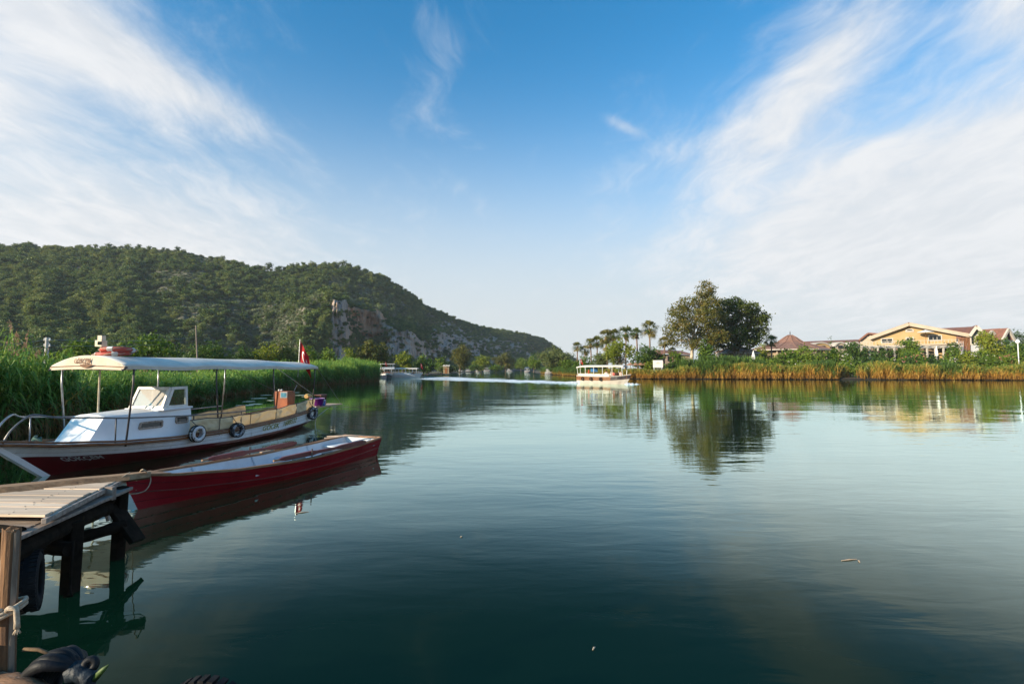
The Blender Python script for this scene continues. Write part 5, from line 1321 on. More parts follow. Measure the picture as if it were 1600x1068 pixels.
while nreed < 2700:
    s = L * rng.random() ** 1.25; (x, y), n = along(path, s)
    dep = -0.35 + 6.0 * rng.random() ** 1.7; sc = 0.92 + 0.30 * rng.random() + 0.06 * min(dep, 3)
    near = y < 34
    if dep > 3 and y > 40 and rng.random() < 0.4: continue
    sc *= float(np.interp(y, [-6, 9, 13, 17, 21, 34, 45, 62, 80], [0.88, 0.88, 0.88, 0.80, 0.58, 0.48, 0.52, 0.74, 0.88]))
    sc *= 1 + 0.28 * mnoise.noise(Vector((x * 0.35, y * 0.35, 4.0)))
    PT.append((x + n[0] * dep, y + n[1] * dep, -0.05)); RO.append((rng.normal() * 0.11, rng.normal() * 0.11, rng.random() * 6.28)); SCA.append((1, 1, sc))
    k = int(rng.integers(0, 4)) if near else 6 + int(rng.integers(0, 4))
    if near and y < 19 and dep > 1.5 and rng.random() < 0.10: k = 4 + int(rng.integers(0, 2))
    if near and rng.random() < 0.10: k = 10 + int(rng.integers(0, 2))
    ID.append(k); nreed += 1
# the tallest plumed reeds rise at the left edge of the picture
for px, py, d in ((5, 540, 17.5), (18, 520, 17.0), (26, 500, 17.5), (34, 512, 17.2), (42, 532, 18), (58, 540, 18), (10, 555, 17), (66, 556, 19), (-30, 520, 17), (-60, 530, 17), (110, 560, 22), (215, 560, 27), (228, 562, 28)):
    t = W(px, py, d); PT.append((t.x, t.y, 0.2)); RO.append((0, 0, rng.random() * 6.28)); SCA.append((0.6, 0.6, max(0.6, (t.z - 0.3) / 3.5))); ID.append(4 + int(rng.integers(0, 2)))
scatter('reed_bed', PT, RO, SCA, ID, near_v + far_v + dead_v, 'tall green reeds with brown plumes along the bank behind the moored boats', 'reeds')
PT, RO, SCA, ID = [], [], [], []
path = RSHORE[2:12]; L = plen(path)
for i in range(3000):
    s = L * rng.random(); (x, y), n = along(path, s); px = 800 + FPX * x / y
    dep = -0.3 + 3.6 * rng.random() ** 1.5
    if 1308 < px < 1330 and dep < 2: continue
    pat = mnoise.noise(Vector((x * 0.13, y * 0.13, 3.0)))
    if pat < -0.28 and rng.random() < 0.8: continue
    k = int(rng.integers(0, 4)); sc = 0.95 + 0.25 * rng.random()
    sc *= 1 + 0.45 * mnoise.noise(Vector((x * 0.22, y * 0.22, 7.0)))
    if px < 1065: sc *= 0.55 + 0.1 * rng.random()
    elif px < 1300: sc *= 0.95
    if px > 1065 and pat > 0.22 and rng.random() < 0.7: k = 4 + int(rng.integers(0, 4)); sc = 0.62 + 0.25 * rng.random()
    if px < 920: k = 4 + int(rng.integers(0, 4)); sc = 0.45 + 0.15 * rng.random()
    PT.append((x - n[0] * dep * -1, y - n[1] * dep * -1, -0.05) if False else (x + (-n[0]) * dep * -1 if False else x - n[0] * dep, y - n[1] * dep, 0.22)); RO.append((rng.normal() * 0.12, rng.normal() * 0.12, rng.random() * 6.28)); SCA.append((1, 1, sc)); ID.append(k)
for i in range(520):
    px = 1062 + 250 * rng.random()
    if px > 1195 and rng.random() < 0.55: continue
    y = 105 + 4.5 * rng.random(); x = (px - 800) / FPX * y
    env = 1.0 if px < 1190 else 0.72
    PT.append((x, y, 0.1)); RO.append((rng.normal() * 0.06, rng.normal() * 0.06, rng.random() * 6.28)); SCA.append((1, 1, env * (0.78 + 0.34 * rng.random()) * (1.05 - 0.3 * abs(px - 1130) / 130))); ID.append(4 + int(rng.integers(0, 4)))
scatter('bank_reeds', PT, RO, SCA, ID, straw_v + tall_v, 'golden dry reeds with green tops lining the far bank', 'reeds')

# ================================================================== TREES AND SHRUBS
def px_tree(name, label, pxc, ytop, pxl, pxr, d, mat, bark=BARK_GREY, zg=0.6, nb=9, dens=1.0, leaf=0.26, spread=0.4, crown_from=0.12, cat='tree', group=None, seed=1, size=(0.30, 0.5), r0=None, fork=0.3, shell=0.5):
    """a tree measured from the photograph: top pixel, crown width in pixels, distance"""
    rg = np.random.default_rng(seed)
    top = W(pxc, ytop, d); hw = (pxr - pxl) / 2 / FPX * d * 1.08; h = (top.z - zg) * 1.04; nb = int(nb * 1.7)
    off = ((pxl + pxr) / 2 - pxc) / FPX * d
    bl = [(b[0] + off, b[1], *b[2:]) for b in blob_crown(rg, hw, min(hw, h * 0.6), h * crown_from, h, nb, size)]
    bl.append((0, 0, h * 0.86, hw * 0.35, hw * 0.35, h * 0.14))
    n = int(dens * min(2600, max(90, 8.0 * hw * h * (0.26 / leaf) ** 1.2)))
    return make_tree(name, (top.x, top.y, zg), h, bl, mat, bark, label, cat, rg, n, 9, leaf, spread, r0 or max(0.07, h * 0.022), fork, group, shell)

# --- the big eucalyptus pair on the right bank
rg = np.random.default_rng(3)
def Pl(px, py, d, o): return tuple(W(px, py, d) - o)
def lobes(o, items, d):
    out = []
    for (px, py, rp, rv, dd) in items:
        c = W(px, py, d + dd) - o; k = (d + dd) / FPX
        out.append((c.x, c.y, c.z, rp * k, rp * k * 0.9, rv * k))
    return out
o = W(1080, 578, 112); o.z = 0.7
it = [(1101, 452, 15, 13, 0), (1098, 470, 18, 12, 1), (1112, 476, 16, 14, -1), (1072, 475, 13, 9, 0), (1060, 484, 14, 10, 2), (1054, 497, 14, 11, -1), (1078, 492, 18, 13, 1), (1100, 495, 20, 15, -2), (1118, 500, 18, 16, 2), (1050, 515, 13, 10, 0),
      (1066, 512, 15, 12, -2), (1086, 517, 17, 13, 1), (1106, 522, 17, 14, 0), (1048, 531, 9, 8, 1), (1062, 532, 13, 9, 0), (1084, 537, 15, 10, -1), (1108, 542, 14, 11, 1), (1122, 525, 15, 14, -1)]
bl = lobes(o, it, 112)
root = empty('eucalyptus_tree', o)
mb = limb_tree(rg, W(1101, 440, 112).z - 0.7, 0.45, bl[::2], 0.28, (3.2, 0)); mb.build('trunk', BARK_PALE, root, smooth=True)
q, t = leaves(rg, bl, 1150, 15, 0.23, 0.42, 0.5, 0.66, 0.2)
link('crown', quads_mesh('crown', q, L_EUC, {'tint': t}), root)
tag(root, 'tallest tree on the right bank, bronze green eucalyptus with pale forked trunk', 'tree')
o = W(1150, 575, 118); o.z = 0.8
it = [(1128, 478, 14, 10, 0), (1145, 474, 17, 10, 1), (1160, 482, 17, 12, -1), (1176, 482, 12, 10, 1), (1140, 492, 20, 15, 0), (1160, 500, 20, 15, 1), (1180, 500, 13, 12, 0), (1130, 512, 18, 14, 2), (1150, 520, 20, 14, -1), (1172, 520, 16, 13, 1), (1192, 503, 9, 11, 0),
      (1196, 494, 7, 8, 0), (1192, 518, 9, 9, 1), (1140, 536, 18, 12, 0), (1165, 536, 16, 10, -1), (1183, 530, 8, 7, 0), (1120, 532, 14, 12, 1)]
bl = lobes(o, it, 118)
root = empty('spreading_tree', o)
limb_tree(rg, W(1150, 470, 118).z - 0.8, 0.5, bl[::2], 0.25, (0.5, 0)).build('trunk', BARK_GREY, root, smooth=True)
bl = [(b_[0], b_[1], b_[2], b_[3] * 0.9, b_[4] * 0.9, b_[5] * 0.88) for b_ in bl]
q, t = leaves(rg, bl, 1050, 16, 0.24, 0.40, 0.6, 0.74, 0.2)
link('crown', quads_mesh('crown', q, L_OLIVE, {'tint': t}), root)
tag(root, 'dense dark green spreading tree just behind the tall eucalyptus', 'tree')

# --- fan palms
def make_palm_crown(rg, n=44, R_=1.5):
    Q = []; T = []
    for i in range(n):
        az = rg.random() * 6.283; el = -0.85 + 2.2 * (i / n) ** 0.85 + rg.normal() * 0.12; L = R_ * (0.45 + 0.15 * rg.random())
        d = np.array((math.cos(az) * math.cos(el), math.sin(az) * math.cos(el), math.sin(el))); s = np.array((-math.sin(az), math.cos(az), 0)); u = np.cross(s, d) * -1; ro = rg.normal() * 0.7; s = s * math.cos(ro) + u * math.sin(ro)
        tint = 0.5 + 0.3 * math.sin(el) + rg.normal() * 0.1 if el > -0.3 else 1.0
        base = d * L; Q.append((s * 0.02, -s * 0.02, base - s * 0.015, base + s * 0.015)); T.append(tint)
        for k in range(11):
            a = -1.25 + 2.5 * k / 10; dd = d * math.cos(a) + s * math.sin(a); f = R_ * 0.62 * (1 - 0.18 * abs(a)); w_ = np.cross(dd, u) * 0.055 * R_ / 1.5
            p1 = base + dd * f * 0.6; p2 = base + dd * f + np.array((0, 0, -0.20 * R_ * (0.4 + 0.8 * rg.random())))
            Q.append((base, p1 - w_, p1 + w_, base)); T.append(tint); Q.append((p1 - w_, p2, p2, p1 + w_)); T.append(tint + 0.05)
    return np.array(Q), np.repeat(np.clip(np.array(T), 0, 1), 4)
M_PTRUNK = pm('palm_trunk', (0.22, 0.13, 0.085), (0.13, 0.08, 0.055), 5, 0.9, 0.03, 9, stretch=(1, 1, 2.5))
pcrowns = []
for i in range(4):
    q, t = make_palm_crown(np.random.default_rng(100 + i)); pcrowns.append(quads_mesh('crown', q, L_PALM, {'tint': t}))
palms = [(902, 542, 150, 7, 'short fan palm farthest along the bank, leftmost of the palm row'), (913, 547, 150, 7, 'small low fan palm, second from the far end of the row'), (924, 537, 138, 8, 'fan palm leaning beside another of equal height near the far end'),
         (933, 535, 138, 9, 'broad fan palm fourth from the far end of the row'), (946, 526, 130, 10, 'tall fan palm left of the thick middle palm cluster'), (949, 540, 126, 8, 'short fan palm tucked below the middle palm cluster'), (959, 525, 130, 10, 'tall fan palm in the middle of the palm cluster'),
         (977, 521, 124, 11, 'fan palm above the yellow green shrub'), (996, 521, 118, 8, 'slim fan palm left of the tallest palm'), (1015, 514, 116, 11.5, 'tallest fan palm of the row, standing clear above the dark round tree'), (1037, 535, 114, 8.5, 'fan palm between the white sign and the eucalyptus'),
         (1052, 549, 122, 6, 'small fan palm half hidden at the left foot of the eucalyptus'), (1205, 533, 130, 8.5, 'lone fan palm left of the conical roof pavilion')]
for i, (px, py, d, hp, lb) in enumerate(palms):
    top = W(px, py, d); root = empty('fan_palm', (top.x, top.y, 0.7)); H = top.z - 0.7; rr = 0.19
    cs = hp * 1.75 / FPX * d / 2.0 / 0.95
    lean = 0.25 * math.sin(i * 2.1)
    MB().tube([(0, 0, -0.3), (lean * 0.1, 0, H * 0.3), (lean * 0.5, 0, H * 0.65), (lean, 0, H)], [rr * 1.35, rr, rr * 0.92, rr * 0.85], 9).build('trunk', M_PTRUNK, root, smooth=True)
    c = link('crown', pcrowns[i % 4], root); c.location = (lean, 0, H); c.scale = (cs, cs, cs * 0.95); c.rotation_euler = (0, 0, i * 1.3)
    mb = MB(); mb.lathe([(0.20, -1.0 * cs), (0.30 * cs, -0.8 * cs), (0.34 * cs, -0.35 * cs), (0.20 * cs, 0.05)], (lean, 0, H), 9); mb.build('dead_skirt', pm('dry_palm_thatch', (0.26, 0.17, 0.08), (0.16, 0.10, 0.05), 6, 0.95, 0.05, 9, stretch=(2, 2, 0.4)), root, smooth=True)
    tag(root, lb, 'palm', 'fan palms on the right bank')

S = 500
right_green = [
    # name, label, px_c, y_top, px_l, px_r, dist, material, extra
    ('round_tree', 'grey green domed tree on the point at the river bend', 866, 543, 838, 902, 170, L_GREY, dict(nb=12)),
    ('willow_tree', 'light green bushy tree at the very end of the right bank', 834, 553, 824, 848, 200, L_MID, {}),
    ('shrub', 'bright green waterside bush below the domed tree', 888, 562, 872, 906, 150, L_MID, {}),
    ('shrub', 'bright green bush behind the stern of the cruising tour boat', 912, 556, 896, 930, 135, L_MID, {}),
    ('shrub', 'olive green bush behind the roof of the cruising tour boat', 935, 553, 918, 955, 128, L_GREY, {}),
    ('acacia_tree', 'yellow green feathery tree in front of the palm row', 968, 531, 944, 990, 118, L_LIME, dict(nb=11)),
    ('ficus_tree', 'very dark round tree under the tallest palm', 1006, 540, 982, 1034, 110, L_DARK, dict(nb=12, dens=1.3, shell=0.7)),
    ('shrub', 'dark clipped bush just right of the white sign', 1050, 565, 1036, 1064, 108, L_DARK, {}),
    ('shrub', 'mid green bushy tree left of the pale eucalyptus trunk', 1058, 551, 1042, 1076, 109, L_MID, {}),
    ('young_tree', 'fresh green sapling against the eucalyptus', 1102, 530, 1090, 1116, 108, L_MID, dict(nb=7)),
    ('shrub', 'pale leafy bush between straw parasols and white sign', 1016, 566, 1010, 1024, 106, L_LIME, {}),
    ('hedge_shrub', 'clipped green hedge behind the sun loungers', 1180, 556, 1155, 1215, 114, L_MID, dict(nb=10)),
    ('shrub', 'light bushy tree between the dark tree and the lone palm', 1190, 536, 1176, 1204, 135, L_LIME, {}),
    ('shrub', 'green bush with pale flowers right of the closed white parasol', 1208, 560, 1192, 1228, 110, L_MID, {}),
    ('shrub', 'fresh green bush in front of the conical roof pavilion', 1226, 545, 1206, 1246, 112, L_MID, dict(nb=10)),
    ('shrub', 'large mid green bush below the conical roof', 1255, 541, 1232, 1284, 112, L_MID, dict(nb=12)),
    ('shrub', 'dark leafy bush right of the conical pavilion', 1280, 556, 1262, 1302, 111, L_DARK, dict(nb=9)),
    ('shrub', 'light green spreading bush at the notch in the reeds', 1304, 545, 1284, 1330, 112, L_MID, dict(nb=12)),
    ('waterside_shrub', 'bush dipping to the water in the gap between golden reeds', 1318, 566, 1302, 1336, 101, L_MID, dict(zg=0.1)),
    ('shrub', 'dark green tree in front of the small arched gables', 1334, 535, 1316, 1354, 118, L_DARK, dict(nb=11)),
    ('shrub', 'dark flowering bush left of the pergola posts', 1365, 552, 1346, 1388, 112, L_DARK, dict(nb=9)),
    ('climber', 'leafy climber rolling over the top of the pergola', 1420, 530, 1392, 1446, 117, L_MID, dict(nb=9, zg=4.0)),
    ('shrub', 'green bush under the pergola by the dark opening', 1430, 545, 1410, 1452, 113, L_MID, dict(nb=9)),
    ('shrub', 'dark green hedge bush below the white pergola column', 1455, 556, 1435, 1480, 110, L_DARK, dict(nb=10)),
    ('shrub', 'low hedge bush under the ochre gable', 1400, 560, 1380, 1425, 109, L_MID, dict(nb=9)),
    ('shrub', 'bright bush right of the white pergola column', 1490, 541, 1470, 1512, 112, L_MID, dict(nb=11)),
    ('banana_shrub', 'pale upright leafy plant in the hotel garden', 1510, 550, 1500, 1522, 108, L_LIME, {}),
    ('garden_tree', 'tall yellowish garden tree in front of the end gable', 1538, 518, 1516, 1560, 114, L_LIME, dict(nb=12, fork=0.4)),
    ('shrub', 'green bush below the yellowish garden tree', 1530, 548, 1508, 1556, 110, L_MID, dict(nb=11)),
    ('garden_tree', 'dark green tree right of the yellowish garden tree', 1570, 530, 1550, 1596, 112, L_DARK, dict(nb=12)),
    ('shrub', 'broad green bush near the right edge of the garden', 1590, 540, 1566, 1626, 108, L_MID, dict(nb=12)),
    ('garden_tree', 'leafy tree partly cut off by the right edge', 1622, 528, 1596, 1660, 112, L_DARK, dict(nb=12)),
    ('wooded_tree', 'dark round tree behind the white gables, left of two', 1588, 516, 1572, 1602, 185, L_DARK, dict(nb=10)),
    ('wooded_tree', 'dark round tree behind the white gables, right of two', 1612, 514, 1594, 1640, 190, L_DARK, dict(nb=10)),
    ('cypress_top', 'small dark treetop peeping over the tiled roofs', 1297, 528, 1291, 1304, 165, L_DARK, {}),
    ('garden_tree', 'bushy tree outside the right edge of the picture', 1690, 535, 1650, 1730, 108, L_MID, dict(nb=12)),
]
for i, (nm, lb, c, yt, l, r_, d, mt, ex) in enumerate(right_green):
    k = dict(seed=S + i, cat='tree' if 'tree' in nm or 'top' in nm else 'shrub', leaf=0.24, spread=0.36, crown_from=0.02 if 'tree' not in nm else 0.12, dens=1.25); k.update(ex)
    px_tree(nm, lb, c, yt, l, r_, d, mt, **k)
# low filler shrubs of the hotel garden, each its own plant
rg = np.random.default_rng(91)
fl = {}
def blossom_bush(px, py, d, hw, mat_leaf, fcol, label, zg=0.7):
    top = W(px, py, d); h = top.z - zg; w_ = hw / FPX * d
    root = px_tree('flowering_shrub', label, px, py, px - hw, px + hw, d, mat_leaf, zg=zg, nb=7, leaf=0.22, spread=0.3, crown_from=0.0, cat='shrub', seed=int(px), dens=1.1)
    q, t = leaves(np.random.default_rng(int(px) + 9), [(0, -0.2, h * 0.6, w_, w_ * 0.8, h * 0.45)], 24, 4, 0.11, 0.14, 0.9, 0.9)
    link('blossom', quads_mesh('blossom', q, fcol, {'tint': t}), root)
F_WHITE = leafmat('white_blossom', [(0, (0.55, 0.52, 0.45)), (1, (0.80, 0.78, 0.72))], trans=0.3)
F_PINK = leafmat('pink_blossom', [(0, (0.45, 0.12, 0.12)), (1, (0.75, 0.36, 0.32))], trans=0.3)
F_PURP = leafmat('purple_blossom', [(0, (0.12, 0.01, 0.06)), (1, (0.26, 0.03, 0.16))], trans=0.3)
for px, py, hw, lf, fc, lb in ((1240, 562, 12, L_MID, F_WHITE, 'white flowering oleander in front of the conical pavilion'), (1345, 566, 14, L_MID, F_WHITE, 'white flowering bush above the golden reeds, left of the red one'), (1418, 552, 12, L_DARK, F_PINK, 'red flowering bush below the middle of the ochre gable'), (1436, 553, 10, L_MID, F_PINK, 'salmon flowering bush beside the red one'),
                               (1482, 560, 13, L_MID, F_WHITE, 'pale flowering bush right of the pergola column'), (1545, 556, 16, L_MID, F_WHITE, 'whitish flowering bush below the yellowish garden tree'), (1572, 555, 12, L_MID, F_PINK, 'pink flowering bush near the right edge'), (1322, 552, 10, L_MID, F_WHITE, 'small white flowering bush in front of the arched gables')):
    blossom_bush(px, py, 107 + 2 * rg.random(), hw, lf, fc, lb)
for px, py, hw, lb in ((1375, 541, 26, 'dark crimson bougainvillea over the left end of the pergola'), (1488, 537, 16, 'purple bougainvillea at the right end of the pergola')):
    blossom_bush(px, py, 118, hw, L_DARK, F_PURP, lb, zg=4.6)

# --- left bank trees behind the reeds
left_green = [
    ('roadside_tree', 'dark rounded tree behind the reeds beside the pale power pole', 128, 534, 92, 165, 62, L_MID, dict(nb=13)),
    ('roadside_tree', 'broad leafy tree behind the reeds above the canopy front', 235, 529, 186, 282, 66, L_MID, dict(nb=15)),
    ('roadside_tree', 'low round tree below the leaning wooden pole', 335, 540, 296, 370, 78, L_DARK, dict(nb=13)),
    ('roadside_tree', 'dark little tree between the round tree and the bright one', 385, 549, 366, 402, 84, L_DARK, {}),
    ('bright_tree', 'bright yellow green tree left of the red flag', 422, 543, 394, 448, 88, L_LIME, dict(nb=11)),
    ('willow_tree', 'tall pale willow just left of the red flag', 442, 531, 424, 464, 90, L_GREY, dict(nb=11)),
    ('willow_tree', 'green tree just right of the red flag', 476, 541, 460, 500, 92, L_MID, dict(nb=10)),
    ('bright_tree', 'small green tree beside the grey rock spire', 512, 551, 502, 524, 105, L_MID, {}),
    ('bright_tree', 'yellow leaved tree below the orange cliff, left of the tall clump', 545, 545, 530, 560, 118, L_LIME, {}),
    ('bright_tree', 'tall olive tree clump below the orange cliff', 575, 533, 552, 600, 122, L_EUC, dict(nb=12)),
    ('bright_tree', 'round olive tree right of the tall clump', 598, 537, 584, 614, 126, L_EUC, {}),
    ('bank_tree', 'light green tree behind the double decked boat', 630, 551, 614, 648, 140, L_LIME, dict(nb=10)),
    ('bank_tree', 'thin green tree behind the long moored boat', 662, 553, 650, 676, 145, L_MID, {}),
    ('bank_tree', 'dark bush at the bow of the long moored boat', 668, 566, 658, 680, 142, L_DARK, {}),
    ('bank_tree', 'green bush left of the tall poplar like tree', 690, 559, 676, 706, 190, L_MID, {}),
    ('tall_tree', 'tall bronze tree standing alone on the left bank', 719, 539, 703, 738, 200, L_EUC, dict(nb=13)),
    ('bank_tree', 'yellowish bush right of the tall bronze tree', 752, 556, 738, 768, 250, L_LIME, {}),
    ('bank_tree', 'broad dark tree far up the left bank', 790, 551, 770, 808, 280, L_EUC, dict(nb=11)),
    ('bank_tree', 'green tree where the river bends away', 814, 560, 802, 826, 300, L_MID, {}),
    ('bank_tree', 'dim tree closing the view at the river bend', 822, 562, 812, 836, 420, L_GREY, {}),
    ('bank_tree', 'low green bush between far moored boats', 775, 571, 762, 792, 240, L_MID, {}),
    ('bank_tree', 'low green bush left of the far moored boats', 742, 570, 728, 756, 230, L_DARK, {}),
    ('bank_tree', 'low bush beside the pale hut on the left bank', 700, 572, 682, 718, 170, L_GREY, {}),
]
for i, (nm, lb, c, yt, l, r_, d, mt, ex) in enumerate(left_green):
    lf = 0.20 if d < 100 else 0.30
    if d < 110: yt -= 5
    k = dict(seed=700 + i, leaf=lf, spread=lf * 1.5, crown_from=0.05, dens=1.25, zg=0.4); k.update(ex)
    px_tree(nm, lb, c, yt, l, r_, d, mt, **k)

# ================================================================== HOTEL BUILDINGS ON THE RIGHT BANK
DH = 125.0
class Facade:
    """a building whose front is square to its own axis: photo pixels meet its front plane (or one off metres behind)"""
    def __init__(s, name, px, d, ang, z=0.6):
        c = W(px, 575, d); s.root = empty(name, (c.x, c.y, z), ang); s.n = Vector((-math.sin(ang), math.cos(ang), 0)); s.M = (Matrix.Translation(s.root.location) @ Matrix.Rotation(ang, 4, 'Z')).inverted()
    def __call__(s, px, py, off=0.0):
        r = ray(px, py); o_ = Vector((0, 0, EYE)); c = s.root.location + s.n * off
        return s.M @ (o_ + r * ((c - o_).dot(s.n) / r.dot(s.n)))
    def gz(s, px, off=0.0):
        p = s(px, 560, off); p.z = 0; return p
hf = Facade('hotel_building', 1430, DH, R(-36)); hot = hf.root
tag(hot, 'ochre gabled hotel with cream roof edge and red tiled wing', 'building')
def fwindow(f, px0, py0, px1, py1, off=0.0, arch=False, bars=1):
    a, b2 = f(px0, py1, off), f(px1, py0, off); y = a.y - 0.06; wd = 0.22; x0, x1, z0, z1 = a.x, b2.x, a.z, b2.z; fr = MB()
    for (cx, cz, sx, sz) in (((x0 + x1) / 2, z0, x1 - x0 + 2 * wd, wd), ((x0 + x1) / 2, z1, x1 - x0 + 2 * wd, wd), (x0 - wd / 2, (z0 + z1) / 2, wd, z1 - z0 - wd), (x1 + wd / 2, (z0 + z1) / 2, wd, z1 - z0 - wd)): fr.box((cx, y, cz), (sx, 0.18, sz))
    n = 10
    if arch: fr.prism([((x0 + x1) / 2 + ((x1 - x0) / 2 + wd) * math.cos(math.pi * i / n), y - 0.09, z1 + wd / 2 + 1.25 * (z1 - z0) * math.sin(math.pi * i / n)) for i in range(n + 1)], (0, 0.18, 0))
    o = fr.build('window', M_TRIM, f.root)
    MB().box(((x0 + x1) / 2, y + 0.02, (z0 + z1) / 2), (x1 - x0, 0.04, z1 - z0 - wd)).build('pane', M_DARKGLASS, o)
    for k in range(bars): MB().box((x0 + (x1 - x0) * (k + 1) / (bars + 1), y - 0.02, (z0 + z1) / 2), (0.09, 0.05, z1 - z0 - wd)).build('glazing_bar', M_TRIM, o)
    if arch: MB().prism([((x0 + x1) / 2 + (x1 - x0) / 2 * math.cos(math.pi * i / n), y - 0.11, z1 + 1.0 * (z1 - z0) * math.sin(math.pi * i / n)) for i in range(n + 1)], (0, 0.02, 0)).build('arched_pane', M_DARKGLASS, o)
MB().prism([hf.gz(1364), hf.gz(1494), hf(1494, 523.5), hf(1420, 508.5), hf(1364, 527.5)], (0, 12, 0)).build('wall', M_STUCCO_Y, hot)
for a, b2 in ((hf(1356, 529, -1.2), hf(1420, 506.2, -1.2)), (hf(1420, 506.2, -1.2), hf(1518, 524.5, -1.2))):
    MB().beam(a, b2, 0.5, 0.85).build('barge_board', M_STUCCO_W, hot)
    MB().grid([[a + Vector((0, 0.2, 0.40)), b2 + Vector((0, 0.2, 0.40))], [a + Vector((0, 13, 0.40)), b2 + Vector((0, 13, 0.40))]]).build('roof', M_TILE, hot, solid=0.2)
fwindow(hf, 1378, 528.5, 1394, 536); fwindow(hf, 1417, 527, 1426, 536); fwindow(hf, 1452, 523.5, 1470, 532, bars=2); fwindow(hf, 1416.5, 516, 1426, 518, arch=True, bars=0)
ta, tb = hf(1345, 540.5, -3), hf(1498, 540.5, -3)
MB().box(((ta.x + tb.x) / 2, -2.0, ta.z), (tb.x - ta.x, 3.9, 0.35)).build('terrace', M_STUCCO_W, hot)
for i in range(31): MB().box((ta.x + (tb.x - ta.x) * i / 30, -3.8, ta.z + 0.60), (0.07, 0.07, 0.85)).build('baluster', M_TRIM, hot)
MB().box(((ta.x + tb.x) / 2, -3.8, ta.z + 1.07), (tb.x - ta.x, 0.12, 0.09)).build('handrail', M_TRIM, hot)
pa, pb = hf(1496, 527, -0.5), hf(1516, 548, -0.5)
for i in range(9): MB().box((pa.x + (pb.x - pa.x) * (i + 0.5) / 9, -0.8, (pa.z + pb.z) / 2), ((pb.x - pa.x) / 9 - 0.10, 0.18, pa.z - pb.z)).build('balcony_plank', M_VARN, hot)
MB().prism([hf.gz(1516, -1), hf.gz(1532, -1), hf(1532, 521, -1), hf(1526, 512.5, -1), hf(1517, 523, -1)], (0, 11, 0)).build('gable_wing', pm('shaded_white_stucco', (0.42, 0.44, 0.48), (0.36, 0.38, 0.42), 0.6, 0.85), hot)  # the gable's blue-grey shade is put into its wall colour
for a, b2 in ((hf(1515, 525, -2.2), hf(1526, 509.8, -2.2)), (hf(1526, 509.8, -2.2), hf(1537, 522, -2.2))):
    MB().beam(a, b2, 0.5, 0.6).build('barge_board', M_TRIM, hot)
    MB().grid([[a + Vector((0, 0.2, 0.3)), b2 + Vector((0, 0.2, 0.3))], [a + Vector((0, 12, 0.3)), b2 + Vector((0, 12, 0.3))]]).build('roof', M_TILE, hot, solid=0.2)
fwindow(hf, 1518, 527, 1521.5, 538, -1, bars=0); fwindow(hf, 1525, 524, 1529, 533, -1, bars=0)
MB().add([hf(1462, 513.6, 6), hf(1524, 510.4, 6), hf(1521, 522.5, -0.6), hf(1497, 521, -0.6)], [(0, 1, 2, 3)]).build('red_roof', M_TILE, hot, solid=0.2)
MB().prism([hf.gz(1344, 3), hf.gz(1372, 3), hf(1372, 524, 3), hf(1356, 521.5, 3), hf(1344, 530, 3)], (0, 7, 0)).build('side_wing', M_STUCCO_W, hot)
for a, b2 in ((hf(1342, 531.5, 2), hf(1356, 520.5, 2)), (hf(1356, 520.5, 2), hf(1374, 521.5, 2))):
    MB().grid([[a, b2], [a + Vector((0, 8, 0)), b2 + Vector((0, 8, 0))]]).build('roof', M_TILE, hot, solid=0.4)
# low red roofed range with small arched gables
rng_ = empty('bungalow_range', (W(1310, 570, 165).x, 165, 0.6)); O2 = rng_.location
tag(rng_, 'low range with red tiled roof and three small cream arched gables', 'building')
MB().prism([Vector((W(1238, 545, 165).x, 165, 0.6)) - O2, Vector((W(1348, 545, 165).x, 165, 0.6)) - O2, W(1348, 539, 165) - O2, W(1238, 540, 165) - O2], (0, 10, 0)).build('wall', M_STUCCO_W, rng_)
MB().add([p - O2 for p in (W(1236, 540.5, 163.3), W(1350, 539.5, 163.3), W(1346, 530.5, 172), W(1262, 533.5, 172), W(1236, 535.0, 172))], [(0, 1, 2, 3, 4)]).build('roof', M_TILE, rng_, solid=0.25)
for (pl, pr, yt, yb, inset) in ((1267, 1300, 534.2, 541.5, 2), (1303, 1324, 533.8, 541, 3), (1328, 1346, 533.5, 540, 3)):
    n = 12; pts = []; inn = []
    for i in range(n + 1):
        t = i / n; px = pl + (pr - pl) * t; yy = yb - (yb - yt) * math.sin(math.pi * t) ** 0.7; pts.append(W(px, yy, 162.2) - O2)
        px2 = pl + inset + (pr - pl - 2 * inset) * t; inn.append(W(px2, yb - (yb - yt - 1.6) * math.sin(math.pi * t) ** 0.7, 162.2) - O2)
    mb = MB(); mb.grid([pts, inn]); mb.grid([pts, [p + Vector((0, 4, 0)) for p in pts]]); mb.build('arched_gable', M_TRIM, rng_)
    MB().add([p + Vector((0, 0.4, 0)) for p in inn] + [Vector((inn[-1].x, inn[-1].y + 0.4, inn[-1].z - 2.2)), Vector((inn[0].x, inn[0].y + 0.4, inn[0].z - 2.2))], [tuple(range(n + 3))]).build('gable_wall', M_STUCCO_Y if pl < 1300 else M_STUCCO_W, rng_)
    c = sum(inn, Vector()) / len(inn); MB().box((c.x, c.y + 0.2, c.z - 0.9), ((inn[-1].x - inn[0].x) * 0.45, 0.2, 1.0)).build('window', M_DARKGLASS, rng_)
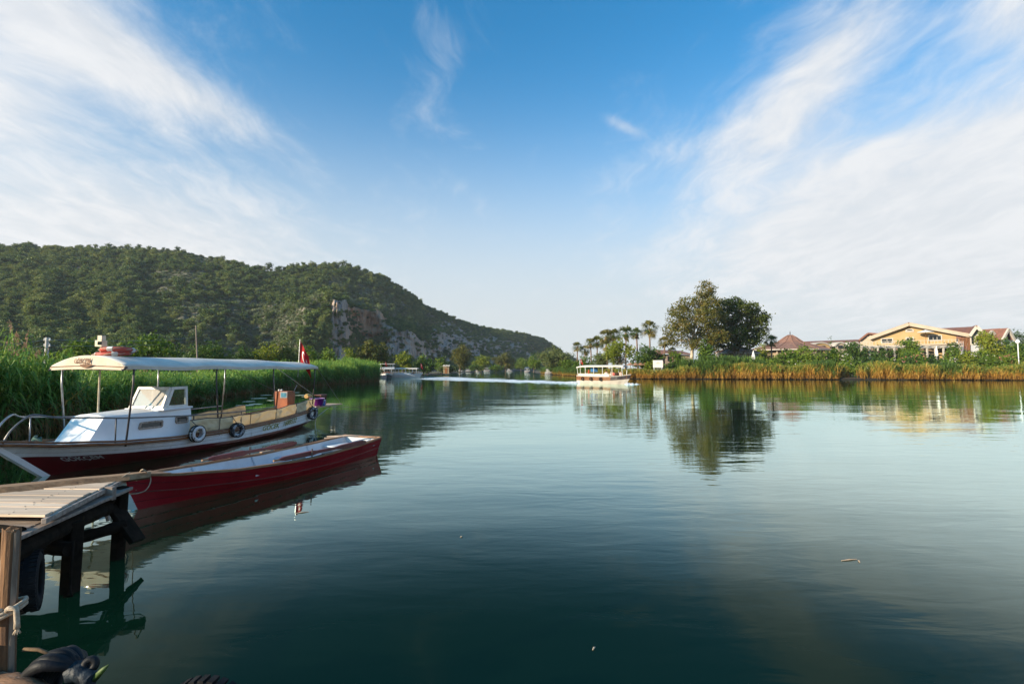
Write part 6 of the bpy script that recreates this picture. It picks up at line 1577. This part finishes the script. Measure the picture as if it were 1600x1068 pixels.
# white gabled houses at the right edge, gables turned away from the sun
for k, (c, yt, yb, hw, d, lb) in enumerate(((1550, 517, 527, 9, 150, 'small white gabled house, nearest the ochre hotel of the three'), (1563, 514.5, 529, 10, 152, 'white gabled house in the middle of the three'), (1576, 514, 531, 10, 148, 'white gabled house at the far right of the three'))):
    f = Facade('gabled_house', c, d, R(12)); root = f.root
    MB().prism([f.gz(c - hw + 2), f.gz(c + hw - 2), f(c + hw - 2, yb), f(c, yt + 2), f(c - hw + 2, yb)], (0, 9, 0)).build('wall', pm('shaded_white_stucco', (0.42, 0.44, 0.48)), root)  # white walls coloured blue-grey for their shade, like the hotel's gable wing
    for p, q in ((f(c - hw, yb + 1, -1), f(c, yt, -1)), (f(c, yt, -1), f(c + hw, yb + 1, -1))):
        MB().beam(p, q, 0.5, 0.6).build('barge_board', M_TRIM, root)
        MB().grid([[p + Vector((0, 0.2, 0.3)), q + Vector((0, 0.2, 0.3))], [p + Vector((0, 10, 0.3)), q + Vector((0, 10, 0.3))]]).build('roof', M_TILE, root, solid=0.2)
    m = f(c, (yt + yb) / 2 + 4); MB().box((m.x, m.y - 0.05, m.z), (1.1, 0.12, 1.6)).build('window', M_DARKGLASS, root)
    tag(root, lb, 'house', 'white gabled houses')
# conical shingled pavilion with finial, and its hipped neighbour
def pavilion(name, label, px, y_tip, tiers, d, y_eave, finial=True):
    root = empty(name, (W(px, 570, d).x, d, 0.7)); O4 = root.location; mb = MB(); n = 12; rows = []
    for hw, yy in tiers:
        z = W(px, yy, d).z - O4.z; r = hw / FPX * d
        rows.append([Vector((r * math.cos(2 * math.pi * (j + 0.5) / n), r * 0.8 * math.sin(2 * math.pi * (j + 0.5) / n), z)) for j in range(n)])
    mb.grid(rows, wrap=True); mb.build('roof', M_SHINGLE, root)
    zt = rows[0][0].z; ze = rows[-1][0].z; rb = tiers[-1][0] / FPX * d
    for i in range(n):      # ridge battens
        MB().tube([r[i] + Vector((0, 0, 0.06)) for r in rows], 0.10, 5).build('ridge_batten', M_SHINGLE, root)
    mb = MB(); mb.grid([[p for p in rows[-1]], [p + Vector((0, 0, -0.28)) for p in rows[-1]]], wrap=True); mb.build('fascia', M_TRIM, root)
    if finial: MB().tube([(0, 0, zt - 0.2), (0, 0, zt + 0.5), (0, 0, zt + 0.6), (0, 0, zt + 1.3)], [0.16, 0.10, 0.16, 0.03], 8).build('finial', M_DARKSTEEL, root)
    for i in range(n):
        a = 2 * math.pi * (i + 0.5) / n; MB().box((rb * 0.88 * math.cos(a), rb * 0.70 * math.sin(a), ze / 2), (0.28, 0.28, ze)).build('column', M_STUCCO_W, root)
    MB().lathe([(rb * 0.72, 0), (rb * 0.72, ze + 0.3)], n=20).build('inner_wall', pm('dim_plaster', (0.34, 0.26, 0.18), (0.25, 0.19, 0.13), 0.5, 0.9), root)
    tag(root, label, 'pavilion')
    return root
pavilion('conical_pavilion', 'brown shingled conical pavilion with a finial beside the hotel', 1236, 523, [(3, 523.5), (9, 527), (20, 535), (33, 539), (60, 546.5)], 150, 546)
pavilion('hipped_pavilion', 'low brown hip roofed pavilion half hidden under the dark spreading tree', 1152, 541, [(2, 540.5), (14, 544), (34, 551)], 124, 551, finial=False)
# pale house glimpsed behind the palms
root = empty('pale_house', (W(1052, 560, 150).x, 150, 0.6)); O5 = root.location
MB().prism([Vector((W(1026, 560, 150).x, 150, 0.6)) - O5, Vector((W(1078, 560, 150).x, 150, 0.6)) - O5, W(1078, 554, 150) - O5, W(1026, 553, 150) - O5], (0, 8, 0)).build('wall', pm('dull_pink_wall', (0.34, 0.25, 0.20), (0.28, 0.21, 0.17), 1, 0.9), root)
for a, b2 in ((W(1024, 555, 149), W(1040, 551, 149)), (W(1040, 551, 149), W(1080, 553, 149))):
    MB().grid([[a - O5, b2 - O5], [a - O5 + Vector((0, 9, 1.2)), b2 - O5 + Vector((0, 9, 1.2))]]).build('roof', M_TILE, root, solid=0.3)
for px in (1033, 1046, 1060): m = W(px, 560, 150) - O5; MB().box((m.x, m.y - 0.05, m.z), (1.2, 0.14, 1.6)).build('window', M_DARKGLASS, root)
tag(root, 'pale pinkish house glimpsed behind the palm and the white sign', 'house')
# pergola with white beams
per = empty('garden_pergola', (W(1420, 570, 119).x, 119, 0.6)); O6 = per.location
za = W(1420, 542, 117).z - O6.z
xa, xb = W(1346, 550, 117).x - O6.x, W(1500, 550, 117).x - O6.x
for y in (-2, 1.5): MB().box(((xa + xb) / 2, y, za), (xb - xa, 0.28, 0.34)).build('beam', M_TRIM, per)
for i in range(13):
    x = xa + (xb - xa) * i / 12; MB().box((x, -2.0, za / 2), (0.30, 0.30, za)).build('column', M_TRIM, per)
    MB().box((x, -0.25, za + 0.25), (0.14, 5.2, 0.16)).build('rafter', M_TRIM, per)
MB().box(((xa + xb) / 2, 3.4, za / 2), (xb - xa, 0.2, za - 0.3)).build('back_wall', pm('dim_plaster', (0.34, 0.26, 0.18)), per)
for i in range(6): x = xa + (xb - xa) * (i + 0.5) / 6; MB().box((x, 3.26, za * 0.42), (3.6, 0.08, za * 0.62)).build('glass_door', M_DARKGLASS, per)
tag(per, 'white garden pergola with climbers in front of the ochre hotel', 'pergola')
# parasols, loungers, lamps, sign
def parasol(name, label, px, ytop, ybot, hw, d, zg, mat, closed=False, group=None):
    t, bt = W(px, ytop, d), W(px, ybot, d); root = empty(name, (t.x, t.y, zg)); h = t.z - zg; r = hw / FPX * d; lo = bt.z - zg
    MB().tube([(0, 0, 0), (0, 0, h)], 0.05, 8).build('pole', M_WHITE if closed else M_VARN, root)
    mb = MB()
    if closed: mb.lathe([(0.02, h), (0.10, h - 0.3), (r * 0.75, lo + (h - lo) * 0.45), (r, lo + 0.2), (r * 0.8, lo), (0.06, lo + 0.1)], n=10)
    else:
        mb.lathe([(0.02, h), (r * 0.5, lo + (h - lo) * 0.45), (r, lo), (r * 0.97, lo - 0.12), (0.06, h - 0.3)], n=12)
    mb.build('canopy', mat, root); tag(root, label, 'parasol', group)
    MB().lathe([(0.0, 0.1), (0.3, 0.1), (0.35, 0.0)], n=10).build('foot', M_STUCCO_W, root)
parasol('closed_parasol', 'closed white parasol on the lawn beside two sun loungers', 1177, 547, 562, 3.2, 109, 1.0, M_WHITECLOTH, True)
parasol('closed_parasol', 'closed pale parasol among the pergola columns', 1463, 540, 556, 2.2, 116, 1.0, M_WHITECLOTH, True)
parasol('terrace_parasol', 'open white parasol on the hotel terrace in front of the gable', 1446, 515, 518.5, 10.5, 122, W(1446, 539, 122).z, M_WHITECLOTH)
M_STRAWT = pm('straw_thatch', (0.34, 0.19, 0.11), (0.22, 0.12, 0.07), 6, 0.95, 0.04, 9)
for px, lb in ((985, 'straw parasol farthest left of the low row behind the tour boat bow'), (993, 'second straw parasol of the low row'), (1001, 'third straw parasol of the low row'), (1008, 'straw parasol nearest the pale bush')):
    parasol('straw_parasol', lb, px, 566, 569.5, 6.0, 108, 0.7, M_STRAWT, group='straw parasols on the bank')
for px, lb in ((1167, 'white sun lounger left of the closed white parasol, nearer the tree'), (1177, 'white sun lounger right under the closed white parasol')):
    p = W(px, 569, 107); root = empty('sun_lounger', (p.x, p.y, 0.75), 0.2); base = p.z - 0.75
    MB().box((0, 0, 0.35 + base * 0.5), (1.3, 0.6, 0.08)).build('bed', M_WHITE, root)
    MB().box((-0.75, 0, 0.62 + base * 0.5), (0.08, 0.6, 0.75), Matrix.Rotation(-0.6, 3, 'Y')).build('backrest', M_WHITE, root)
    for sx in (-0.5, 0.5):
        for sy in (-0.25, 0.25): MB().box((sx, sy, 0.155 + base * 0.25), (0.07, 0.07, 0.31 + base * 0.5)).build('leg', M_WHITE, root)
    tag(root, lb, 'sun lounger')
p0, p1 = W(1020.5, 574, 104.5), W(1035.5, 562.5, 104.5)
sg = empty('notice_board', ((p0.x + p1.x) / 2, 104.5, 0.6)); zc = (p0.z + p1.z) / 2 - 0.6; sw, sh = p1.x - p0.x, p1.z - p0.z
MB().box((0, 0, zc), (sw, 0.08, sh)).build('panel', M_WHITECLOTH, sg)
MB().box((0, -0.045, zc + 0.12), (sw * 0.42, 0.01, 0.10)).build('faint_line', pm('faint_print', (0.45, 0.40, 0.22), (0.5, 0.45, 0.28), 5, 0.8), sg)
MB().box((0, -0.045, zc + 0.36), (sw * 0.12, 0.01, 0.22)).build('faint_emblem', pm('faint_emblem', (0.60, 0.56, 0.48), (0.66, 0.62, 0.54), 5, 0.8), sg)
for sx in (-sw * 0.4, sw * 0.4): MB().box((sx, 0.07, zc * 0.5), (0.10, 0.06, zc)).build('leg', M_WHITE, sg)
tag(sg, 'blank looking white notice board on the bank beside the tour boat', 'sign')
pl = W(1590, 532, 106); root = empty('garden_lamp', (pl.x, pl.y, 0.8)); h = pl.z - 0.8
MB().tube([(0, 0, 0), (0, 0, h - 0.7)], 0.09, 8).build('pole', M_WHITE, root); MB().lathe([(0.05, h - 0.8), (0.42, h - 0.35), (0.40, h - 0.2), (0.12, h + 0.3), (0.0, h + 0.35)], n=10).build('lantern', M_WHITE, root)
tag(root, 'white garden lamp post near the right edge', 'lamp')
pl = W(1172, 538, 112)
# power poles on the left
def power_pole(px, yt, d, label, mat, arm, lean=0.0, r=0.11):
    t = W(px, yt, d); root = empty('power_pole', (t.x - lean, t.y, 0.2)); h = t.z - 0.2
    MB().tube([(0, 0, -0.5), (lean, 0, h)], [r * 1.3, r * 0.8], 10).build('shaft', mat, root)
    if arm:
        for z in (h - 0.25, h - 0.8):
            MB().box((lean, 0, z), (0.65, 0.1, 0.1)).build('crossarm', mat, root)
            for s in (-0.26, 0.26): MB().lathe([(0.03, 0.05), (0.05, 0.10), (0.05, 0.16), (0.02, 0.2)], (lean + s, 0, z), 8).build('insulator', M_WHITE, root)
    tag(root, label, 'pole'); return t
t1 = power_pole(74, 527, 46, 'pale concrete power pole with short crossarms above the reeds', pm('pale_concrete', (0.55, 0.53, 0.49), (0.45, 0.43, 0.40), 4, 0.9), True, r=0.17)
t2 = power_pole(306, 508, 74, 'thin leaning wooden pole behind the canopy', M_OLDWOOD, False, lean=-0.7)
def sagwire(a, c2, sag, label):
    pts = [a.lerp(c2, i / 16) + Vector((0, 0, -sag * 4 * (i / 16) * (1 - i / 16))) for i in range(17)]
    tag(MB().tube(pts, 0.014, 4).build('power_line', M_STEEL), label, 'cable', 'power lines')
for k, dz in enumerate((-0.2, -0.75)):
    sagwire(t1 + Vector((0.26, 0, dz)), t2 + Vector((0, 0, dz - 1.6)), 0.35, ('upper power line running from the concrete pole towards the wooden pole', 'lower power line running from the concrete pole towards the wooden pole')[k])
    sagwire(t1 + Vector((-0.26, 0, dz)), W(-60, 535 + 10 * k, 38), 0.3, ('upper power line running out of the picture from the concrete pole', 'lower power line running out of the picture from the concrete pole')[k])
# pale hut roof behind the reeds and a far hut
for px0, px1, yt, d, lb in ((500, 512, 567, 100, 'white hut roof showing over the reeds below the rock spire'), (692, 702, 570.5, 168, 'pale yellowish hut on the left bank beyond the long boat')):
    a, b2 = W(px0 - 14 if d == 100 else px0, yt + 3, d), W(px1, yt, d); root = empty('bank_hut', ((a.x + b2.x) / 2, d, 0.4)); w_ = (b2.x - a.x); h = b2.z - 0.4
    MB().box((0, 1.5, h * 0.45), (w_ * 0.9, 2.6, h * 0.9)).build('wall', pm('dull_ochre_wall', (0.26, 0.20, 0.12), (0.2, 0.15, 0.09), 1, 0.9), root); MB().prism([(-w_ * 0.55, 0, h * 0.88), (w_ * 0.55, 0, h * 0.88), (w_ * 0.5, 1.5, h + 0.1), (-w_ * 0.5, 1.5, h + 0.1)], (0, 0, 0.12)).build('roof', M_TRIM, root)
    MB().box((0, 0.17, h * 0.35), (0.8, 0.06, h * 0.6)).build('door', M_VARN, root)
    tag(root, lb, 'hut')

# ================================================================== TOUR BOATS ON THE RIVER
def person(name, loc, rz, shirt, trousers, label, seated=True, scale=1.0, hair=(0.02, 0.015, 0.01)):
    """one continuous skinned body, seated or standing; hair is a child"""
    if seated:
        V = [(0, 0, 0.0), (0, 0, 0.22), (0, 0.01, 0.44), (0, 0.0, 0.53), (0, -0.01, 0.60), (0, -0.015, 0.72),
             (0.19, 0, 0.44), (0.24, -0.06, 0.20), (0.16, -0.30, 0.10), (-0.19, 0, 0.44), (-0.24, -0.06, 0.20), (-0.16, -0.30, 0.10),
             (0.10, -0.05, -0.02), (0.12, -0.44, 0.0), (0.12, -0.46, -0.40), (0.12, -0.60, -0.43), (-0.10, -0.05, -0.02), (-0.12, -0.44, 0.0), (-0.12, -0.46, -0.40), (-0.12, -0.60, -0.43)]
    else:
        V = [(0, 0, 0.90), (0, 0, 1.12), (0, 0.01, 1.36), (0, 0.0, 1.46), (0, -0.01, 1.53), (0, -0.015, 1.66),
             (0.19, 0, 1.38), (0.24, 0.02, 1.10), (0.22, -0.10, 0.88), (-0.19, 0, 1.38), (-0.24, 0.02, 1.10), (-0.22, -0.10, 0.88),
             (0.10, 0, 0.85), (0.11, -0.02, 0.48), (0.11, 0.02, 0.06), (0.12, -0.14, 0.03), (-0.10, 0, 0.85), (-0.11, -0.02, 0.48), (-0.11, 0.02, 0.06), (-0.12, -0.14, 0.03)]
    E = [(0, 1), (1, 2), (2, 3), (3, 4), (4, 5), (2, 6), (6, 7), (7, 8), (2, 9), (9, 10), (10, 11), (0, 12), (12, 13), (13, 14), (14, 15), (0, 16), (16, 17), (17, 18), (18, 19)]
    Rr = [0.14, 0.15, 0.13, 0.06, 0.085, 0.07, 0.065, 0.05, 0.035, 0.065, 0.05, 0.035, 0.085, 0.065, 0.045, 0.035, 0.085, 0.065, 0.045, 0.035]
    me = bpy.data.meshes.new(name); me.from_pydata(V, E, [])
    m = bpy.data.materials.new('clothed_' + name); m.use_nodes = True; g = NT(m.node_tree); z = g.sep(g.coord('Object'))[2]
    b_, t_ = (0.06, 0.50) if seated else (0.92, 1.43)
    col = g.mix(g.m('GREATER_THAN', z, t_), g.mix(g.m('GREATER_THAN', z, b_), trousers, shirt), (0.45, 0.26, 0.18))
    g.put(g.n['Principled BSDF'].inputs['Base Color'], col); g.n['Principled BSDF'].inputs['Roughness'].default_value = 0.8
    me.materials.append(m); o = link(name, me)
    sk = o.modifiers.new('skin', 'SKIN'); sv = me.skin_vertices[0].data
    for i, r in enumerate(Rr): sv[i].radius = (r, r * (0.75 if i in (0, 1, 2) else 1))
    sv[0].use_root = True
    sb = o.modifiers.new('sub', 'SUBSURF'); sb.levels = 1; sb.render_levels = 1
    o.location = loc; o.rotation_euler = (0, 0, rz); o.scale = (scale,) * 3
    h0 = Vector(V[5])
    mb = MB(); mb.lathe([(0.0, 0.10), (0.05, 0.09), (0.088, 0.04), (0.095, -0.02), (0.085, -0.06)], (h0.x, h0.y + 0.02, h0.z - 0.0), 12)
    mb.build('hair', pm('hair_%02d' % int(hair[0] * 100), hair, hair, 9, 0.7), o, smooth=True)
    tag(o, label, 'person'); return o

def tour_boat(name, label, stern, bow, beam, z_deck, z_roof, colors, posts=4, roof_over=(0.02, 0.90), two_deck=False, detail=True, cat='boat', group=None, sheer=0.35, white_roof=M_AWNING, band_at=0.62):
    """long river boat: stern and bow are points on the water; colors = (lower, band, upper)"""
    s, b2 = Vector(stern), Vector(bow); d = b2 - s; L = d.length; root = empty(name, s, math.atan2(d.y, d.x)); hw = beam / 2
    prof = [(0, 0.72), (0.12, 0.90), (0.4, 1.0), (0.65, 0.92), (0.82, 0.66), (0.93, 0.32), (1.0, 0.03)]
    def hp(u, k, sd):   # k: 0 gunwale, 1 band bottom, 2 waterline, 3 under
        z = (z_deck + sheer * max(0, (u - 0.55) / 0.45) ** 2 + 0.10 * (1 - u) ** 3, z_deck * band_at + sheer * 0.9 * max(0, (u - 0.55) / 0.45) ** 2, 0.0, -0.3)
        Lk = (L, L * 0.975, L * 0.92, L * 0.90); wk = (1.0, 0.96, 0.82, 0.6)
        k0 = min(2, int(k)); f = k - k0
        P = [Vector((Lk[q] * u, sd * hw * wk[q] * lerp_tab(prof, u), z[q])) for q in (k0, k0 + 1)]; return P[0] * (1 - f) + P[1] * f
    U = [i / 20 for i in range(21)]
    for nm, ks, mt in (('band', (0, 0.5, 1), colors[1]), ('hull', (1, 1.5, 2, 3), colors[0])):
        mb = MB()
        for sd in (1, -1): mb.grid([[hp(u, k, sd) for u in U] for k in ks])
        tr = [hp(0, k, 1) for k in ks] + [hp(0, k, -1) for k in reversed(ks)]; mb.add(tr, [tuple(range(len(tr)))]); mb.build(nm, mt, root, smooth=False)
    mb = MB(); mb.grid([[hp(u, 0, sd) + Vector((0, 0, -0.12)) for u in U] for sd in (1, -1)]); mb.build('deck', M_VARN, root)
    for sd in (1, -1): MB().tube([hp(u, 0, sd) for u in U], 0.05, 5).build('gunwale', colors[2], root)
    x0, x1 = roof_over[0] * L, roof_over[1] * L
    vs = [-1 + 2 * j / 6 for j in range(7)]
    mb = MB(); mb.grid([[Vector((x, v * hw * 0.95 * min(1, 0.55 + 0.9 * (1 - x / L)), z_roof + 0.16 * (1 - v * v) - 0.25 * max(0, (x / L - 0.8) / 0.2) ** 2 - 0.18 * max(0, (0.12 - x / L) / 0.12))) for v in vs] for x in [x0 + (x1 - x0) * i / 14 for i in range(15)]])
    mb.build('roof', white_roof, root, solid=0.14)
    for i in range(posts + 1):
        x = x0 + 0.15 + (x1 - x0 - 0.3) * i / posts; w_ = hw * 0.93 * min(1, 0.55 + 0.9 * (1 - x / L))
        for sd in (1, -1): MB().tube([(x, sd * min(w_, hp(x / L, 0, 1).y), hp(x / L, 0, 1).z - 0.05), (x, sd * w_, z_roof)], 0.035, 6).build('post', M_WHITE, root)
    for sd in (1, -1):      # pale side screens above the gunwale
        us = [0.05 + 0.62 * i / 10 for i in range(11)]
        MB().grid([[hp(u, 0, sd) + Vector((0, 0, 0.05)) for u in us], [hp(u, 0, sd) + Vector((0, 0, 0.38)) for u in us]]).build('side_screen', colors[2], root, solid=0.03)
    for sd in (1, -1): MB().box((L * 0.36, sd * hw * 0.55, z_deck + 0.12), (L * 0.5, 0.4, 0.10)).build('bench', M_VARN, root)
    if two_deck:
        zu = z_roof + 1.2
        for i in range(posts + 1):
            x = x0 + 0.15 + (x1 - x0) * 0.9 * i / posts
            for sd in (1, -1): MB().tube([(x, sd * hw * 0.88, z_roof), (x, sd * hw * 0.88, zu)], 0.035, 6).build('post', M_WHITE, root)
        MB().box(((x0 + x1) / 2, 0, zu + 0.06), ((x1 - x0) * 0.96, hw * 1.9, 0.14)).build('upper_roof', M_AWNING, root)
        for sd in (1, -1): MB().box(((x0 + x1) / 2, sd * hw * 0.88, z_roof + 0.30), ((x1 - x0) * 0.95, 0.05, 0.35)).build('upper_rail', colors[2], root)
        MB().box((x1 - 0.1, 0, z_roof + 0.30), (0.05, hw * 1.7, 0.35)).build('upper_front_rail', colors[2], root)
    if detail:
        MB().box((L * 0.70, 0.1 * hw, z_deck + 0.30), (L * 0.07, hw * 0.9, 0.6)).build('helm_box', M_VARN, root)
        MB().tube([(L * 0.02, 0, z_deck), (L * 0.0, 0, z_roof + 1.0)], 0.03, 6).build('flag_staff', M_WHITE, root)
    tag(root, label, cat, group)
    return root, hp
M_BROWNB = pm('brown_hull_band', (0.21, 0.085, 0.03), (0.15, 0.06, 0.02), 3, 0.45)
M_CREAMHULL = pm('cream_hull', (0.58, 0.54, 0.47), (0.50, 0.46, 0.40), 2, 0.4)
M_BLACKBOW = pm('dark_bow_paint', (0.03, 0.025, 0.03), (0.05, 0.04, 0.04), 3, 0.45)
ts, tb_ = G(906, 598.2), G(986, 600.2)
cruise, chp = tour_boat('tour_boat', 'cream and brown tour boat cruising mid river with passengers under its awning', ts, tb_, 2.5, 1.05, 2.55, (M_CREAMHULL, M_BROWNB, M_CREAMHULL), posts=5, roof_over=(0.02, 0.90), band_at=0.45)
L = (tb_ - ts).length
cM = Matrix.Translation(cruise.location) @ Matrix.Rotation(cruise.rotation_euler.z, 4, 'Z')
mb = MB()
for sd in (1, -1): mb.grid([[chp(u, k, sd) * 1.0 + Vector((0, sd * 0.012, 0)) for u in [0.70 + 0.30 * i / 8 for i in range(9)]] for k in (0, 0.5, 0.95)])
mb.build('dark_bow', M_BLACKBOW, cruise)
for x, lb in ((0.16, 'tyre fender nearest the stern of the cruising tour boat'), (0.34, 'middle tyre fender of the cruising tour boat'), (0.53, 'tyre fender nearest the bow of the cruising tour boat')):
    p = cM @ (chp(x, 0.6, -1) + Vector((0, -0.14, 0))); tyre('tyre_fender', p, (0, -1, 0.1), 0.26, 0.15, 0.16, lb, 'tyre fenders of the cruising boat')
def cp(x, y, z): return cM @ Vector((x * L, y, z))
person('person', cp(0.60, -0.72, 1.15), 3.4, (0.75, 0.72, 0.68), (0.10, 0.10, 0.14), 'seated passenger in white top under the awning of the cruising boat')
person('person', cp(0.72, -0.60, 1.15), 1.9, (0.60, 0.16, 0.12), (0.12, 0.10, 0.10), 'seated passenger in red top near the bow of the cruising boat')
person('person', cp(0.78, 0.40, 1.15), 2.2, (0.70, 0.45, 0.38), (0.4, 0.38, 0.35), 'seated passenger in pink top close to the dark bow of the cruising boat')
person('person', cp(0.18, 0.1, 0.60), 1.57, (0.45, 0.07, 0.03), (0.05, 0.05, 0.07), 'standing helmsman in orange red top at the stern of the cruising boat', seated=False)
person('person', cp(0.48, 0.75, 1.15), 0.0, (0.70, 0.70, 0.66), (0.10, 0.10, 0.14), 'seated passenger in pale top on the far bench of the cruising boat')
p = cp(0.27, -0.55, 1.55)
mb = MB(); mb.grid([[p + Vector((0.35 * i, 0.05 * math.sin(i * 2 + j), 0.85 - 0.22 * j)) for i in range(4)] for j in range(4)])
tag(mb.build('hanging_towel', pm('blue_cloth', (0.05, 0.22, 0.50), (0.04, 0.16, 0.38), 5, 0.8), solid=0.01), 'blue cloth hanging under the awning of the cruising boat', 'cloth')
flag(cp(0.01, 0, 2.2), 1.6, 0.95, 0.2, 'small red flag at the stern of the cruising tour boat', droop=0.5)
# moored two-decker and long boat at the left bank
a, b2 = G(606, 588.5), G(620, 591.5)
M_NAVY = pm('dark_blue_hull', (0.02, 0.03, 0.06), (0.03, 0.04, 0.07), 3, 0.4)
tour_boat('double_deck_boat', 'double decked white tour boat moored end on at the left bank', (W(596, 575, 128).x, 128, 0), (W(607, 575, 112).x, 112, 0), 3.4, 0.85, 2.05, (M_NAVY, M_WHITE, M_WHITE), posts=4, two_deck=True, roof_over=(0.02, 0.94))
tour_boat('long_tour_boat', 'long white moored tour boat with flat awning beside the double decker', (W(614, 575, 122).x, 122, 0), (W(660, 575, 121).x, 121, 0), 2.8, 0.75, 2.15, (M_WHITE, M_WHITE, M_WHITE), posts=7, roof_over=(0.0, 0.86))
flag((W(657, 575, 121).x, 121, 1.6), 2.0, 1.4, 0.6, 'red flag at the end of the long moored tour boat', droop=0.6)
flag((W(601.5, 575, 111.5).x, 111.5, 2.4), 1.5, 1.1, 0.4, 'red flag hanging on the front of the double decked boat', droop=0.8)
fb_ = [(728, 738, 300, 2.4, 1.7, True, 'small white boat with dark canopy far up the left bank'), (756, 768, 320, 2.6, 2.2, True, 'small pale covered boat moored by the low green bush far upriver'), (792, 803, 330, 2.4, 1.6, False, 'tiny pale boat farthest up the river'),
       (820, 829, 250, 2.6, 2.2, True, 'small boat with blue awning off the end of the right bank'), (852, 865, 172, 2.4, 1.5, False, 'pale open boat moored at the golden reeds of the point'), (716, 727, 290, 2.2, 1.0, False, 'low flat pale boat next to the dark canopied one upriver'), (744, 751, 310, 2.2, 2.6, True, 'narrow white boat seen end on far upriver')]
for px0, px1, d, bm_, zr, roof, lb in fb_:
    x0, x1 = W(px0, 575, d).x, W(px1, 575, d).x
    rf = pm('blue_awning', (0.10, 0.20, 0.38), (0.08, 0.16, 0.3), 3, 0.8) if 'blue' in lb else (M_DARKSTEEL if 'dark canopy' in lb else pm('dull_far_awning', (0.34, 0.33, 0.31), (0.28, 0.27, 0.25), 2, 0.7))
    rt, _ = tour_boat('moored_boat', lb, (x0, d, 0), (x1, d - 1.0, 0), bm_, 0.55, zr + 0.3, (pm('dull_far_hull', (0.26, 0.26, 0.27), (0.20, 0.20, 0.22), 2, 0.5), pm('far_band', (0.12, 0.11, 0.11), (0.2, 0.19, 0.18), 2, 0.5), pm('dull_far_hull', (0.26, 0.26, 0.27))), posts=3, roof_over=(0.1, 0.8) if roof else (0.15, 0.45), detail=False, white_roof=rf, group='small boats moored upriver')

# ------------------------------------------------------------------ wake of the cruising boat
rg = np.random.default_rng(17)
M_FOAM = pm('white_foam', (0.80, 0.84, 0.86), (0.62, 0.70, 0.74), 1.2, 0.6, 0.05, 5)
Q = []
stern = ts
def foam_patch(x, y, lx, ly, h):
    n = 7; c = Vector((x, y, 0.012)); ring = [(x + lx * math.cos(2 * math.pi * k / n) * (0.6 + 0.7 * rg.random()), y + ly * math.sin(2 * math.pi * k / n) * (0.6 + 0.7 * rg.random()), 0.010) for k in range(n)]
    return (x, y, 0.01 + h), ring
mb = MB()
for i in range(560):
    t = rg.random() ** 1.1
    # the boat came round from upriver in a long curve to the left
    p0, p1, p2 = Vector((ts.x - 0.2, ts.y, 0)), Vector((-6, 92, 0)), Vector((-19, 118, 0))
    c = p0 * (1 - t) ** 2 + p1 * 2 * t * (1 - t) + p2 * t * t
    spread = 0.5 + 7.0 * t
    y = c.y + (rg.normal() * 0.35 + (1.0 if rg.random() < 0.5 else -1.0)) * spread; x = c.x + rg.normal() * 2.2
    s = (1 - 0.45 * t) * (0.35 + 0.9 * rg.random())
    top, ring = foam_patch(x, y, 1.5 * s * (1 + 1.5 * t), 0.40 * s * (1 + 2 * t), (0.16 * (1 - t) ** 2 + 0.02) * rg.random())
    mb.add([top] + ring, [(0, 1 + k, 1 + (k + 1) % 7) for k in range(7)])
for i in range(90):      # tumbling foam right behind the stern and at the bow
    x = ts.x - 0.2 - 5 * rg.random() ** 1.6; s = 0.25 + 0.35 * rg.random(); top, ring = foam_patch(x, ts.y + rg.normal() * 0.6, s * 1.4, s, 0.35 * rg.random() * (1 - (ts.x - x) / 6))
    mb.add([top] + ring, [(0, 1 + k, 1 + (k + 1) % 7) for k in range(7)])
for i in range(22):
    x = tb_.x - 0.9 + 1.8 * rg.random(); s = 0.12 + 0.18 * rg.random(); top, ring = foam_patch(x, tb_.y - 0.6 + rg.normal() * 0.5, s * 1.6, s * 0.7, 0.25 * rg.random()); mb.add([top] + ring, [(0, 1 + k, 1 + (k + 1) % 7) for k in range(7)])
tag(mb.build('wake_foam', M_FOAM, fix=False, smooth=True), 'white churned wake trailing behind the cruising tour boat', 'foam', kind='stuff')
# drifting straw and leaves near the landing
for px, py, L_, az, lb in ((1327, 874, 0.22, 0.2, 'thin pale straw floating on the open water to the right'), (1342, 876, 0.07, 1.2, 'tiny fleck floating beside the thin straw'), (721, 838, 0.035, 0.5, 'small white fleck floating in the middle of the dark water'), (928, 1012, 0.05, 1.0, 'small pale fleck floating near the bottom of the picture'), (472, 800, 0.20, 0.45, 'pale straw floating in the reflection of the rowing boat')):
    p = G(px, py, 0.004); d = Vector((math.cos(az), math.sin(az), 0)) * L_ / 2
    tag(MB().tube([p - d, p + Vector((0, 0, 0.004)), p + d], [0.004, 0.008, 0.003], 5).build('floating_straw', M_RAWWOOD), lb, 'straw')
# lily pads and scum between the passenger boat and the reeds
for i, (px, py) in enumerate(((497 - 45, 623), (415, 617), (405, 622), (390, 627), (436, 621), (442, 629), (398, 631), (470, 617), (480, 619), (384, 633), (427, 625), (462, 613))):
    p = G(px, py, 0.006); r = 0.35 + 0.2 * ((i * 7) % 5) / 5; n = 9
    o = MB().add([(p.x + r * (1 + 0.3 * math.sin(i + k)) * math.cos(2 * math.pi * k / n), p.y + r * 1.0 * math.sin(2 * math.pi * k / n), 0.006 + 0.004 * (k % 2)) for k in range(n)], [tuple(range(n))]).build('lily_pad', pm('pale_lily_pad', (0.30, 0.36, 0.22), (0.44, 0.48, 0.38), 3, 0.35), solid=0.006)
    tag(o, 'pale lily pad floating between the passenger boat and the reed bed', 'lily pad', 'lily pads beyond the passenger boat')
